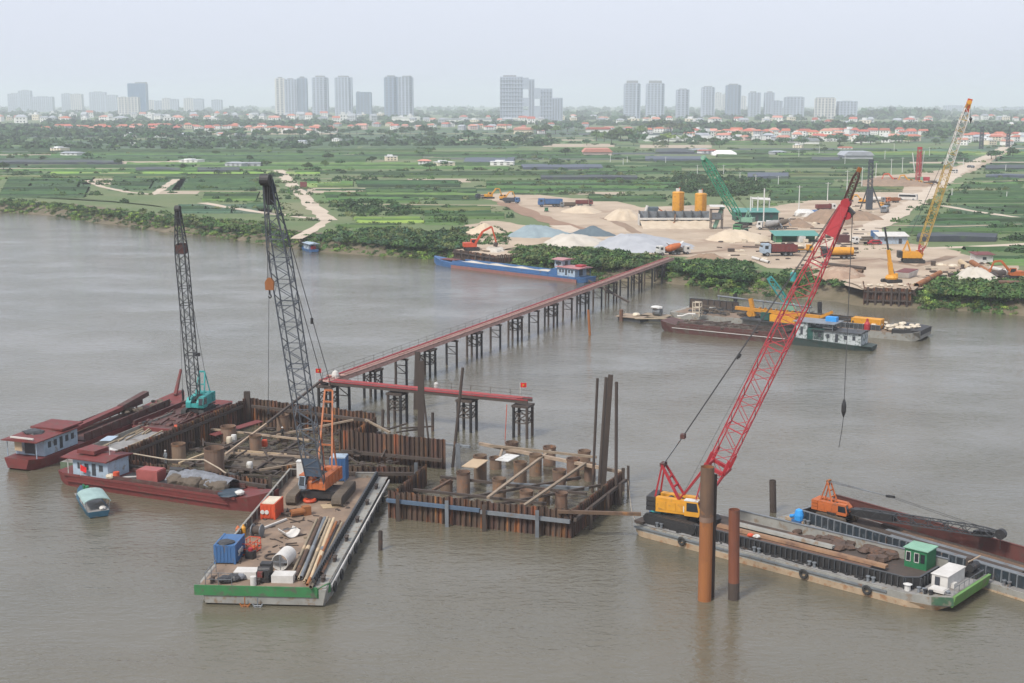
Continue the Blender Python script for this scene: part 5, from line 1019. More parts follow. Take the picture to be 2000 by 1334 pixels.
for i, x in enumerate((6.5, 15.0)): 
    o = single(MB().box(-.12, .12, -1.6, 1.6, 0, .2), 'timber_sleeper', M['wood'], ('timber sleeper under the near part of the pipe stack', 'timber sleeper under the far part of the pipe stack')[i], 'beam'); place(o, CB, x, -2.6, 1.81)
for i, (px, py) in enumerate(((470, 1130), (458, 1133), (440, 1137))): on_deck(single(MB().blob((0, 0, .3), .75, .5, 10, .2), 'tarp_bundle', M['tarp'] if i else M['net'], ('grey net bundle at the green bow', 'black tarp bundle at the green bow beside the net', 'black tarp bundle at the green bow, nearest the railing')[i], 'tarp'), px, py)
on_deck(single(MB().lathe([(.02, 0), (.3, 0), (.3, .9), (.02, .92)], n=12), 'drum', M['concrete'], 'pale drum standing at the green bow beside the winch', 'drum'), 495, 1143)

M['boom_mid'] = mat('boom_weathered_steel', (.060, .070, .085), (.095, .105, .12), .6, .5)
# orange crawler crane with the tall dark boom
B0 = G(628, 972, 1.82); t = C1 = thing('crawler_crane', 'orange crawler crane facing the viewer with a tall dark lattice boom', 'crane', B0)
hd = R(-97); undercarriage(t, hd, 7.4, 6.6, 1.25, 1.15, M['mud'], M['black'])
hs_ = R(-104); superstructure(t, hs_, 1.5, M['orange'], M['orange'], .82, -1, M['paleblue'], M['orange'])
tipw = A(523, 352, 142); foot = vrot((1.5, 0, 2.0), hs_); tip = tipw - B0
sd_ = vrot((0, -1, 0), hs_)
bo, st, bx, by, bd = boom(B0, foot, tip, 2.1, 1.35, M['boom_mid'], seg=1.25, rc=.068, rl=.036, ta=.12, tb=.2, wt=.42, parent=t, side=sd_)
hp = MB(); top = st[-1]; c_ = sum(top, Vector()) / 4; hp.bar(c_ - bd * 2.6, c_ + bd * .4, .95, .9); hp.tube(c_ - bx * .5 + bd * .2 - by * .5, c_ + bx * .5 + bd * .2 - by * .5, .62, 14); hp.tube(c_ - bx * .4 - bd * 1.2 + by * .5, c_ + bx * .4 - bd * 1.2 + by * .5, .42, 12); hp.build('boom_head', M['black'], t)
mt_ = A(642, 762, 160.5) - B0; mb = MB(); f1, f2 = vrot((-1.2, -.9, 3.2), hs_), vrot((-1.2, .9, 3.2), hs_); m1, m2 = mt_ - sd_ * .5, mt_ + sd_ * .5
mb.bar(f1, m2, .2); mb.bar(f2, m1, .2); mb.bar(m1, m2, .24)
for q in (.3, .6, .85): mb.bar(f1.lerp(m2, q), f2.lerp(m1, q), .18)
b1, b2 = vrot((-3.0, -.8, 3.2), hs_), vrot((-3.0, .8, 3.2), hs_); mb.bar(b1, f1.lerp(m2, .45), .2); mb.bar(b2, f2.lerp(m1, .45), .2); mb.build('gantry_frame', M['gantry'], t)
ropes(t, 'pendant_line', [(m1, c_ - bx * .35 + by * .4), (m2, c_ + bx * .35 + by * .4)], .045); mid_ = m1.lerp(c_, .35); MB().cbox(mid_.x, mid_.y, mid_.z, .3, .3, .7).build('pendant_link', M['black'], t)
hk = A(527, 566, 141.5) - B0; hd_ = c_ - by * .6
ropes(t, 'hoist_rope', [(hd_ + bx * .2, hk + Vector((.2, 0, 1.2))), (hd_ - bx * .2, hk + Vector((-.2, 0, 1.2)))], .035); hook(t, hk, M['orange_rust'], .95)
q_ = A(524, 800, 141.5) - B0; ropes(t, 'whip_line', [(hd_ - bx * .45, q_)], .03)
MB().cbox(q_.x, q_.y, q_.z - .5, .22, .22, .6).build('whip_weight', M['black'], t)
pl = MB(); k_ = int(len(st) * .1); pl.add([st[1][0], st[1][1], st[k_][1], st[k_][0]], [(0, 1, 2, 3)]); pl.build('foot_plate', M['blue_steel'], t)

mb = MB()
for i in range(90): x, y = rnd.uniform(2, 37), rnd.uniform(-4, 5.4); mb.blob((x, y, 1.8), rnd.uniform(.08, .28), .7, 6, .3, 4)
for i in range(40): x, y, a_ = rnd.uniform(3, 36), rnd.uniform(-3.5, 5.2), rnd.uniform(0, 3.14); l_ = rnd.uniform(.4, 1.8); mb.bar((x, y, 1.86), (x + l_ * math.cos(a_), y + l_ * math.sin(a_), 1.9), .09)
o = mb.build('deck_litter', M['dark_rust']); o.location = CB.location; o.rotation_euler = CB.rotation_euler; tag(o, 'small dark scraps and rods strewn over the crane barge deck', 'litter', None, 'stuff')
# ---------------------------------------------------------------- vessels behind the larger cofferdam
def cargo_boat(name, label, p0, hd, L, Wd, mh, st_extra, dz=1.6, cat='boat'):
    t = thing(name, label, cat, p0, hd); W2 = Wd / 2
    hull(MB(), [(-1.8, -W2 * .72, W2 * .72, .5, .25, dz + .25), (0, -W2 * .95, W2 * .95, .4, -.5, dz), (2.5, -W2, W2, .25, -.8, dz), (L * .8, -W2, W2, .25, -.8, dz), (L * .9, -W2 * .82, W2 * .82, .4, -.6, dz + .35), (L * .97, -W2 * .42, W2 * .42, .3, -.1, dz + .9), (L, -W2 * .12, W2 * .12, .05, .6, dz + 1.2)]).build('hull', mh, t)
    return t
def deckhouse(t, x0, x1, W_, z, h, mw, mr, over=.6, open_aft=0, win=4, mat_trim=None):
    d_ = MB(); y = W_ / 2; th = .12
    d_.box(x0 + open_aft, x1, -y, y, z, z + h); ho = d_.build('deckhouse', mw, t)
    for i in range(win):
        x = lerp(x0 + open_aft + .5, x1 - .5, (i + .5) / win)
        for s_ in (-1, 1): MB().cbox(x, s_ * y, z + h * (.12 if i == win // 2 else .42), .62, .06, h * (.7 if i == win // 2 else .36)).build('door' if i == win // 2 else 'window', WIN, ho)
    MB().cbox(x0 + open_aft, 0, z + .2, .06, W_ * .35, h * .75).build('aft_opening', WIN, ho)
    for s_ in (-1, 1):
        if open_aft: MB().tube((x0, s_ * y, z), (x0, s_ * y, z + h), .06, 6).build('roof_post', mat_trim or mw, ho)
    r_ = MB(); r_.loft([[(x, -y - over, z + h + .02 + dz), (x, y + over, z + h + .02 + dz), (x, y + over, z + h + .14 + dz), (x, 0, z + h + .42 + dz), (x, -y - over, z + h + .14 + dz)] for x, dz in ((x0 - over, 0), (x1 + over * .5, .05))]); r_.build('roof', mr, ho); return ho
bA = cargo_boat('cargo_boat', 'long maroon cargo boat with grey blue deckhouse, moored outermost behind the cofferdam', (-65.0, 172.3, 0), R(71.7), 38.5, 5.4, M['maroon'], None, 1.35)
ho = deckhouse(bA, -.6, 8.2, 4.6, 1.4, 2.3, M['paleblue'], M['maroon'], .55, 1.6, 5); MB().blob((2.6, .5, 4.15), 1.5, .25, 10, .25).build('roof_tarp', M['tarp'], ho); MB().bar((-.9, -2.2, 4.2), (-.7, 1.6, 4.2), .2).build('roof_pole', M['concrete'], ho); MB().box(4.6, 9.2, -2.6, 2.6, 4.1, 4.32).build('upper_roof', M['maroon'], ho)
MB().add([(-.3, .2, 2.2), (-.4, 1.3, 2.3), (-.4, 1.3, 3.6), (-.3, .2, 3.6)], [(0, 1, 2, 3)]).build('hanging_cloth', M['ply'], ho)
for s_ in (-1, 1): MB().side([(9.5, 1.3), (31, 1.8), (31, 2.9), (9.5, 2.5)], s_ * 2.45 - .08, s_ * 2.45 + .08).build('hold_wall', M['dkmaroon'], bA)
for i in range(9):
    for s_ in (-1, 1): MB().side([(11 + i * 2.3, 1.35), (11.2 + i * 2.3, 1.35), (11.2 + i * 2.3, 2.6), (11 + i * 2.3, 2.6)], s_ * 2.45 - (.0 if s_ > 0 else .22), s_ * 2.45 + (.22 if s_ > 0 else .0)).build('hold_rib', M['dkmaroon'], bA)
MB().box(9.6, 31, -2.35, 2.35, 1.36, 1.5).build('hold_floor', M['dkmaroon'], bA); MB().bar((10, 1.2, 2.2), (24, 1.6, 2.7), 1.0, .6).build('unloading_chute', M['maroon'], bA); MB().bar((24, 1.6, 2.75), (31, 1.7, 3.5), 1.0, .7).build('unloading_chute', M['dkmaroon'], bA)
MB().tube((36.5, 0, 2.2), (38.4, 0, 6.0), .35, 8, .2).build('bow_post', M['maroon'], bA)
b_ = MB()
for i in range(14): b_.blob((rnd.uniform(24, 33), rnd.uniform(-2, 2), 2.0), rnd.uniform(.4, .8), .6, 7, .25)
b_.build('scrap_load', M['mud'], bA)['kind'] = 'stuff'
pt = thing('pontoon', 'dark grey flat pontoon with a green end between the two maroon boats', 'barge', (-57.0, 170.0, 0), R(72.5)); hull(MB(), [(0, -4.2, 3.0, .2, -.4, 1.1), (27, -3.0, 3.0, .2, -.6, 1.1), (29, -2.2, 2.2, .4, .2, 1.1)]).build('hull', M['hullgrey'], pt)
MB().box(-.08, .0, -4.2, 3.0, .1, 1.12).build('end_plate', paint('mossy_green', (.10, .135, .085), (.07, .08, .06)), pt); MB().box(.3, 28, -2.9, 2.8, 1.104, 1.15).build('deck', M['deckgrey'], pt); MB().side([(4, 1.15), (27, 1.15), (27, 1.9), (5, 1.9)], 2.5, 2.6).build('side_plate', M['hullgrey'], pt); MB().side([(3, 1.15), (26, 1.15), (26, 1.6), (3.5, 1.6)], -2.85, -2.75).build('side_plate', M['dark_rust'], pt)
o = single(MB().blob((0, 0, .3), 1.5, .32, 12, .15), 'tarp_bundle', M['white'], 'white tarp heaped on the pontoon end beside the deckhouse', 'tarp'); place(o, pt, 5.0, -.6, 1.15); o = single(MB().blob((0, 0, .3), .8, .6, 10, .2), 'tarp_bundle', M['tarp'], 'black bundle beside the white tarp on the pontoon', 'tarp'); place(o, pt, 3.0, 1.0, 1.15)
cbg = thing('crane_barge', 'small maroon barge under the teal crane', 'barge', (-50.5, 192.0, 0), R(72)); hull(MB(), [(-5, -3.4, 3.4, .5, .2, 1.7), (-3.5, -3.9, 3.9, .2, -.8, 1.5), (11, -3.9, 3.9, .2, -.8, 1.5), (13.5, -2.6, 2.6, .6, .3, 1.9)]).build('hull', M['maroon'], cbg)
MB().box(-4.5, 12.5, -3.3, 3.3, 1.51, 1.6).build('deck', M['dkmaroon'], cbg); coaming(cbg, [(-4, -3.6), (10.5, -3.6)], 1.55, 2.2, M['maroon'], M['dkmaroon'], 1.4); coaming(cbg, [(10.5, 3.6), (-4, 3.6)], 1.55, 2.2, M['maroon'], M['dkmaroon'], 1.4); bollards(cbg, [(-3.6, 2.2), (11.5, 1.4)], 1.6); o = single(torus(.4, .14), 'life_ring', M['redorange'], 'orange and white life ring on the teal crane barge', 'life ring'); place(o, cbg, -3, -3, 1.62)
mb = MB()
for i in range(34): mb.blob((rnd.uniform(-4, 11), rnd.uniform(-3, 3), 1.7), rnd.uniform(.25, .7), .6, 7, .3, 4)
for i in range(20): x, y = rnd.uniform(-4, 9), rnd.uniform(-3, 3); mb.bar((x, y, 1.75), (x + rnd.uniform(1, 3.5), y + rnd.uniform(-1, 1), 1.8 + rnd.random() * .5), .2)
put('deck_clutter', mb, M['dkmaroon'], 'rusty clutter on the deck of the small maroon crane barge', 'clutter', cbg, 0, 0, 0)['kind'] = 'stuff'
mb = MB()
for i in range(26): x, y = rnd.uniform(3, 26), rnd.uniform(-2.5, 2.5); mb.bar((x, y, 1.25), (x + rnd.uniform(1, 5), y + rnd.uniform(-.6, .6), 1.3 + rnd.random() * .3), .18)
put('deck_clutter', mb, M['wood'], 'planks and poles scattered on the grey pontoon deck', 'clutter', pt, 0, 0, 0)['kind'] = 'stuff'
# teal crane
B0 = G(388, 806, 1.62); t = thing('crawler_crane', 'teal crawler crane with a slim dark boom on the maroon barge', 'crane', B0); hd = R(-100); undercarriage(t, hd, 4.8, 3.6, .95, .75); superstructure(t, hd, 1.15, M['teal'], M['teal'], .82, 1, M['teal'], M['teal'])
tp = A(347, 408, 191) - B0; foot = vrot((1.2, 0, 1.8), hd); bo, st, bx, by, bd = boom(B0, foot, tp, 1.45, 1.3, M['boom_grey'], seg=1.25, rc=.07, rl=.04, ta=.12, tb=.2, wt=.4, parent=t, side=vrot((0, -1, 0), hd), plated=((.79, .83, M['dkmaroon']),))
c_ = sum(st[-1], Vector()) / 4; hp = MB(); hp.bar(c_ - bd * 2.4, c_ + bd * .2, .6, .6); hp.tube(c_ - bx * .35, c_ + bx * .35, .5, 12); hp.build('boom_head', M['black'], t)
gt = gantry(t, hd, 1.15, .8, M['teal'], (-1.9, 6.0)); e1 = gt[0].lerp(c_, .10); MB().cbox(e1.x, e1.y, e1.z, .9, .35, .5).build('pendant_link', M['black'], t); ropes(t, 'pendant_line', [(gt[0], c_ - bx * .3), (gt[1], c_ + bx * .3)], .035); p_ = A(357, 770, 190) - B0; ropes(t, 'hoist_rope', [(c_ - by * .5, p_)], .03); MB().lathe([(.02, p_.z - .9), (.15, p_.z - .6), (.18, p_.z + .6), (.02, p_.z + .9)], p_.x, p_.y, 8).build('hook_block', M['black'], t)
# the nearer red boat
bB = cargo_boat('cargo_boat', 'red cargo boat with dark tarps, lying along the near side of the cofferdam', (-55.7, 165.3, 0), R(-24.3), 30.5, 4.6, M['maroon'], None, 1.5)
ho = deckhouse(bB, .2, 6.6, 3.9, 1.55, 2.2, M['paleblue'], M['maroon'], .6, .8, 4, M['white']); MB().box(1.2, 4.0, -1.3, 1.4, 4.25, 4.75).build('roof_hatch', M['maroon'], ho); MB().add([(4.8, -1.2, 6.2), (6.4, -.9, 6.3), (6.1, .9, 6.5), (4.6, .6, 6.4)], [(0, 1, 2, 3)]).build('awning', M['paleblue'], ho); b_ = MB(); b_.tube((5.5, -.2, 4.1), (5.5, -.2, 6.3), .04, 5); b_.build('awning_pole', M['white'], ho)
for s_ in (-1, 1): MB().box(7.2, 24.5, s_ * 1.95 - .07, s_ * 1.95 + .07, 1.5, 2.15).build('hold_coaming', M['dkmaroon'], bB)
MB().box(-.5, 26, -2.36, -2.24, 1.45, 1.75).build('bulwark', M['maroon'], bB); MB().box(-.5, 26, 2.24, 2.36, 1.45, 1.75).build('bulwark', M['maroon'], bB); MB().box(0, 25, -2.44, -2.3, .75, .9).build('rubbing_strake', M['maroon'], bB); MB().box(7.3, 24.4, -1.9, 1.9, 1.5, 1.62).build('hold_cover', M['tarp'], bB)
put('cargo_crate', MB().box(-1.5, 1.5, -1.0, 1.0, 0, 1.3).box(-1.4, 1.4, -.9, .9, 1.3, 1.4), paint('rose_paint', (.32, .085, .075), (.16, .08, .07)), 'faded red box on the hold of the red boat', 'box', bB, 11.6, .2, 1.64, .1)
mb = MB()
for i in range(9): mb.blob((i * .95 - 3.5, rnd.uniform(-.6, .6), .5), rnd.uniform(.9, 1.5), .75, 9, .2)
put('cargo_heap', mb, M['mud'], 'long dark heap of cargo in the hold of the red boat', 'cargo', bB, 18.5, .1, 1.6)['kind'] = 'stuff'
V = []; F = []; nx, ny = 16, 7
for i in range(nx):
    for j in range(ny): V.append((i * .6 - 4.5, j * .55 - 1.2 + math.sin(i * .9) * .12, 1.75 - .35 * abs(i - 6) / 6 - .12 * (j - 3) ** 2 + rnd.uniform(-.14, .14)))
for i in range(nx - 1):
    for j in range(ny - 1): F.append((i * ny + j, (i + 1) * ny + j, (i + 1) * ny + j + 1, i * ny + j + 1))
put('cargo_net', MB().add(V, F), M['net'], 'grey net thrown over the dark cargo heap', 'net', bB, 19.0, .3, 1.75)
put('pipe_roll', MB().tube((-.9, 0, .2), (.9, 0, .2), .22, 10).tube((-1.2, .5, .2), (.8, .5, .2), .2, 10), M['black'], 'black roll with white ends on top of the red boat cargo', 'roll', bB, 15.3, .5, 3.0, .1); put('boat_plank', MB().bar((-1.1, 0, .1), (1.1, 0, .1), .25, .12), M['concrete'], 'white plank on the hold cover next to the faded red box', 'plank', bB, 8.8, -.2, 1.64, .6)
put('tarp_bundle', MB().blob((0, 0, .2), 1.6, .2, 12, .15), mat('blue_black_tarp', (.03, .05, .07), None, .5), 'blue black tarp on the foredeck of the red boat', 'tarp', bB, 24.6, -1.2, 1.7); put('sack', MB().blob((0, 0, .3), .6, .55, 9, .15), M['white'], 'white sack by the blue black tarp on the foredeck', 'sack', bB, 26.0, -1.3, 1.8)
put('oil_drum', MB().lathe([(.02, 0), (.4, 0), (.4, 1.0), (.02, 1.0)], n=12), M['redorange'], 'orange drum by the deckhouse of the red boat', 'drum', bB, 7.6, -1.6, 1.6); put('sack', MB().blob((0, 0, .3), .6, .6, 9, .15), M['cream'], 'cream sack by the orange drum on the red boat', 'sack', bB, 6.9, -1.9, 1.7)
g = G(186, 948, 0); x, y = local(bB, g); ff = thing('flag', 'small red flag hung on the deckhouse of the red boat', 'flag'); place(ff, bB, 2.6, -2.4, 1.7); MB().tube((0, 0, 0), (0, 0, 1.8), .03, 5).build('pole', M['white'], ff); MB().add([(0, -.03, .7), (1.0, -.1, .5), (1.05, -.05, 1.2), (0, 0, 1.5)], [(0, 1, 2, 3)]).build('cloth', bpy.data.materials['flag_red'], ff)
# hose sagging from the deckhouse roof along the low wall
pts = [A(205, 882, 167), A(260, 886, 166.5), A(330, 898, 166), A(398, 898, 164), A(430, 916, 162), A(458, 938, 160)]; o = MB().pipe([p - pts[0] for p in resample(pts, 1.5)], .10, 6).build('sagging_hose', M['paler']); o.location = pts[0]; tag(o, 'pale hose sagging along the low wall above the red boat', 'hose')
# small boat
sb = thing('small_boat', 'little teal boat with a curved pale green canopy beside the red boat', 'boat', (-48.9, 151.0, 0), R(118)); hull(MB(), [(-.9, -1.25, 1.25, .25, .1, .75), (1, -1.4, 1.4, .35, -.3, .7), (6, -1.35, 1.35, .4, -.3, .8), (8.6, -.7, .7, .3, 0, 1.15), (9.4, -.25, .25, .1, .5, 1.3)]).build('hull', paint('boat_teal', (.025, .085, .13), (.12, .10, .08)), sb)
MB().box(-.8, 8, -1.2, 1.2, .72, .78).build('deck', M['deckgrey'], sb); n = 8; r_ = MB(); r_.loft([[(x, 1.55 * math.cos(a), 1.75 + .55 * math.sin(a) + dz) for a in [math.pi * i / n for i in range(n + 1)]] + [(x, 1.48 * math.cos(a), 1.70 + .5 * math.sin(a) + dz) for a in [math.pi * i / n for i in range(n, -1, -1)]] for x, dz in ((-.5, 0), (3.9, .1))]); r_.build('canopy', paint('canopy_green', (.27, .38, .36), (.22, .28, .26), .6, .62), sb)
for x in (-.4, 1.8, 3.8):
    for s_ in (-1, 1): MB().tube((x, s_ * 1.25, .7), (x, s_ * 1.42, 1.9), .035, 5).build('canopy_post', M['steel'], sb)
MB().box(4.2, 7.2, -1.0, 1.0, .8, 1.0).build('foredeck', M['wood'], sb); bollards(sb, [(8.2, 0)], 1.1, M['green'], .1); put('sack', MB().blob((0, 0, .2), .4, .6, 8, .2), M['concrete'], 'pale bundle at the stern of the little teal boat', 'sack', sb, -.4, -.5, .8)
put('oil_can', MB().lathe([(.02, 0), (.25, 0), (.25, .6), (.02, .7)], n=10), M['green'], 'green can on the bow of the little teal boat', 'can', sb, 7.6, -.3, 1.0)

# ---------------------------------------------------------------- the two barges on the right
M['mossy'] = paint('worn_moss_green', (.045, .11, .06), (.16, .15, .11), .7, .5)
M['tansheet'] = mat('tan_rust', (.27, .16, .09), (.18, .10, .06), .85, .5, c3=(.11, .065, .045), s3=.5)
B1 = thing('deck_barge', 'long grey barge with beige waterline and bright green bow carrying the red crane', 'barge', (13.8, 143.8, 0), R(-41.8)); W1 = 9.6
MB().loft([[(x, y0 + i0, zb), (x, W1 - i0, zb), (x, W1, .62), (x, y0, .62)] for x, y0, i0, zb in ((-.1, .3, .3, .2), (1.2, 0, .12, -.8), (32.6, 0, .12, -.8), (34.8, .5, .5, -.2), (36.1, 1.4, .3, .45))]).build('lower_hull', M['hullbeige'], B1)
MB().loft([[(x, y0 + .05, .60), (x, W1 - .05, .60), (x, W1 - .05, zt), (x, y0 + .05, zt)] for x, y0, zt in ((-.1, .3, 1.35), (1.2, 0, 1.3), (32.6, 0, 1.35), (34.8, .45, 1.5), (36.6, 1.4, 1.65))]).build('upper_hull', M['hullgrey'], B1)
MB().add([(36.62, 1.3, .6), (36.62, W1 + .05, .6), (36.9, W1 + .05, 1.75), (36.9, 1.3, 1.75), (36.4, 1.3, .6), (36.4, W1 + .05, .6), (36.6, W1 + .05, 1.75), (36.6, 1.3, 1.75)], [(0, 1, 2, 3), (7, 6, 5, 4), (0, 4, 5, 1), (1, 5, 6, 2), (2, 6, 7, 3), (3, 7, 4, 0)]).build('bow_band', M['limegreen'], B1)
MB().bar((36.7, 1.3, 1.2), (34.9, .42, 1.1), .1, .8).build('bow_band', M['mossy'], B1); MB().box(0, 30.5, -.12, .02, .95, 1.15).build('rubbing_strake', M['steel'], B1)
MB().box(.2, 33.4, .25, W1 - .2, 1.36, 1.40).build('deck', M['deckgrey'], B1); MB().box(33.5, 36.5, 1.5, W1 - .3, 1.66, 1.70).build('foredeck', M['deckgrey'], B1); MB().box(1.4, 32.6, 1.5, W1 - .9, 1.42, 1.5).build('hold_floor', M['dark_rust'], B1)
coaming(B1, [(.8, 1.1), (31.8, 1.1), (32.9, 2.0), (32.9, 6.2)], 1.4, 2.5, M['black'], M['boom_grey'], .62, out=.15); coaming(B1, [(32.6, W1 - .4), (8.0, W1 - .4)], 1.4, 2.4, M['hullgrey'], M['steel'], 2.0, out=.1)
bollards(B1, [(x, .55) for x in (3, 9, 15.5, 22, 28.5)] + [(33.6, 1.0), (35.6, 1.8)], 1.4, M['steel']); bollards(B1, [(34.3, .9), (2, 8.6)], 1.4); tyre(B1, (21.5, -.2, .7), 'y', .38); tyre(B1, (6.5, -.2, .8), 'y', .36); tyre(B1, (28.5, -.2, .75), 'y', .36);
for i in range(7): MB().tube((36.4, 2.0 + i * 1.15, 1.66), (36.4, 2.0 + i * 1.15, 2.35), .03, 5).build('rail_post', M['steel'], B1)
MB().bar((36.4, 2.0, 2.33), (36.4, 8.9, 2.33), .04).build('bow_rail', M['steel'], B1); MB().box(-.2, 1.0, .2, 1.8, 1.4, 1.7).build('end_fender', M['dark_rust'], B1)
for i, (x0, x1, y, m_, lb) in enumerate(((8, 28.0, 2.5, 'dark_rust', 'brown steel sheet lying along the near wall in the long barge'), (7.5, 27.0, 3.4, 'pipe_rust', 'rusty steel sheet second from the near wall in the long barge'), (8.4, 28.4, 4.2, 'tansheet', 'tan rusty steel sheet in the middle of the long barge'), (8, 25.5, 5.0, 'dark_rust', 'dark steel sheet beside the tan one'), (9, 21.5, 6.0, 'hullgrey', 'bright pale steel beam on the far side of the long barge hold'), (9, 19.0, 6.6, 'steel', 'grey steel beam next to the bright pale one'))):
    o = single(MB().side([(-.4, 0), (-.3, .28), (.3, .28), (.4, 0)], 0, x1 - x0), 'steel_sheet', M[m_], lb, 'steel sheet', group='steel sheets lying in the long barge'); place(o, B1, x1, y, 1.55 + (.3 if i in (2, 4) else 0), math.pi / 2)
mb = MB()
for i in range(46): mb.blob((rnd.uniform(-6, 6), rnd.gauss(0, .8), .2), rnd.uniform(.35, .9), .6, 7, .3, 4)
put('scrap_heap', mb, M['spoil'], 'rusty scrap heap along the far side of the long barge', 'scrap', B1, 21.5, 7.7, 1.5)['kind'] = 'stuff'
put('sack', MB().blob((0, 0, .2), .4, .5, 8, .2), M['redorange'], 'small red bundle on the near steel sheets', 'sack', B1, 13.2, 3.0, 2.0); put('sack', MB().blob((0, 0, .2), .4, .5, 8, .2), M['white'], 'small white bundle next to the red one on the steel sheets', 'sack', B1, 13.9, 3.1, 2.0)
gc = thing('cabin', 'dark green steel cabin with white window frames on the long barge', 'cabin'); place(gc, B1, 30.2, 7.9, 1.5); gc.scale = (.74, .74, .8); MB().box(-1.6, 1.6, -1.45, 1.45, 0, 2.45).build('wall', M['green'], gc); MB().loft([[(x, -1.65, 2.46), (x, 1.65, 2.46), (x, 1.65, 2.62), (x, -1.65, 2.55)] for x in (-1.8, 1.8)]).build('roof', M['ltgreen'], gc)
for x, m2 in ((-1.05, 1), (.15, 1), (1.0, 0)):
    wn = MB().cbox(x, -1.47, .85, .6, .05, 1.15).build('window', M['glass'], gc)
    if m2:
        f_ = MB()
        for dx in (-.32, .32): f_.cbox(x + dx, -1.5, .8, .07, .06, 1.25)
        for z in (.8, 2.0): f_.cbox(x, -1.5, z, .7, .06, .07)
        f_.build('window_frame', M['white'], wn)
MB().cbox(-1.62, .2, .1, .05, .8, 1.9).build('door', M['green'], gc)
wh = thing('deck_locker', 'dirty white deckhouse on the foredeck behind the green bow', 'deckhouse'); place(wh, B1, 34.6, 4.7, 1.68); wh.scale = (.74, .86, .66); MB().box(-1.1, 1.1, -2.3, 2.3, 0, 1.9).build('wall', M['concrete'], wh); MB().box(-1.2, 1.2, -2.4, 2.4, 1.9, 2.02).build('roof', M['concrete'], wh); MB().cbox(-.3, -2.31, .15, .7, .04, 1.5).build('door', WIN, wh); MB().cbox(1.3, -1.0, 0, .5, .9, .7).build('step_box', M['concrete'], wh)
wi = thing('deck_winch', 'black anchor winch on the foredeck beside the white deckhouse', 'winch'); place(wi, B1, 35.6, 8.2, 1.68); MB().box(-.8, .8, -.9, .9, 0, .5).build('bed', M['black'], wi); MB().tube((0, -.8, .95), (0, .8, .95), .42, 12).build('drum', M['black'], wi); MB().cbox(-.4, 0, .5, .5, .7, 1.3).build('motor', M['dark_rust'], wi); MB().bar((-.3, -.6, 1.5), (.4, .7, 2.0), .1).build('lever', M['wood'], wi)
put('hatch_cover', MB().box(-.8, .8, -.6, .6, 0, .25).box(-.7, .7, -.5, .5, .25, .32), M['concrete'], 'low grey hatch cover on the foredeck edge', 'hatch', B1, 34.9, 1.9, 1.7); put('winch_stub', MB().lathe([(.02, 0), (.3, 0), (.3, .6), (.45, .65), (.02, .8)], n=10), M['white'], 'small white capstan by the corner of the ribbed wall', 'capstan', B1, 32.3, .7, 1.42)
pb = thing('pump_motor', 'blue pump motor at the stern end beside the red crane', 'motor'); place(pb, B1, .9, 3.4, 1.42); MB().tube((-.8, 0, .6), (.6, 0, .6), .5, 12).build('motor', M['teal'], pb); MB().cbox(0, 0, 0, 1.8, 1.0, .25).build('bed', M['blue'], pb); MB().cbox(-1.0, .2, .2, .5, .7, .8).build('gearbox', M['blue'], pb)
put('white_tank', MB().box(-.6, .6, -.4, .4, 0, .75), M['white'], 'small white box at the crane track', 'box', B1, 2.6, 2.2, 1.45)
mb = MB()
for i in range(70): mb.blob((rnd.uniform(2, 29), rnd.uniform(.5, 1.2), 1.45), rnd.uniform(.12, .3), .8, 6, .3, 4)
for i in range(30): x = rnd.uniform(1, 27); mb.bar((x, rnd.uniform(.4, 1.3), 1.45), (x + rnd.uniform(.5, 2.5), rnd.uniform(.4, 1.3), 1.5), .1)
put('walkway_clutter', mb, M['black'], 'black tyres, ropes and junk along the near walkway of the long barge', 'clutter', B1, 0, 0, 0)['kind'] = 'stuff'
for (x0, y0, z0), (x1, y1, z1), lb in (((13.9, 144.6, 1.6), (14.5, 160.4, 1.6), 'mooring rope from the stern of the long barge to the thin dark pile'), ((-17.0, 158, 1.9), (-14.3, 152.5, 2.6), 'mooring rope from the crane barge to the cofferdam wall'), ((-29.9, 124, 1.9), (-49.8, 150.4, 1.2), 'slack mooring rope from the green bow towards the teal boat')):
    if 'teal' in lb: continue
    a_, b_ = Vector((x0, y0, z0)), Vector((x1, y1, z1)); pts = [a_.lerp(b_, i / 8) - Vector((0, 0, 1.2 * math.sin(math.pi * i / 8))) for i in range(9)]; o = MB().pipe([p - a_ for p in pts], .035, 5).build('mooring_rope', M['paler']); o.location = a_; tag(o, lb, 'rope')
# red crane with yellow house
B0 = G(1332, 1022, 1.5); t = thing('crawler_crane', 'yellow and black crawler crane with a long red lattice boom on the barge', 'crane', B0); hb = R(-41.8); hs_ = R(-24)
undercarriage(t, hb, 7.0, 5.2, 1.1, .95, M['black']); superstructure(t, hs_, 1.45, M['yellow'], M['black'], .88, -1, M['yellow'], M['white'])
l_ = lettering(t, '*', .9, vrot((1.0, -1.62, 2.3), hs_), (R(90), 0, hs_), M['red']); MB().box(.55, 1.25, -1.58, -1.55, 1.8, 2.5).rot(hs_).build('badge', M['white'], t)
tipw = A(1650, 402, 139.5); tip = tipw - B0; foot = vrot((1.9, 0, 2.3), hs_); sdv = vrot((0, -1, 0), hs_)
bo, st, bx, by, bd = boom(B0, foot, tip, 2.7, 2.1, M['boomred'], seg=1.6, rc=.066, rl=.030, ta=.13, tb=.27, wt=.42, parent=t, side=sdv)
n_ = len(st) - 1; k0 = int(n_ * .945); hp = MB(); hp.loft([st[k0], st[n_]], True); hpo = hp.build('boom_head', M['red'], t); c_ = sum(st[n_], Vector()) / 4
kf = int(n_ * .13) + 1; hp = MB()
for k in range(4): hp.bar(st[kf][k], st[kf][(k + 1) % 4], .5, .34); hp.bar(st[kf][k], st[kf + 1][k], .3)
hp.build('boom_collar', M['red'], t)
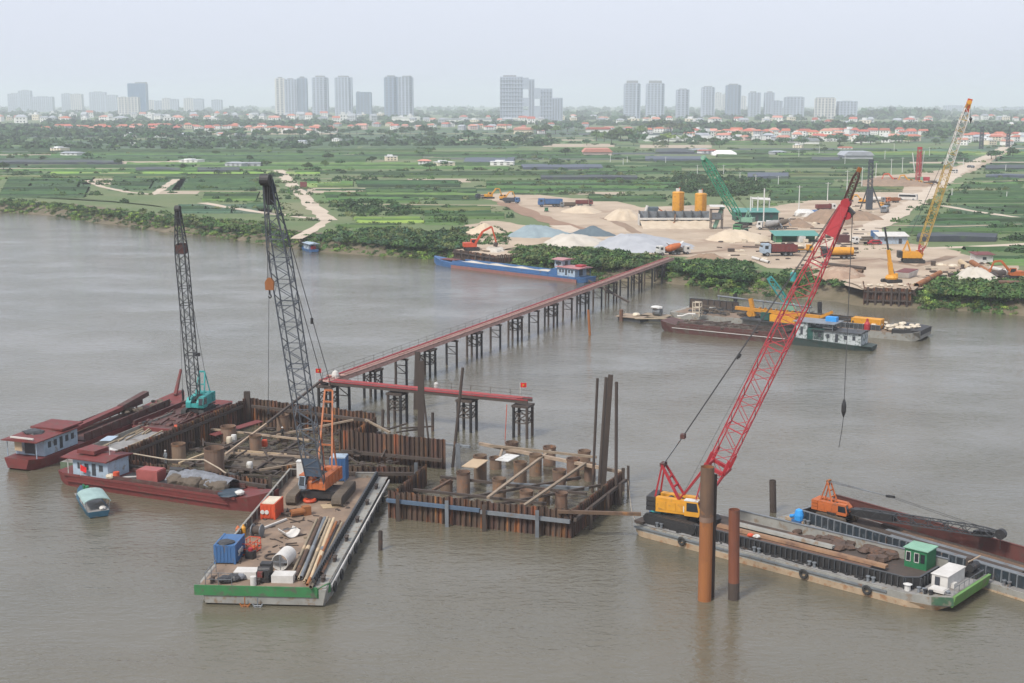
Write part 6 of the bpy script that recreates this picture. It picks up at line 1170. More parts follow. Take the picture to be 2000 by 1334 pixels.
hp = MB(); hp.tube(c_ - bx * .6 + bd * .3, c_ + bx * .6 + bd * .3, .5, 14); hp.tube(c_ - bx * .45 - bd * .8 - by * .7, c_ + bx * .45 - bd * .8 - by * .7, .42, 12); hp.build('head_sheave', M['red'], t); MB().bar(c_ - by * .4 - bd * .2, c_ - by * 1.2 - bd * .5, .7, .6).build('jib_bracket', M['black'], t)
# white letters down the face of the boom head
mid = (st[k0][0] + st[k0][1] + st[n_][0] + st[n_][1]) / 4
zax = None
for face, (ia, ib) in enumerate(((0, 1), (3, 0))):
    p_ = [st[k0][ia], st[k0][ib], st[n_][ib], st[n_][ia]]; cen = sum(p_, Vector()) / 4; ctr = sum((sum(st[k], Vector()) / 4 for k in (k0, n_)), Vector()) / 2; nz = (cen - ctr).normalized(); xx = bd; yy_ = nz.cross(xx).normalized(); nz = xx.cross(yy_)
    mt4 = Matrix((xx, yy_, nz)).transposed().to_4x4(); o = lettering(t, 'SCC', 1.15, cen + nz * .03, (0, 0, 0), M['white']); o.rotation_euler = mt4.to_euler(); 
jb_ = A(1676, 336, 138.5) - B0; boom(B0, c_ + bd * .2, jb_, .75, .6, M['dkmaroon'], seg=.8, rc=.05, rl=.03, ta=.15, tb=.2, wt=.5, parent=t, side=sdv); MB().bar(jb_, jb_ + bd * .5, .4, .4).build('jib_head', M['orange_rust'], t)
tp = gantry(t, hs_, 1.45, 1.0, M['red'], (-2.3, 6.6), (-.1, 1.6), -2.9); tm = (tp[0] + tp[1]) / 2; MB().bar(tp[0], tp[1], .55, .4).build('mast_head', M['dkmaroon'], t)
dl = (c_ - tm); eq = tm + dl * .115; MB().bar(eq - bx * .35, eq + bx * .35, .5, .5).build('equalizer', M['dkmaroon'], t)
ropes(t, 'luffing_rope', [(tm + bx * o_, eq + bx * o_) for o_ in (-.25, -.12, 0, .12, .25)], .045, M['steel'])
ropes(t, 'pendant_line', [(eq - bx * .3, c_ - bx * .45 + by * .5), (eq + bx * .3, c_ + bx * .45 + by * .5)], .04)
for q in (.36,):
    for s_ in (-.3, .3): e_ = eq.lerp(c_, q) + bx * s_ * 1.2; MB().bar(e_ - bd * .25, e_ + bd * .25, .2, .2).build('pendant_link', M['black'], t)
f_ = st[int(n_ * .17)]; ropes(t, 'backstop', [(vrot((-.2, -.8, 2.9), hs_), f_[2]), (vrot((-.2, .8, 2.9), hs_), f_[3])], .09, M['red'])
hkw = A(1648, 800, 139.0) - B0; hs0 = c_ - by * .9; ropes(t, 'hoist_rope', [(hs0, hkw + Vector((0, 0, 1)))], .04); MB().lathe([(.02, hkw.z - .9), (.1, hkw.z - .7), (.26, hkw.z - .2), (.26, hkw.z + .5), (.1, hkw.z + 1.1), (.02, hkw.z + 1.2)], hkw.x, hkw.y, 9).build('hook_block', M['black'], t); e_ = hkw + Vector((-.35, 0, -4.2)); ropes(t, 'sling', [(hkw + Vector((0, 0, -.8)), hkw + Vector((-.12, 0, -2.4))), (hkw + Vector((-.12, 0, -2.4)), e_)], .04)
ropes(t, 'hoist_rope', [(vrot((-.2, 0, 2.9), hs_), st[int(n_ * .6)][2])], .02)

M['farwall'] = mat('rusty_red_wall', (.115, .034, .028), (.085, .036, .03), .8, .5, (1, 1, .3), c3=(.07, .05, .042), s3=.5, lo3=.55, hi3=.7)
B2 = thing('deck_barge', 'barge with blue black ribbed wall and red far side, partly out of the frame', 'barge', (31.2, 147.2, -.55), R(-51.3)); W2 = 8.2; L2 = 47
MB().loft([[(x, i0, zb), (x, W2 - i0, zb), (x, W2, 1.3), (x, 0, 1.3)] for x, i0, zb in ((-1, .3, .3), (.6, .1, -.8), (L2, .1, -.8), (L2 + 2, .3, .3))]).build('hull', M['hullgrey'], B2); MB().box(.2, L2, .2, W2 - .2, 1.304, 1.36).build('deck', M['deckgrey'], B2); MB().box(0, L2, -.14, 0, .55, .7).build('rubbing_strake', M['hullbeige'], B2)
coaming(B2, [(1.5, .95), (L2 - 1, .95)], 1.36, 2.65, mat('blue_black', (.018, .032, .045), (.03, .035, .04), .5, 1.0, c3=(.10, .12, .14), s3=1.2), M['steel'], .85, out=.13); coaming(B2, [(L2 - 1, W2 - .6), (1.2, W2 - .6)], 1.36, 3.15, M['farwall'], M['farwall'], 3.0, out=.1); coaming(B2, [(1.2, W2 - .6), (1.2, 1.0)], 1.36, 2.4, M['dark_rust'], M['steel'], 1.5)
MB().box(2, L2 - 2, 1.7, W2 - 1.1, 1.37, 1.46).build('hold_floor', M['dark_rust'], B2); bollards(B2, [(x, .4) for x in (3, 18, 22, 28)], 1.36, M['steel']); bollards(B2, [(24.6, .6)], 1.36, M['concrete']); bl = MB(); bl.cbox(1.5, .6, 1.36, 2.6, 1.0, .3); bl.build('mooring_bed', M['hullbeige'], B2)
for i in range(7):
    y = 2.2 + i * .72; x0 = 9 + (i % 3) * 1.5; x1 = x0 + rnd.uniform(18, 24); o = single(MB().side([(-.42, 0), (-.32, .3), (.32, .3), (.42, 0)], 0, x1 - x0), 'steel_sheet', M[('dark_rust', 'pipe_rust', 'steel', 'dark_rust', 'steel', 'pipe_rust', 'dark_rust')[i]], f'dark steel sheet in the far barge, {ordinal(i)} from its ribbed wall', 'steel sheet', group='steel sheets lying in the far barge'); place(o, B2, x1, y, 1.5, math.pi / 2)
bm = thing('blue_machine', 'bright blue pump unit between the two barges', 'pump'); place(bm, B2, 2.0, .2, 1.4); MB().cbox(0, 0, 0, 1.2, .9, .35).build('bed', M['blue'], bm); MB().lathe([(.02, .35), (.5, .35), (.55, .9), (.4, 1.5), (.02, 1.7)], .1, 0, 10).build('casing', M['brightblue'], bm); MB().tube((-.5, 0, .7), (-1.1, 0, .5), .2, 8).build('pipe', M['brightblue'], bm)
# small orange crane with its boom down
B0 = G(1592, 1010, 1.5); B0 = Vector((B2.location.x, B2.location.y, 0)) + vrot((4.2, 4.4, .95), B2.rotation_euler.z); t = thing('crawler_crane', 'orange crawler crane with its boom lowered along the far barge', 'crane', B0); hs_ = R(-40); undercarriage(t, R(-51), 3.9, 2.9, .75, .6, M['mud']); superstructure(t, hs_, .9, M['orange'], M['orange'], .64, -1, M['orange'], M['orange'])
tipw = A(1955, 1043, 132.5); foot = vrot((1.2, 0, 1.3), hs_); bo, st, bx, by, bd = boom(B0, foot, tipw - B0, .9, .85, M['boom_grey'], seg=1.0, rc=.05, rl=.03, ta=.1, tb=.14, wt=.5, parent=t, side=vrot((0, -1, 0), hs_)); c_ = sum(st[-1], Vector()) / 4
MB().tube(c_ - bx * .3, c_ + bx * .3, .55, 12).build('head_sheave', M['black'], t); ropes(t, 'hoist_rope', [(c_, c_ + Vector((0, 0, -1.6)))], .03); MB().bar(st[int(len(st) * .82)][0], st[int(len(st) * .90)][0], .7, .6).build('boom_pack', M['black'], t)
tp = gantry(t, hs_, .9, .64, M['orange'], (-1.2, 4.3), (-.3, .8), -1.9); MB().bar(tp[0], tp[1], .3).build('mast_head', M['orange_rust'], t); e_ = ((tp[0] + tp[1]) / 2).lerp(c_, .38) + Vector((0, 0, .4)); ropes(t, 'luffing_rope', [(tp[0], e_), (tp[1], e_), ((tp[0] + tp[1]) / 2, e_)], .04, M['steel']); MB().bar(e_ - bd * .5, e_ + bd * .5, .25, .25).build('equalizer', M['black'], t); ropes(t, 'pendant_line', [(e_ - bx * .2, c_ - bx * .3), (e_ + bx * .2, c_ + bx * .3)], .03)
MB().bar(foot + bd * .8, foot + bd * 6, .95, .75).build('boom_cover', M['black'], t)

# ================================================================ the far bank: boats, docks, the building site
def zat(px, py, y): return A(px, py, y).z
M['sandheap'] = mat('pale_sand_heap', (.52, .43, .32), (.45, .36, .26), .95, .25, bump=.12, bscale=1.2); M['beigeheap'] = mat('beige_heap', (.50, .46, .40), (.43, .39, .33), .95, .25, bump=.12, bscale=1.2)
M['gravel'] = mat('blue_grey_gravel', (.24, .30, .32), (.20, .25, .27), .95, .3, bump=.1, bscale=1.5); M['dkgravel'] = mat('dark_grey_gravel', (.11, .145, .165), (.09, .12, .14), .95, .3, bump=.1, bscale=1.5); M['ltgravel'] = mat('pale_grey_gravel', (.36, .37, .39), (.30, .31, .33), .95, .25, bump=.1, bscale=1.4)
M['earthheap'] = mat('brown_earth_heap', (.27, .185, .125), (.2, .14, .095), .95, .35, bump=.2, bscale=1.0); M['rubble'] = mat('clay_slope', (.36, .25, .18), (.27, .18, .125), .95, .5, c3=(.45, .36, .27), s3=.3, bump=.3, bscale=.8); M['rig_dark'] = mat('dark_blue_rig', (.03, .04, .06), (.045, .05, .06), .6, .6)
M['containerdark'] = paint('dark_red_container', (.10, .035, .035), (.06, .04, .04)); M['roofgreen'] = paint('green_sheet_roof', (.075, .26, .22), (.2, .3, .27), .6, .62); M['darkgreen'] = paint('dark_green_sheet', (.016, .075, .062), (.04, .07, .06), .6, .66)
def heap(x0, x1, by, ty, m, label, peak=.5, dep=None, rough=.13, cat='heap', flat=0.0, name='heap', group='heaps of sand and gravel at the yard', zb=None):
    zb = LZ if zb is None else zb; a, b = G(x0, by, zb), G(x1, by, zb); W_ = (b.x - a.x); y = a.y; h = (zat((x0 + x1) / 2, ty, y + W_ * .25) - zb) * .78; D_ = dep or W_ * .75; n, k = 36, 9; V = []; F = []
    px = (peak - .5) * W_
    for j in range(k + 1):
        t = j / k
        for i in range(n):
            an = 2 * math.pi * i / n; r_ = (1 - t) * (1 + rough * math.sin(an * 3 + W_) + rough * .6 * math.sin(an * 7 + by) + rough * .4 * math.sin(an * 13 + by * 3 + t * 4))
            hh = h * (t if flat == 0 else min(1, t * (1 + flat))) + (rnd.uniform(-.5, .5) * rough * h if 0 < j < k else 0)
            V.append((px * t + W_ / 2 * r_ * math.cos(an), D_ / 2 * r_ * math.sin(an), hh - (.3 if j == 0 else 0)))
    for j in range(k):
        F += [(j * n + i, j * n + (i + 1) % n, (j + 1) * n + (i + 1) % n, (j + 1) * n + i) for i in range(n)]
    o = MB().add(V, F).build(name, m, None, True); o.location = ((a.x + b.x) / 2, y + D_ / 2, zb); return tag(o, label, cat, group)
heap(908, 984, 459, 430, M['sandheap'], 'pale sand heap standing alone above the red excavator'); heap(990, 1118, 466, 441, M['gravel'], 'long blue grey gravel heap between the sand heap and the dark cone', .4, 26, flat=.5); heap(1108, 1204, 463, 436, M['dkgravel'], 'dark grey gravel cone beside the dirt track', .55)
heap(1060, 1190, 484, 458, M['beigeheap'], 'beige heap in front of the blue grey gravel', .4, 24, flat=.6); heap(1168, 1376, 494, 456, M['ltgravel'], 'largest pale grey gravel heap, below the bin wall', .32, 30, flat=.3); heap(1385, 1515, 474, 449, M['sandheap'], 'low sand heap in front of the camouflage crane truck', .45, 22, flat=.5)
heap(1100, 1180, 418, 403, M['sandheap'], 'low sand heap beyond the dirt track beside the red truck', .5, 26, flat=.4); heap(1180, 1256, 432, 408, M['sandheap'], 'sandy mound at the end of the bin wall', .6, 24, flat=.5); heap(1540, 1600, 446, 424, M['earthheap'], 'brown earth heap behind the green roofed shed', .5, 18, .12); heap(1592, 1690, 440, 408, M['earthheap'], 'large brown earth heap below the dark piling rig', .5, 30, .12, flat=.6)
heap(1660, 1735, 432, 412, M['earthheap'], 'brown earth ridge beside the haul road', .4, 18, .14, flat=.5); heap(1700, 1850, 366, 349, M['earthheap'], 'low reddish mound under the red drilling rig', .4, 55, .1, flat=1.0); heap(1350, 1425, 509, 494, M['earthheap'], 'brown clay lumps on the edge of the bank', .5, 8, .2, flat=.5); heap(1600, 1702, 548, 520, M['rubble'], 'eroded clay slope beside the sheet pile dock', .5, 12, .12, 'slope', .6, 'clay_slope', None)
heap(1766, 1836, 598, 552, M['rubble'], 'grey clay slide at the corner of the sheet pile dock', .35, 14, .1, 'slope', .4, 'clay_slope', None, 0.2); heap(935, 1016, 519, 482, M['beigeheap'], 'white spilled sand slope beside the small dock', .3, 22, .12, 'slope', .5, 'sand_slope', None, 0.4); heap(1460, 1560, 545, 520, M['rubble'], 'bare clay gully in the bank under the long red boom', .4, 10, .14, 'slope', .5, 'clay_slope', None, 1.5)
heap(1880, 1960, 548, 520, M['beigeheap'], 'pale rubble beside the pile pipes', .4, 10, .2, flat=.6)
# --- batching plant
bw = thing('bin_wall', 'long dark grey aggregate bin wall with bays and a pale ledge', 'wall', G(1318, 441, LZ)); W_ = 137 * bw.location.y / FPX; h = zat(1318, 413, bw.location.y) - LZ; n = 8
MB().box(-W_ / 2, W_ / 2, 0, .5, 0, h * .42).build('lower_wall', M['steel'], bw); MB().box(-W_ / 2, W_ / 2, -.9, .4, h * .43, h * .55).build('ledge', M['concrete'], bw)
for i in range(n):
    x0 = -W_ / 2 + i * W_ / n; MB().box(x0 + .1, x0 + W_ / n - .1, 1.6, 1.8, h * .5, h).build('bay_panel', M['steel'], bw); MB().box(x0 - .12, x0 + .12, -.1, 4.5, 0, h + .1).build('bay_divider', M['boom_grey'], bw)
MB().box(-W_ / 2 - .3, -W_ / 2, -.2, 5, 0, h * .8).build('end_wall', M['concrete'], bw)
V = []; F = []; nx, ny = 24, 7
for i in range(nx + 1):
    for j in range(ny + 1): V.append((lerp(-W_ / 2, W_ / 2, i / nx), -.3 - j * 1.9, 2.0 * (1 - j / ny) ** 1.2 - .1 + rnd.uniform(-.12, .12) + .15 * math.sin(i * 2.1)))
for i in range(nx):
    for j in range(ny): F.append((i * (ny + 1) + j, i * (ny + 1) + j + 1, (i + 1) * (ny + 1) + j + 1, (i + 1) * (ny + 1) + j))
o = MB().add(V, F).build('sand_ramp', M['sandheap'], None, True); o.location = bw.location; tag(o, 'smooth sand ramp sloping down in front of the bin wall', 'slope')
for px0, px1, ty, by, lb in ((1312, 1335, 376, 414, 'taller-looking yellow cement silo with a white filter box and red top'), (1356, 1379, 379, 416, 'yellow cement silo with a rusty ladder, next to the green crane boom')):
    y = bw.location.y + 8; g = A((px0 + px1) / 2, 441, y); t = thing('cement_silo', lb, 'silo', (g.x, y, LZ), 0, 'twin yellow silos'); r_ = (px1 - px0) / 2 * y / FPX; z1, z0 = zat(px0, ty, y) - LZ, zat(px0, by, y) - LZ
    MB().lathe([(.3, z0 - 1.9), (r_, z0), (r_, z1), (r_ * .9, z1 + .3), (.05, z1 + .5)], n=24).build('shell', M['yellow'], t)
    for z in (z0 + .1, (z0 + z1) / 2, z1 - .2): MB().lathe([(r_ + .01, z), (r_ + .07, z), (r_ + .07, z + .18), (r_ + .01, z + .18)], n=24).build('hoop', M['yellow'], t)
    for a in range(4): MB().tube((r_ * .8 * math.cos(a * 1.57 + .8), r_ * .8 * math.sin(a * 1.57 + .8), 0), (r_ * .9 * math.cos(a * 1.57 + .8), r_ * .9 * math.sin(a * 1.57 + .8), z0 + .3), .16, 6).build('leg', M['steel'], t)
    MB().cbox(-.2, 0, z1 + .4, 1.3, 1.2, 1.1).build('filter_box', M['white'], t); MB().tube((.5, 0, z1 + .3), (.5, 0, z1 + 1.9), .16, 7).build('vent_pipe', M['redorange'], t); lad = MB()
    for s_ in (-.25, .25): lad.bar((s_ + .6, -r_ - .18, 0), (s_ + .6, -r_ - .18, z1 + 1), .07)
    for i in range(int(z1 / .5)): lad.bar((.35, -r_ - .18, i * .5), (.85, -r_ - .18, i * .5), .05)
    lad.build('ladder', M['orange_rust'], t)
y = bw.location.y + 2; g = A(1276, 441, y); t = thing('conveyor_hopper', 'dark hopper with a short orange conveyor on top of the bin wall', 'hopper', (g.x, y + 3, LZ)); MB().loft([[(-1, -1, 2), (1, -1, 2), (1, 1, 2), (-1, 1, 2)], [(-2, -1.8, 6.4), (2, -1.8, 6.4), (2, 1.8, 6.4), (-2, 1.8, 6.4)]]).build('hopper', M['dkgravel'], t); MB().bar((1.4, 0, 6.2), (4.2, 0, 4.4), .7, .4).build('conveyor', M['orange'], t); MB().tube((-2.6, -1, 4.8), (-2.0, -1, 7.0), .6, 10).build('tank', M['concrete'], t)
y = bw.location.y - 2.5; g = A(1317, 441, y); t = thing('feed_chute', 'small orange and brown feed chute before the bin wall', 'chute', (g.x, y, LZ)); MB().cbox(0, 0, 0, 1.0, .8, 1.4).build('box', M['orange'], t); MB().bar((0, 0, 1.4), (.3, .3, 4.4), .55, .4).build('chute', M['pipe_rust'], t)
def two(name, label, cat, p0, z0, p1, z1, y, r, m, m2=None):
    a, b = A(p0[0], p0[1], y), A(p1[0], p1[1], y); t = thing(name, label, cat, a); MB().tube((0, 0, 0), b - a, r, 12).build('tube', m, t); d = b - a; MB().tube(d * .93, d * 1.02, r * 1.3, 12).build('head', m2 or m, t); MB().cbox(0, 0, -1.0, 1.4, 1.4, 1.4).build('foot', M['dark_rust'], t); return t
two('screw_conveyor', 'pale green sloping tube rising to the green crane', 'conveyor', (1395, 446), 4, (1411, 404), 0, 470, .75, M['ltgreen'])
g = G(1400, 448, LZ); t = thing('mixer_tower', 'rusty mixing plant frame standing at the end of the bin wall', 'frame', g); fr = MB()
for x in (-2, 2):
    for y in (0, 3): fr.bar((x, y, 0), (x, y, 7), .3)
for z in (3.5, 7): fr.box(-2.2, 2.2, -.2, 3.2, z - .15, z)
fr.build('frame', M['dark_rust'], t); MB().cbox(0, 1.5, 3.5, 3, 2.2, 2.2).build('mixer_box', M['steel'], t); MB().loft([[(-2.6, -1, 7.9), (2.6, -1, 7.9), (2.4, 4, 8.3), (-2.4, 4, 8.3)], [(-2.6, -1, 8.0), (2.6, -1, 8.0), (2.4, 4, 8.4), (-2.4, 4, 8.4)]]).build('canopy', M['concrete'], t)
# --- simple sheds
def shed(x0, x1, by, ty, dep, mw, mr, label, name='shed', mono=True, openf=False, door=None, cat='shed'):
    a, b = G(x0, by, LZ), G(x1, by, LZ); W_ = b.x - a.x; h = zat((x0 + x1) / 2, ty, a.y) - LZ; t = thing(name, label, cat, ((a.x + b.x) / 2, a.y, LZ))
    if not openf:
        MB().box(-W_ / 2, W_ / 2, 0, dep, 0, h).build('wall', mw, t)
        for i in range(max(1, int(W_ / 4))):
            x = -W_ / 2 + (i + .5) * W_ / max(1, int(W_ / 4)); MB().cbox(x, -.02, .2 if i % 2 else h * .4, 1.0, .08, h * (.65 if i % 2 else .35)).build('door' if i % 2 else 'window', door or WIN, t)
    else:
        MB().box(-W_ / 2, W_ / 2, dep * .6, dep, 0, h).build('back_wall', mw, t)
        for i in range(max(2, int(W_ / 5)) + 1): MB().tube((-W_ / 2 + i * W_ / max(2, int(W_ / 5)), .2, 0), (-W_ / 2 + i * W_ / max(2, int(W_ / 5)), .2, h), .09, 6).build('post', M['steel'], t)
        MB().box(-W_ / 2, -W_ / 2 + 2, 0, dep, 0, h).build('side_wall', mw, t)
    n = max(1, int(W_ / 6))
    for i in range(n):
        x0_, x1_ = -W_ / 2 + i * W_ / n - (.5 if i == 0 else -.02), -W_ / 2 + (i + 1) * W_ / n + (.5 if i == n - 1 else 0); MB().loft([[(x, -.8, h + .05), (x, dep + .5, h + (.9 if mono else .3)), (x, dep + .5, h + (1.0 if mono else .4)), (x, -.8, h + .15)] for x in (x0_, x1_)]).build('roof_sheet', mr, t)
    return t
shed(1437, 1520, 433, 415, 9, M['darkgreen'], M['roofgreen'], 'long dark green shed behind the white poles'); shed(1515, 1598, 474, 461, 8, M['green'], M['roofgreen'], 'open site shed with a green roof below the earth heaps', openf=True); shed(1716, 1772, 477, 462, 5, M['paleblue'], M['concrete'], 'pale blue grey site hut row with a dark doorway'); shed(1906, 1939, 514, 498, 5, M['white'], M['maroon'], 'small white hut with three windows near the pile pipes', 'hut', False)
g = G(1488, 405, LZ); t = thing('canopy_roof', 'pale flat canopy on posts by the white poles', 'canopy', G(1496, 433, LZ) + Vector((0, 14, 0))); z = zat(1496, 388, t.location.y) - LZ; MB().loft([[(-3.4, -2.4, z), (3.6, -2.8, z - .5), (4.4, 2.4, z), (-2.6, 2.8, z + .3)], [(-3.4, -2.4, z + .15), (3.6, -2.8, z - .35), (4.4, 2.4, z + .15), (-2.6, 2.8, z + .45)]]).build('roof', M['concrete'], t)
for x, y in ((-3, -2), (3.4, -2.3), (4, 2), (-2.4, 2.3)): MB().tube((x, y, 0), (x, y, z), .12, 6).build('post', POLE, t)
o0 = None
for px, by, ty, lb in ((1465, 432, 384, 'white post of the gateway, first of three by the dark green shed'), (1479, 432, 384, 'white post of the gateway, second of three by the dark green shed'), (1491, 434, 368, 'tallest white post at the dark green shed')):
    g = G(px, by, LZ); t = thing('concrete_post', lb, 'post', g, 0, 'white posts by the dark green shed'); MB().bar((0, 0, -.2), (0, 0, zat(px, ty, g.y) - LZ), .4).build('shaft', POLE, t); MB().cbox(0, 0, -.1, .9, .9, .5).build('footing', M['concrete'], t)
g0, g1 = G(1465, 432, LZ), G(1479, 432, LZ); o = MB().bar((0, 0, 0), (g1.x - g0.x, 0, 0), .3).build('gate_beam', POLE); o.location = (g0.x, g0.y, zat(1465, 386, g0.y)); tag(o, 'thin white beam joining the two gateway posts', 'beam')
# --- vehicles
def wheels(t, xs, w_, r):
    for x in xs:
        for s_ in (-1, 1):
            o = MB().tube((x, s_ * (w_ / 2 - .3), r), (x, s_ * w_ / 2, r), r, 12).build('wheel', M['rubber'], t); MB().tube((x, s_ * (w_ / 2 - .02), r), (x, s_ * (w_ / 2 + .03), r), r * .5, 10).build('rim', M['steel'], o)
def truck(px, py, hd, kind, mc, mbod, label, s=1.0, z=LZ, group='vehicles on the building site'):
    t = thing('truck' if kind in ('dump', 'mixer', 'flat', 'tank') else kind, label, 'truck' if kind in ('dump', 'mixer', 'flat', 'tank') else kind, G(px, py, z), R(hd), group); t.scale = (s, s, s)
    if kind in ('dump', 'mixer', 'flat', 'tank'):
        MB().box(-4.2, 3.6, -.5, .5, .7, 1.05).build('chassis', M['black'], t); wheels(t, (2.7, -1.6, -2.9), 2.5, .52)
        c_ = MB().side([(1.9, .8), (3.9, .8), (3.95, 1.7), (3.7, 2.9), (1.9, 2.9)], -1.22, 1.22).build('cab', mc, t); g_ = MB(); g_.box(3.74, 3.86, -1.05, 1.05, 1.85, 2.6); g_.box(2.5, 3.3, -1.25, -1.2, 1.8, 2.55); g_.box(2.5, 3.3, 1.2, 1.25, 1.8, 2.55); g_.build('cab_window', M['glass'], c_)
        if kind == 'dump':
            b_ = MB()
            for s_ in (-1, 1): b_.box(-4.4, 1.6, s_ * 1.25 - .06, s_ * 1.25 + .06, 1.15, 2.7)
            b_.box(-4.4, 1.6, -1.2, 1.2, 1.1, 1.25); b_.box(1.55, 1.65, -1.25, 1.25, 1.15, 3.0); b_.box(-4.45, -4.35, -1.25, 1.25, 1.15, 2.6); bo = b_.build('dump_body', mbod, t); rb = MB()
            for i in range(7):
                for s_ in (-1, 1): rb.cbox(-4.1 + i * .9, s_ * 1.34, 1.2, .12, .1, 1.45)
            rb.build('body_ribs', mbod, bo)['kind'] = 'stuff'
        elif kind == 'mixer':
            d_ = MB(); rg = []
            for x, z_, r_ in ((-4.0, 2.9, .45), (-3.4, 2.7, .95), (-1.6, 2.35, 1.2), (-.2, 2.1, 1.15), (1.2, 1.9, .65)): rg.append([(x + .22 * r_ * math.sin(a) * -1, r_ * math.cos(a), z_ + r_ * math.sin(a)) for a in [2 * math.pi * i / 16 for i in range(16)]])
            d_.loft(rg).build('drum', mbod, t); MB().loft([[(-4.6, -.5, 3.9), (-3.9, -.5, 3.3), (-3.9, .5, 3.3), (-4.6, .5, 3.9)], [(-4.9, -.6, 4.2), (-4.0, -.6, 3.5), (-4.0, .6, 3.5), (-4.9, .6, 4.2)]]).build('hopper', mc, t); MB().bar((-4.1, 0, 2.4), (-5.0, .3, 1.2), .5, .2).build('chute', M['steel'], t)
        elif kind == 'tank': MB().tube((-4.2, 0, 2.1), (1.5, 0, 2.1), 1.05, 16).build('tank', mbod, t)
        else:
            MB().box(-4.4, 1.6, -1.25, 1.25, 1.15, 1.35).build('flatbed', mbod, t); MB().box(-3.5, .6, -1.0, 1.0, 1.36, 2.1).build('load', M['mud'], t)
    else:
        L = {'bus': 8.5, 'van': 5.0, 'car': 4.3}[kind]; h = {'bus': 2.9, 'van': 2.1, 'car': 1.5}[kind]; w_ = {'bus': 2.4, 'van': 1.9, 'car': 1.75}[kind]
        pr = [(-L / 2, .4), (L / 2, .4), (L / 2, h * .55), (L / 2 - .35 if kind != 'car' else L * .22, h), (-L / 2 + .15 if kind != 'car' else -L * .3, h), (-L / 2, h * .6)]
        b_ = MB().side(pr, -w_ / 2, w_ / 2).build('body', mc, t); g_ = MB()
        for s_ in (-1, 1): g_.side([(-L / 2 + .5, h * .56), (L / 2 - .5 if kind != 'car' else L * .28, h * .56), (L / 2 - .6 if kind != 'car' else L * .2, h * .88), (-L / 2 + .5, h * .88)], s_ * w_ / 2 - .03, s_ * w_ / 2 + .03)
        g_.add([(L / 2 - .02, -w_ * .42, h * .6), (L / 2 - .02, w_ * .42, h * .6), (L / 2 - .28, w_ * .4, h * .94), (L / 2 - .28, -w_ * .4, h * .94)], [(0, 1, 2, 3)]); g_.build('window', M['glass'], b_); MB().box(-L / 2 + .4, L * .2, -w_ * .42, w_ * .42, h, h + .05).build('roof_panel', mbod, b_); wheels(t, (-L * .32, L * .32), w_, .36 if kind != 'bus' else .48)
    return t
truck(1306, 498, 200, 'mixer', M['white'], M['orange'], 'white mixer truck with orange drum at the bank end of the jetty', .95); truck(1326, 497, 20, 'mixer', M['concrete'], M['mud'], 'dusty grey mixer truck right behind the orange one', .85); truck(1500, 449, 160, 'mixer', M['concrete'], M['deckgrey'], 'dusty mixer truck beside the dark green shed'); truck(1517, 447, 170, 'mixer', M['white'], M['mud'], 'dusty mixer truck, second beside the dark green shed'); truck(1447, 455, 240, 'flat', M['hullgreen'], M['ltgreen'], 'camouflage green carrier truck under the green boom', 1.1)
truck(1518, 500, 186, 'dump', M['paleblue'], M['maroon'], 'long maroon dump truck with pale cab on the sand yard', 1.25); truck(1566, 493, 5, 'flat', M['yellow'], M['yellow'], 'small yellow truck beside the maroon dump truck', .8); truck(1773, 391, -30, 'bus', M['concrete'], M['white'], 'silver bus on the haul road', 1.0); truck(1728, 415, -115, 'van', M['steel'], M['paleblue'], 'blue grey van at the edge of the haul road', 1.25); truck(1742, 396, -160, 'dump', M['orange'], M['orange_rust'], 'orange tipper beside the haul road', .85); truck(1714, 396, -10, 'tank', M['steel'], M['concrete'], 'grey tank truck at the foot of the dark rig', .85); truck(1728, 404, -150, 'flat', M['yellow'], M['dark_rust'], 'yellow truck between the van and the orange tipper', .7)
truck(1862, 338, -60, 'van', M['white'], M['white'], 'white van far up the haul road', 1.1); truck(1896, 328, -60, 'car', M['steel'], M['steel'], 'grey car farther up the haul road', 1.2); truck(1684, 477, -170, 'flat', M['white'], M['cream'], 'white and cream truck at the site huts', .8); truck(1700, 472, 10, 'flat', M['blue'], M['steel'], 'blue cabbed truck at the site huts', .8); truck(1708, 478, 180, 'car', M['red'], M['red'], 'red car beside the pale blue huts', 1.0)
truck(1000, 397, -20, 'dump', M['blue'], M['rig_dark'], 'dark blue tipper on the dirt track by the yellow diggers', .9); truck(1073, 404, 184, 'dump', M['blue'], M['blue'], 'long blue tipper standing across the sand', 1.25); truck(1108, 405, 180, 'dump', M['steel'], M['mud'], 'grey tipper next to the blue one', .8); truck(1142, 402, 0, 'dump', M['maroon'], M['maroon'], 'red tipper next to the grey one', .9); truck(1067, 413, -90, 'flat', M['green'], M['white'], 'small green and white truck below the blue tipper', .6); truck(941, 388, -140, 'flat', M['rig_dark'], M['white'], 'small dark truck with a white load at the end of the dirt track', .8)
truck(1614, 412, 10, 'dump', M['white'], M['maroon'], 'white cabbed truck with a red body behind the earth heap', 1.0); truck(1825, 360, 20, 'flat', M['white'], M['containerdark'], 'white truck beside the red drilling rig', 1.0); truck(1806, 362, 180, 'flat', M['yellow'], M['yellow'], 'yellow truck at the foot of the red rig', .9); truck(1634, 506, 180, 'tank', M['black'], M['yellow'], 'yellow tank truck under the long red boom', 1.1); truck(1170, 460, 0, 'flat', M['green'], M['white'], 'tiny green truck before the dark gravel cone', .55)
container('shipping_container', 'dark red container beside the site huts', 3.8, 2.4, 2.5, M['containerdark'], 1645, 474, .1, LZ); container('shipping_container', 'blue container next to the pale blue huts', 2.6, 2.3, 2.6, M['blue'], 1708, 466, 1.4, LZ); container('water_tank', 'white plastic tank before the green roofed shed', 2.0, 1.8, 2.2, M['white'], 1565, 474, .2, LZ, cat='tank')
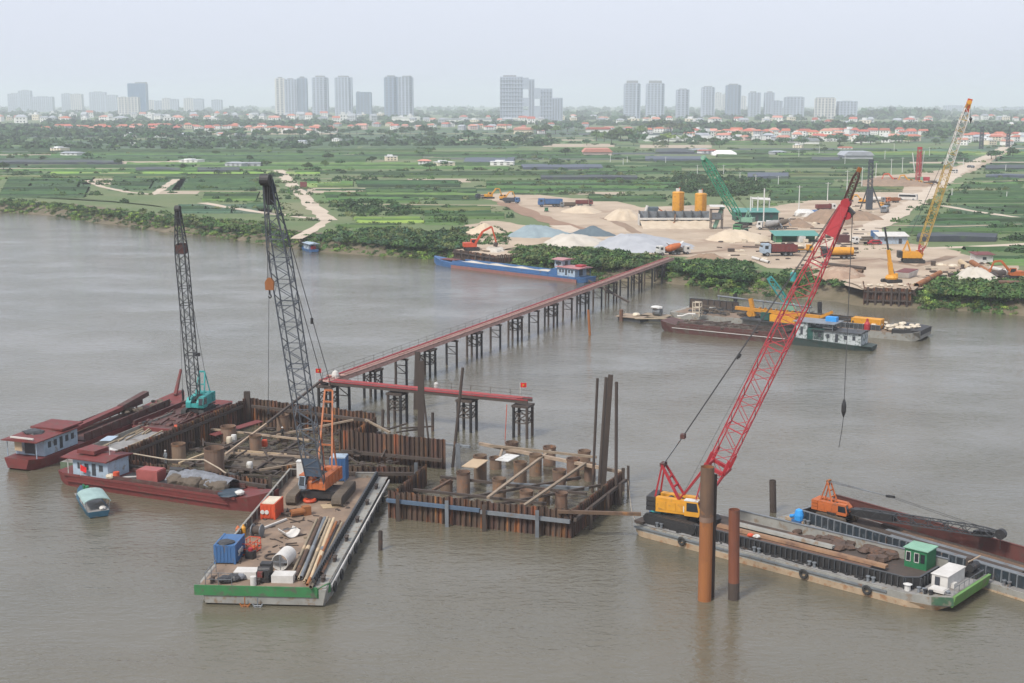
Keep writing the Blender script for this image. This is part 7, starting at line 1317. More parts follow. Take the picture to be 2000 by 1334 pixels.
g = G(1578, 423, LZ); t = thing('covered_heap', 'heap under white and blue sheets beside the pole', 'heap', g); MB().blob((-1, 2, .8), 4.2, .55, 12, .2).build('white_sheet', M['white'], t); MB().blob((3.2, 2.6, .8), 2.6, .75, 10, .2).build('blue_sheet', M['blue'], t)
single(MB().box(-1.8, 1.8, -.1, .1, 0, 3.2), 'sign_board', M['maroon'], 'small red board beside the diagonal dirt track', 'board', G(593, 367, LZ))
def excavator(px, py, hd, m, label, s=1.0, pose=((1.0, 1.9), (3.4, 4.6), (5.2, 4.4), (6.3, 1.6)), z=LZ):
    t = thing('excavator', label, 'excavator', G(px, py, z), R(hd), 'excavators on the bank'); t.scale = (s, s, s); undercarriage(t, 0, 4.0, 2.9, .8, .6)
    b_ = MB(); b_.side([(-2.2, 1.0), (1.2, 1.0), (1.2, 1.6), (.2, 2.1), (-2.2, 2.1)], -1.3, 1.3).build('body', m, t); c_ = MB().side([(-.1, 1.1), (1.5, 1.1), (1.6, 1.8), (1.3, 2.9), (-.1, 2.9)], .3, 1.25).build('cab', m, t); MB().side([(.1, 1.9), (1.5, 1.9), (1.25, 2.75), (.1, 2.75)], .27, 1.28).build('cab_window', M['glass'], c_)
    p = [Vector((x, -.2, zz)) for x, zz in pose]; MB().bar(p[0], p[1], .42, .55).bar(p[1], p[2], .38, .5).build('boom', m, t); MB().bar(p[2], p[3], .34, .42).build('arm', m, t); q = p[3]; MB().side([(q.x - .1, q.z + .1), (q.x + .5, q.z - .2), (q.x + .2, q.z - 1.1), (q.x - .7, q.z - 1.0), (q.x - .6, q.z - .4)], -.8, .4).build('bucket', M['dark_rust'], t); MB().tube(p[0] + Vector((.5, 0, -.3)), p[0].lerp(p[1], .6), .1, 6).build('hydraulic_ram', M['steel'], t); return t
excavator(921, 489, 12, M['redorange'], 'red orange excavator arching its arm over the small dock', 1.15, ((1.0, 1.9), (3.0, 5.0), (5.4, 6.2), (6.6, 2.0)), 3.7); excavator(956, 388, 30, M['yellow'], 'yellow excavator with raised arm at the far end of the dirt track', 1.0); excavator(984, 391, 20, M['yellow'], 'yellow excavator nearer the white patch on the dirt track', .85); excavator(1751, 361, 170, M['redorange'], 'orange digger on the mound under the red rig', 1.3); excavator(1779, 362, 190, M['yellow'], 'yellow digger right beside the red rig mast', 1.2); excavator(1684, 397, 140, M['yellow'], 'yellow digger at the head of the red crane boom', .8)
# --- green crane, right-bank cranes and rigs
def lattice_crane(base_px, by, hd, m, mboom, tip_px, y_tip, w_, label, k=.8, z=LZ, cw=None, mast=None, bands=(), cabs=1, footx=1.5, rc=.085, rl=.05):
    B0 = G(base_px, by, z); t = thing('crawler_crane', label, 'crane', B0, 0, 'lattice cranes on the bank'); h = R(hd); undercarriage(t, h, 6 * k, 4.6 * k, 1.1 * k, .9 * k); superstructure(t, h, 1.4 * k, m, cw or m, k, cabs)
    tp = A(tip_px[0], tip_px[1], y_tip) - B0; foot = vrot((footx * k, 0, 2.0 * k), h); bo, st, bx, by_, bd = boom(B0, foot, tp, w_, w_ * .9, mboom, seg=w_ * .75, rc=rc, rl=rl, ta=.1, tb=.12, wt=.45, parent=t, side=vrot((0, -1, 0), h), plated=bands); c_ = sum(st[-1], Vector()) / 4
    MB().tube(c_ - bx * w_ * .3, c_ + bx * w_ * .3, w_ * .3, 12).build('head_sheave', m if mast is None else mast, t); gt = gantry(t, h, 1.4 * k, k, m, (-1.8 * k, 6.0 * k)); ropes(t, 'pendant_line', [(gt[0], c_ - bx * .3), (gt[1], c_ + bx * .3)], .035); return t, st, c_, bx, by_, bd
t, st, c_, bx, by_, bd = lattice_crane(1452, 440, 150, M['ltgreen'], paint('green_boom', (.045, .36, .20), (.08, .22, .14), .55, .62), (1374, 308), 470, 2.7, 'pale green crane with a green lattice boom leaning towards the silos', .9, rc=.14, rl=.07); MB().bar(c_ - bd * 1.8, c_ + bd * .4, 1.2, 1.0).build('boom_head', M['green'], t)
ybm = paint('yellow_boom', (.42, .27, .05), (.24, .15, .06), .6, .55); B0 = G(1783, 513, LZ)
t, st, c_, bx, by_, bd = lattice_crane(1783, 513, -8, M['yellow'], ybm, (1893, 200), 366, 2.1, 'yellow crawler crane with a very long boom, yellow below and white above', 1.0, LZ, M['black']); n_ = len(st) - 1
cw_ = MB(); rd_ = MB(); i1, i2 = int(n_ * .60), int(n_ * .97)
def rechord(i0, i1, m_, nm, r=.095):
    mb = MB()
    for i in range(i0, i1):
        for k in range(4): mb.bar(st[i][k], st[i + 1][k], r * 2, cap=False); mb.bar(st[i][k], st[i + 1][(k + 1) % 4], .12, cap=False)
    mb.build(nm, m_, t)['kind'] = 'stuff'
rechord(i1, int(n_ * .80), M['white'], 'white_boom_section'); rechord(int(n_ * .80), i2, M['concrete'], 'grey_boom_section'); rechord(0, int(n_ * .10), M['red'], 'red_foot_section'); MB().bar(c_ - bd * 2.6, c_ + bd * 1.0, 1.1, .8).build('boom_head', M['redorange'], t); pp = st[int(n_ * .08)]; MB().bar((pp[0] + pp[1]) / 2 - bd * .9 - by_ * .1, (pp[0] + pp[1]) / 2 + bd * .9 - by_ * .1, .9, .2).build('name_plate', M['cream'], t)
hkp = A(1896, 232, 366) - B0; ropes(t, 'hoist_rope', [(c_ + bd * .5, hkp)], .04); MB().lathe([(.02, hkp.z - 1.4), (.3, hkp.z - .4), (.5, hkp.z), (.02, hkp.z + .6)], hkp.x, hkp.y, 8).build('hook_block', M['black'], t)
B0 = G(1741, 552, LZ + .3); t = thing('mobile_crane', 'yellow telescopic crane standing upright on the sheet pile dock', 'crane', B0); undercarriage(t, R(20), 4.2, 3.2, .9, .7); MB().lathe([(1.5, .9), (1.6, 1.3), (1.2, 1.9), (.4, 2.0)], n=12).build('turret', M['yellow'], t); MB().cbox(.6, .2, 1.0, 1.6, 1.4, 1.3).build('machine_house', M['yellow'], t)
p1 = A(1735, 488, B0.y) - B0; p2 = A(1728, 444, B0.y) - B0; MB().bar((0, 0, 1.2), p1.lerp(Vector((0, 0, 1.2)), .45), 1.0, 1.1).build('boom_base', M['yellow'], t); MB().bar(p1.lerp(Vector((0, 0, 1.2)), .46), p1, .75, .85).build('boom_section', M['yellow'], t); MB().bar(p1, p2, .38, .42).build('fly_jib', M['black'], t); MB().tube((.9, -.4, 1.4), p1 * .4 + Vector((.5, 0, .4)), .22, 8).build('hydraulic_ram', M['steel'], t)
# drilling rigs
def rig(px, by, ty, m, label, w_, foot_m, hd=0, tracks=True):
    B0 = G(px, by, LZ); H_ = zat(px, ty, B0.y) - LZ; t = thing('drilling_rig', label, 'drilling rig', B0, 0, 'drilling rigs beyond the yard'); k = B0.y / 480
    if tracks: undercarriage(t, R(180), 5.5, 4.2, 1.0, .8); MB().box(.4, 6.0, -1.5, 1.5, 1.2, 3.2).build('machine_house', m, t); MB().box(.6, 2.0, -2.2, -1.5, 1.2, 3.4).build('cab', foot_m, t)
    bo = MB(); lc = MB(); q = w_ / 2
    for x in (-q, q):
        for y in (-q, q): bo.bar((x, y, .5), (x * .75, y * .75, H_), .22 * max(1, k * .8))
    for i in range(int(H_ / w_)):
        z0, z1 = .5 + i * w_, .5 + (i + 1) * w_
        for y in (-q, q): lc.bar((-q, y, z0), (q, y, z1), .12 * k); lc.bar((q, y, z0), (-q, y, z1), .12 * k)
        for x in (-q, q): lc.bar((x, -q, z0), (x, q, z1), .12 * k)
    b_ = bo.build('mast', m, t); lc.build('lacing', m, b_)['kind'] = 'stuff'; MB().cbox(0, 0, H_, w_ * .9, w_ * .9, 1.4).build('mast_head', m, t); return t, H_
t, H_ = rig(1697, 410, 318, M['rig_dark'], 'tall dark piling rig standing on the earth heap', 1.9, M['rig_dark'], tracks=False); MB().cbox(0, 0, .3, 2.4, 2.2, H_ * .42).build('guide_cage', M['rig_dark'], t); MB().bar((.8, 0, H_ * .5), (5.0, -1, 0), .5).build('raking_leg', M['boom_grey'], t); MB().bar((-.8, 0, H_ * .5), (-2.6, 4, 0), .4).build('raking_leg', M['boom_grey'], t)
t, H_ = rig(1793, 357, 292, M['red'], 'bright red drilling rig on the reddish mound beside the haul road', 2.4, M['ltgreen']); MB().cbox(0, -1.4, 4, .7, .6, H_ - 5).build('kelly_guide', M['red'], t); MB().tube((-1.9, 1, 6), (-3.3, 2, H_ * .9), .25, 6).build('backstay', M['pole'] if 'pole' in M else POLE, t); MB().tube((1.9, 1, 6), (3.2, 2, H_ * .95), .25, 6).build('backstay', POLE, t)
for px, by, ty, lb in ((1516 + 400, 292, 250, 'thin dark far rig at the end of the haul road'), (1968, 288, 262, 'faint far rig beside the haul road end')):
    rig(px, by, ty, M['rig_dark'], lb, 3.0, M['rig_dark'], tracks=False)
# --- docks of sheet piles on the bank
def dock(a, b, dep, z1, label, m, posts):
    d = (b - a); u = d.normalized(); nrm = Vector((-u.y, u.x, 0)); mid = (a + b) / 2; t = thing('sheet_pile_dock', label, 'dock', (mid.x, mid.y, 0)); sheet_wall(t, a, b, -1.5, z1, m, .15); sheet_wall(t, b, b + nrm * dep, -1.5, z1, m, .15); sheet_wall(t, a + nrm * dep, a, -1.5, z1, m, .15)
    for z in (z1 * .35, z1 * .8): o_ = nrm * -.35; wale(t, a + o_, b + o_, z, .35)
    for i in range(posts): p = a.lerp(b, (i + .5) / posts) - nrm * .7; post(t, p, -1, z1 + .25, M['dark_rust'], .4)
    f_ = [a + nrm * .4, b + nrm * .4, b + nrm * (dep + 3), a + nrm * (dep + 3)]; MB().prism([(p.x - mid.x, p.y - mid.y) for p in f_], z1 - .9, z1 - .12).build('fill', M['sand'], t); return t
dock(G(886, 511, 0), G(967, 524, 0), 9, 3.8, 'small dark timber and sheet pile dock under the red orange excavator', M['pile_rust'], 6); dock(G(1686, 598, 0), G(1778, 601, 0), 11, 4.5, 'dark sheet pile dock carrying the yellow telescopic crane', M['pile_rust'], 6)
mb = MB()
for i in range(16): mb.blob((rnd.uniform(-5, 6), rnd.uniform(-1, 2), .3), rnd.uniform(.3, .55), .6, 7, .2, 4)
o = single(mb, 'sandbags', M['cream'], 'sandbags along the front edge of the sheet pile dock', 'sandbags', G(1722, 560, 4.5) + Vector((0, 1.5, -.1))); o['kind'] = 'stuff'
t = thing('barge_box', 'tilted maroon steel skip lying on the dock', 'skip', G(1770, 541, LZ + .2), R(58)); b_ = MB().loft([[(-3.8, -1.6, .2), (3.8, -1.6, .2), (3.8, 1.6, .2), (-3.8, 1.6, .2)], [(-4.6, -1.9, 1.6), (4.6, -1.9, 1.6), (4.6, 1.9, 1.6), (-4.6, 1.9, 1.6)]]).build('shell', M['concrete'], t); MB().box(-4.4, 4.4, -1.8, 1.8, 1.62, 1.72).build('cover', M['maroon'], t)
def bank_pipe(p0, p1, r, m, label, z=LZ + .5, grp='pile pipes lying on the bank'):
    a, b = G(p0[0], p0[1], z), G(p1[0], p1[1], z); t = thing('pile_pipe', label, 'pipe', a, 0, grp); MB().hollow((0, 0, 0), b - a, r, .06, 14).build('shell', m, t); d = (b - a); MB().hollow(d * .48, d * .52, r + .03, .04, 14).build('weld_band', M['pipe_rust'], t)
bank_pipe((1790, 558), (1836, 533), .7, M['orange_rust'], 'single orange pipe lying at the dock corner'); bank_pipe((1876, 511), (1916, 540), .75, M['ply'], 'pale brown pile pipe with dark mouth, nearest the dock'); bank_pipe((1898, 512), (1936, 536), .75, M['orange_rust'], 'orange brown pile pipe second from the dock'); bank_pipe((1912, 520), (1950, 543), .6, M['dark_rust'], 'dark pile pipe between the brown ones'); bank_pipe((1925, 540), (1960, 533), .9, M['dark_rust'], 'wide dark pipe ring group at the stack end'); bank_pipe((1950, 551), (1990, 552), .5, M['pipe_rust'], 'brown pipe along the bank edge at the stack'); bank_pipe((1935, 523), (1985, 534), .5, M['concrete'], 'pale pipe lying behind the dark ones')
bank_pipe((1620, 516), (1690, 524), .45, M['dark_rust'], 'dark pipe in the pile above the clay slope, upper one'); bank_pipe((1618, 521), (1685, 530), .45, M['pipe_rust'], 'dark pipe in the pile above the clay slope, lower one'); bank_pipe((1470, 503), (1502, 512), .4, M['concrete'], 'pale pipe at the bank edge below the maroon truck')
excavator(1980, 545, 180, M['orange'], 'orange machine at the end of the pile pipe stack', 1.0); t = thing('water_drum', 'teal plastic tank with white cap on the bank by the red boom', 'tank', G(1549, 549, LZ)); MB().lathe([(.05, 0), (.75, 0), (.75, 2.0), (.4, 2.3), (.05, 2.35)], n=14).build('tank', M['teal'], t); MB().lathe([(.02, 2.35), (.3, 2.35), (.3, 2.7), (.02, 2.75)], n=10).build('cap', M['white'], t)
# --- the blue cargo boat and the little blue boat at the bank
a, b = G(838, 518, 0), G(1128, 553, 0); hd = math.atan2(a.y - b.y, a.x - b.x); L = (b - a).length; nn = Vector((math.sin(hd), -math.cos(hd), 0)) * 3.4
bb = cargo_boat('cargo_boat', 'blue and red cargo boat full of pale sand moored at the small dock', b + nn, hd, L + 1, 6.6, M['blue'], None, 1.3); MB().loft([[(x, -y_, z_) for y_, z_ in ((0, 0), (0, 0), (0, 0), (0, 0))] for x in (0, 1)]) if False else None
for s_ in (-1, 1): MB().box(.5, L * .84, s_ * 3.32 - .05, s_ * 3.32 + .05, -.2, .85).build('red_topside', paint('boat_red', (.24, .105, .09), (.17, .12, .1), .65, .55), bb); MB().box(11.5, L * .84, s_ * 2.7 - .08, s_ * 2.7 + .08, 1.3, 2.1).build('hold_coaming', M['blue'], bb)
V = []; F = []; nx, ny = 26, 6; x0, x1 = 12, L * .82
for i in range(nx + 1):
    for j in range(ny + 1): V.append((lerp(x0, x1, i / nx), lerp(-2.6, 2.6, j / ny), 1.5 + .75 * math.sin(math.pi * j / ny) * (.6 + .4 * math.sin(i * .9)) + rnd.uniform(-.06, .06)))
for i in range(nx):
    for j in range(ny): F.append((i * (ny + 1) + j, (i + 1) * (ny + 1) + j, (i + 1) * (ny + 1) + j + 1, i * (ny + 1) + j + 1))
o = MB().add(V, F).build('sand_cargo', M['beigeheap'], None, True); o.location = bb.location; o.rotation_euler = bb.rotation_euler; tag(o, 'pale sand load in the hold of the blue cargo boat', 'cargo')
rf = paint('boat_roof_red', (.42, .20, .20), (.3, .2, .2), .6, .6); ho = deckhouse(bb, .4, 8.2, 4.8, 1.35, 2.3, M['paleblue'], rf, .6, 1.4, 5, M['blue']); MB().box(.6, 3.0, -1.2, 1.0, 4.1, 4.5).build('roof_hatch', M['red'], ho); deckhouse(bb, 7.0, 9.8, 3.4, 3.2, 2.3, M['paleblue'], rf, .9, 0, 3, M['blue']); MB().side([(8.2, 1.3), (12.5, 1.3), (9.6, 3.2), (8.2, 3.2)], -2.6, 2.6).build('wheelhouse_base', M['blue'], bb)
MB().box(L * .85, L * .95, -1.6, 1.6, 1.9, 2.05).build('foredeck', M['maroon'], bb)
sbb = thing('houseboat', 'small pale blue covered boat moored at the wooded bank', 'boat', G(612, 493, 0) + Vector((0, 1.2, 0)), R(120)); hull(MB(), [(-1, -1.3, 1.3, .2, .1, .8), (1, -1.6, 1.6, .3, -.3, .8), (7, -1.5, 1.5, .3, -.3, .9), (9, -.5, .5, .2, .2, 1.4)]).build('hull', M['blue'], sbb); ho = deckhouse(sbb, -.3, 5.6, 2.6, .85, 1.7, M['paleblue'], M['paleblue'], .5, 1.6, 3, M['blue']); MB().box(.2, 1.2, -.8, .8, .9, 1.9).build('red_tank', M['red'], ho)
# --- the cluster of barges in mid river
a, b = G(1287, 647, 0), G(1697, 689, 0); hd = math.atan2(b.y - a.y, b.x - a.x); L = (b - a).length; nn = Vector((-math.sin(hd), math.cos(hd), 0)) * 3.2; Wd = 6.2
Lb = L
bc = thing('cargo_boat', 'long rust red cargo boat with a peeling white and green deckhouse in mid river', 'boat', a + nn, hd); hull(MB(), [(0, -2.6, 2.6, .8, .5, 2.3), (1.2, -3.0, 3.0, .6, -.3, 2.1), (4, -3.1, 3.1, .2, -.8, 1.7), (L * .6, -3.1, 3.1, .2, -.8, 1.5), (L * .66, -3.1, 3.1, .2, -.8, 1.4)]).build('hull', M['dkmaroon'], bc); hull(MB(), [(L * .655, -3.15, 3.15, .2, -.8, 1.5), (L * .93, -2.8, 2.8, .4, -.5, 1.0), (L, -1.9, 1.9, .6, .1, .9)]).build('stern_hull', mat('black_green_hull', (.02, .045, .04), (.04, .05, .045), .6, 1), bc)
for s_ in (-1, 1): MB().box(4.5, L * .62, s_ * 2.7 - .1, s_ * 2.7 + .1, 1.5, 2.15).build('hold_coaming', M['dkmaroon'], bc)
MB().box(3, L * .62, -3.16, -3.08, 1.0, 1.12).build('rubbing_strake', M['concrete'], bc); MB().box(5, L * .6, -2.5, 2.5, 1.6, 2.0).build('hold_cover', M['mud'], bc)
pw = paint('peeling_white', (.44, .47, .47), (.09, .115, .105), .7, .48); ho = deckhouse(bc, L * .74, L * .955, 4.4, .95, 2.3, pw, M['boom_grey'], .4, 0, 5); hw = MB().box(L * .665, L * .715, -2.4, 2.4, 1.4, 4.7).build('wheelhouse', pw, bc); MB().cbox(L * .69, -2.4, 2.2, .5, .08, 1.6).build('door', WIN, hw); MB().box(L * .715, L * .79, -2.2, 2.2, 1.4, 3.6).build('wheelhouse', M['darkgreen'], bc); MB().box(L * .65, L * .84, -2.8, 2.8, 4.72, 4.86).build('wheelhouse_roof', M['steel'], bc)
for s_ in (-1, 1): MB().tube((L * .83, s_ * 2.5, 3.3), (L * .83, s_ * 2.5, 4.7), .07, 6).build('roof_post', M['steel'], bc)
put('roof_box', MB().box(-1.1, 1.1, -.7, .7, 0, .9), M['brightblue'], 'bright blue box on the roof of the peeling deckhouse', 'box', bc, L * .80, .9, 4.87); put('roof_plank', MB().box(-.9, .9, -.15, .15, 0, .15), M['white'], 'white plank on the peeling deckhouse roof', 'plank', bc, L * .80, -1.6, 3.75)
a2, b2 = G(1316, 622, 0), G(1788, 668, 0); hd2 = math.atan2(b2.y - a2.y, b2.x - a2.x); L3 = (b2 - a2).length
bd_ = thing('deck_barge', 'long cluttered work barge behind the rust red boat in mid river', 'barge', a2, hd2); MB().loft([[(x, i0, zb), (x, 9.5 - i0, zb), (x, 9.5, zt), (x, 0, zt)] for x, i0, zb, zt in ((-1, .4, .4, 1.5), (1, .1, -.8, 1.4), (L3 - 3, .1, -.8, 1.4), (L3 - .8, .5, -.2, 1.7), (L3 + .6, 1.4, .4, 2.1))]).build('hull', M['hullgrey'], bd_); MB().box(0, L3 - 2, .3, 9.2, 1.41, 1.46).build('deck', M['deckdirt'], bd_); MB().loft([[(x, y0, 1.2), (x, y0 + 9.6 - 2 * y0, 1.2), (x, 9.6 - y0, 2.2), (x, y0, 2.2)] for x, y0 in ((L3 - 5, -.03), (L3 - 1, .4), (L3 + .7, 1.3))]).build('bow_band', M['black'], bd_)
coaming(bd_, [(L3 * .52, .9), (L3 * .86, .9)], 1.45, 2.5, M['boom_grey'], M['steel'], .9, out=.12); coaming(bd_, [(L3 * .8, 8.8), (0, 8.8)], 1.45, 2.6, M['dark_rust'], M['dark_rust'], 2.2); coaming(bd_, [(0, 8.2), (12, 8.4)], 1.45, 3.6, M['dark_rust'], M['boom_grey'], 1.5)
oc = container('shipping_container', 'orange steel box on the barge end beside the sandbags', 6.2, 2.3, 2.0, M['yellow'], 1694, 640, hd2, 1.5, cat='box'); put('red_tank', MB().lathe([(.02, 0), (.65, 0), (.65, 1.2), (.3, 1.7), (.2, 2.3), (.02, 2.35)], n=12), M['red'], 'red domed tank behind the orange box', 'tank', bd_, *local(bd_, G(1694, 628, 3.2)), 1.5)
for nm, x0, x1, n, lb in (('bow', L3 - 7, L3 - .6, 26, 'pale sandbags heaped on the bow of the work barge'), ('mid', L3 - 12, L3 - 8, 14, 'pale sandbags heaped behind the orange box')):
    mb = MB()
    for i in range(n): mb.blob((rnd.uniform(x0, x1), rnd.uniform(1.2, 7.8), 1.8 + rnd.uniform(0, .8)), rnd.uniform(.5, .75), .6, 8, .2, 4)
    o = single(mb, 'sandbags', M['cream'], lb, 'sandbags', bd_.location, hd2); o['kind'] = 'stuff'
mb = MB()
for i in range(26): x = rnd.uniform(2, L3 * .5); mb.blob((x, rnd.uniform(1.5, 7.5), 1.5), rnd.uniform(.3, .9), .7, 7, .3, 4); 
for i in range(22): x = rnd.uniform(2, L3 * .55); y = rnd.uniform(1.2, 8); mb.bar((x, y, 1.7 + rnd.random()), (x + rnd.uniform(1, 4), y + rnd.uniform(-1, 1), 1.7 + rnd.random() * .6), .2)
o = single(mb, 'deck_clutter', M['mud'], 'brown clutter of gear spread over the work barge deck', 'clutter', bd_.location, hd2); o['kind'] = 'stuff'
def lie(name, label, cat, p0, p1, z0, z1): a, b = G(p0[0], p0[1], z0), G(p1[0], p1[1], z1); t = thing(name, label, cat, a, math.atan2(b.y - a.y, b.x - a.x)); return t, (b - a).length
t, Lr = lie('drilling_rig', 'orange yellow piling rig mast laid flat along the work barge', 'drilling rig', (1437, 601), (1602, 621), 3.6, 3.4); ob = paint('rig_orange', (.50, .22, .02), (.22, .12, .04), .6, .58)
MB().bar((0, 0, 0), (Lr, 0, 0), .75, .7).build('mast', ob, t); MB().bar((Lr, 0, 0), (Lr + 2.6, .3, 1.3), .6, .6).build('mast_tip', ob, t); MB().bar((4.6, 0, -1.4), (3.6, 0, 2.4), .8, .7).build('leader', ob, t); MB().tube((3.7, -.5, -.9), (3.7, .5, -.9), .7, 12).build('drum', ob, t); MB().box(9, 15, -1.2, 1.2, -1.9, -.45).build('machine_house', M['yellow'], t); MB().box(6.8, 8.8, -1.1, 1.1, -1.8, -.2).build('cab', M['darkgreen'], t); MB().box(2, 16, -1.4, 1.4, -2.2, -1.9).build('bed', M['boom_grey'], t)
for i in range(9): MB().cbox(6 + i * 1.3, 0, .35, .18, .8, .35).build('rung', ob, t)
t, Lr = lie('steel_pipe', 'long grey pipe rail held above the work barge on posts', 'pipe', (1402, 578), (1585, 600), 4.2, 4.2); MB().tube((0, 0, 0), (Lr, 0, 0), .22, 8).build('shaft', M['steel'], t)
for x in (.3, Lr * .5, Lr - .5): MB().tube((x, 0, -2.8), (x, 0, 0), .16, 6).build('post', M['steel'], t)
g = G(1360, 618, 1.5); t = thing('ladder_frame', 'cream scaffold ladder frame on the work barge', 'frame', g, hd2); fr = MB()
for x in (-.9, .7):
    for y in (0, 1.2): fr.bar((x, y, 0), (x, y, 3.2), .16)
for z in (.9, 2.0, 3.1): fr.bar((-.9, 0, z), (.7, 0, z), .16); fr.bar((.7, 0, z), (.7, 1.2, z), .16); fr.bar((-.9, 1.2, z), (.7, 1.2, z), .16)
fr.build('frame', M['cream'], t); MB().box(-.9, .7, 0, 1.2, 1.95, 2.0).build('shelf', M['wood'], t)
lone_pile(G(1437, 600, 1.4), (1436, 574), .5, M['black'], 'black spud post at the head of the orange rig', cat='post', group='spud posts of the work barge'); lone_pile(G(1601, 612, 1.4), (1601, 590), .5, M['black'], 'black spud post near the orange rig tip', cat='post', group='spud posts of the work barge')
for a_, b_2, lb in (((1536, 592), (1503, 543), 'teal lattice boom stub rising behind the work barge'),):
    y = G(1536, 606, 0).y; p, q = A(a_[0], a_[1], y), A(b_2[0], b_2[1], y); t = thing('crane_boom', lb, 'crane', p); bo, st, bx, by_, bdd = boom(p, (0, 0, 0), q - p, 1.7, 1.3, M['teal'], seg=1.2, rc=.11, rl=.06, ta=.2, tb=.1, wt=.8, parent=t); MB().cbox(.4, 0, -2.6, 3.2, 2.4, 2.4).build('machine_house', M['ltgreen'], t); MB().bar((1.2, 0, -.4), (-1.6, 0, 4.2), .22).build('gantry_frame', M['green'], t)
put('gas_tank', MB().lathe([(.02, 0), (.6, 0), (.6, 1.5), (.2, 1.9), (.02, 1.95)], n=12), M['green'], 'green bottle-shaped tank at the orange rig', 'tank', bd_, *local(bd_, G(1579, 605, 1.5)), 2.4); put('pipe_bend', MB().pipe([(0, 0, .2), (1.2, 0, .3), (2.6, .3, .9), (4.2, .4, .9)], .2, 7), M['concrete'], 'pale bent pipe on the work barge end', 'pipe', bd_, *local(bd_, G(1323, 618, 1.6)), 1.5); put('white_box', MB().box(-.9, .9, -.5, .5, 0, .6), M['white'], 'white box on the work barge beside the ladder frame', 'box', bd_, *local(bd_, G(1394, 605, 1.6)), 1.6)
for px, py, lb, m_ in ((1228, 628, 'small float with a rusty post by the last jetty piles', 'hullgrey'), (1272, 627, 'small float with a covered white machine between jetty and barge', 'hullgrey')):
    t = thing('float', lb, 'float', G(px, py, 0), hd2); MB().box(-2.8, 2.8, 0, 4, -.5, .9).build('tank', M['boom_grey'], t); MB().box(-3.2, 3.2, -.4, 4.4, .9, 1.05).build('deck', M['wood'], t)
    if 'rusty' in lb: MB().tube((-1.8, -.2, -1), (-1.8, -.2, 2.6), .45, 10).build('post', M['pipe_rust'], t); MB().blob((.8, 2, 1.3), .9, .6, 9, .2).build('bundle', M['cream'], t)
    else: MB().tube((-.2, 1.6, 2.0), (1.6, 1.6, 2.0), .9, 12).build('machine', M['steel'], t); MB().blob((.4, 1.6, 2.9), 1.4, .3, 10, .15).build('cover', M['white'], t)
plank('gangway', (1240, 622), 1.2, (1330, 622), 1.6, 1.0, .15, M['wood'], 'plank gangway from the floats to the work barge', 'gangway')
# loose gear all over the building site
mb = MB(); mb2 = MB(); site = [(1440, 440), (1560, 412), (1700, 400), (1720, 440), (1690, 470), (1640, 545), (1560, 520), (1480, 505), (1400, 500), (1390, 470)]; site2 = [(1790, 520), (1900, 505), (1990, 530), (1990, 546), (1880, 540), (1810, 545)]
for i in range(420):
    pl_ = site if rnd.random() < .75 else site2; xs = [p[0] for p in pl_]; ys = [p[1] for p in pl_]; q = (rnd.uniform(min(xs), max(xs)), rnd.uniform(min(ys), max(ys)))
    if not inside(q, pl_): continue
    g = G(q[0], q[1], LZ + .1); b_ = mb if rnd.random() < .6 else mb2; k = rnd.random(); a_ = rnd.uniform(-.6, .6) + (3.14 if rnd.random() < .5 else 0); L_ = rnd.uniform(1, 5)
    if k < .5: b_.bar(g + Vector((0, 0, .1)), g + Vector((L_ * math.cos(a_), L_ * math.sin(a_), .15)), rnd.uniform(.15, .4))
    elif k < .8: b_.blob(tuple(g), rnd.uniform(.4, 1.3), .5, 7, .3, 4)
    else: b_.cbox(g.x, g.y, LZ, rnd.uniform(.6, 2), rnd.uniform(.6, 1.6), rnd.uniform(.4, 1.3))
tag(mb.build('site_debris', M['dark_rust']), 'dark loose steel and timber scattered over the building site', 'debris', None, 'stuff'); tag(mb2.build('site_debris', M['cream']), 'pale loose sacks, planks and rubble scattered over the building site', 'debris', None, 'stuff')
for pxs, wd in (([(1300, 500), (1400, 490), (1480, 480), (1560, 500), (1650, 505)], 3), ([(1420, 455), (1500, 462), (1600, 452), (1690, 440)], 3.5), ([(1180, 425), (1220, 440), (1245, 455)], 4), ([(1640, 512), (1720, 505), (1790, 520), (1860, 500)], 3)): strip('wheel_ruts', pxs, wd, LZ + .07, M['earthheap'])
mb = MB()
for i in range(60): x, y = rnd.uniform(3, L * .62), rnd.uniform(-2.6, 2.6); mb.blob((x, y, 1.9), rnd.uniform(.2, .8), .6, 7, .3, 4)
for i in range(40): x, y = rnd.uniform(3, L * .6), rnd.uniform(-2.6, 2.6); mb.bar((x, y, 2.1), (x + rnd.uniform(1, 5), y + rnd.uniform(-1, 1), 2.2 + rnd.random() * .6), .16)
for i in range(30): x, y = rnd.uniform(L * .74, L * .95), rnd.uniform(-2, 2); mb.blob((x, y, 3.5), rnd.uniform(.15, .4), .6, 6, .3, 4)
put('boat_clutter', mb, M['dark_rust'], 'dark clutter of gear on the rust red boat in mid river', 'clutter', bc, 0, 0, 0)['kind'] = 'stuff'
mb = MB()
for i in range(60): x, y = rnd.uniform(1, L3 * .85), rnd.uniform(.8, 8.6); mb.blob((x, y, 1.6), rnd.uniform(.2, .7), .8, 7, .3, 4)
for i in range(60): x, y = rnd.uniform(1, L3 * .8), rnd.uniform(.8, 8.6); mb.bar((x, y, 1.7), (x + rnd.uniform(1, 6), y + rnd.uniform(-1.5, 1.5), 1.7 + rnd.random() * 1.4), .18)
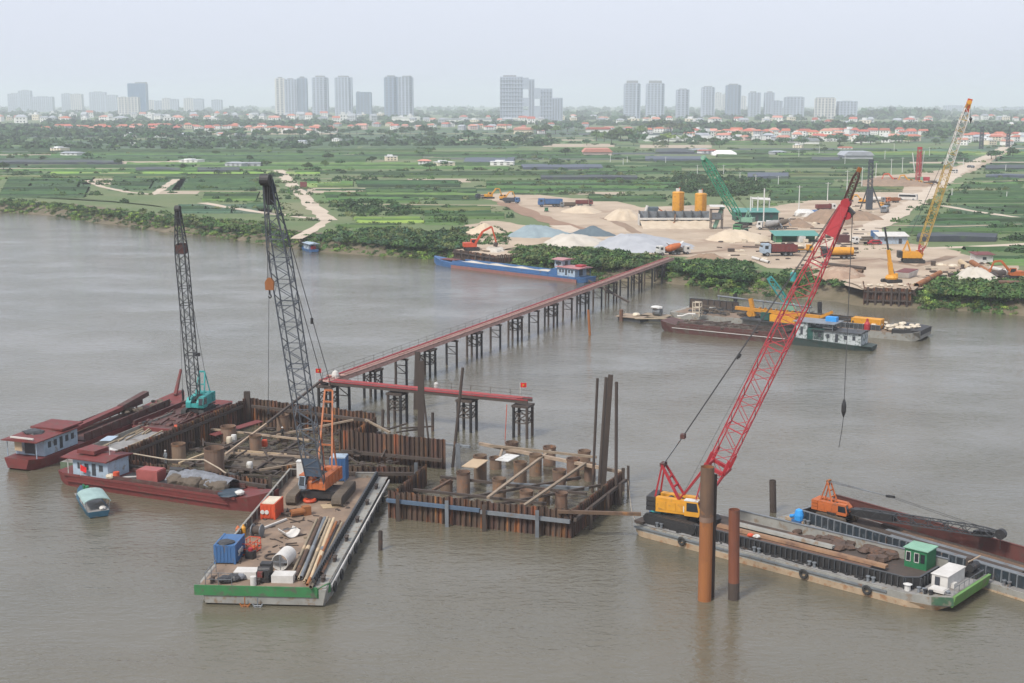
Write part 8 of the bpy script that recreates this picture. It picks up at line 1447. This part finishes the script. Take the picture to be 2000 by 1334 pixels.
put('deck_gear', mb, M['boom_grey'], 'dark grey gear, hoses and bars crowding the work barge deck', 'clutter', bd_, 0, 0, 0)['kind'] = 'stuff'
# --- two workers inside the larger cofferdam
def person(p, hd, shirt, trousers, label, helmet):
    t = thing('person', label, 'person', p, hd); V = [(0, 0, .95), (0, 0, 1.2), (0, 0, 1.42), (.0, 0, 1.52), (0, .19, 1.40), (.05, .30, 1.12), (.22, .27, .95), (0, -.19, 1.40), (.02, -.30, 1.12), (.14, -.30, .88), (.0, .10, .90), (.05, .12, .48), (0, .13, .06), (.12, .13, .03), (0, -.10, .90), (.02, -.12, .48), (-.05, -.13, .06), (.08, -.13, .03)]
    E = [(0, 1), (1, 2), (2, 3), (2, 4), (4, 5), (5, 6), (2, 7), (7, 8), (8, 9), (0, 10), (10, 11), (11, 12), (12, 13), (0, 14), (14, 15), (15, 16), (16, 17)]; Rd = [.16, .15, .14, .06, .075, .05, .04, .075, .05, .04, .10, .065, .05, .045, .10, .065, .05, .045]
    me = bpy.data.meshes.new('body'); me.from_pydata(V, E, []); o = bpy.data.objects.new('body', me); col.objects.link(o); o.parent = t; m1 = o.modifiers.new('skin', 'SKIN')
    if not me.skin_vertices: me.skin_vertices.new() if hasattr(me.skin_vertices, 'new') else None
    for i, r_ in enumerate(Rd): me.skin_vertices[0].data[i].radius = (r_, r_ * (.8 if i < 3 else 1))
    me.skin_vertices[0].data[0].use_root = True; m2 = o.modifiers.new('subd', 'SUBSURF'); m2.levels = 1; m2.render_levels = 1; me.materials.append(shirt)
    MB().blob((.02, 0, 1.64), .105, 1.2, 10, .02, 6).build('head', M['skin'], o); MB().lathe([(.15, 1.68), (.15, 1.70), (.13, 1.76), (.07, 1.82), (.01, 1.83)], .02, 0, 12).build('helmet', helmet, o); return t
try:
    person(G(552, 858, 1.3), R(-60), M['black'], M['black'], 'worker in dark clothes and white helmet standing on a beam', M['white']); person(G(324, 905, 1.0), R(-120), M['steel'], M['black'], 'worker in grey clothes crouched forward by the low wall', M['white'])
except Exception as e: print('person failed', e)
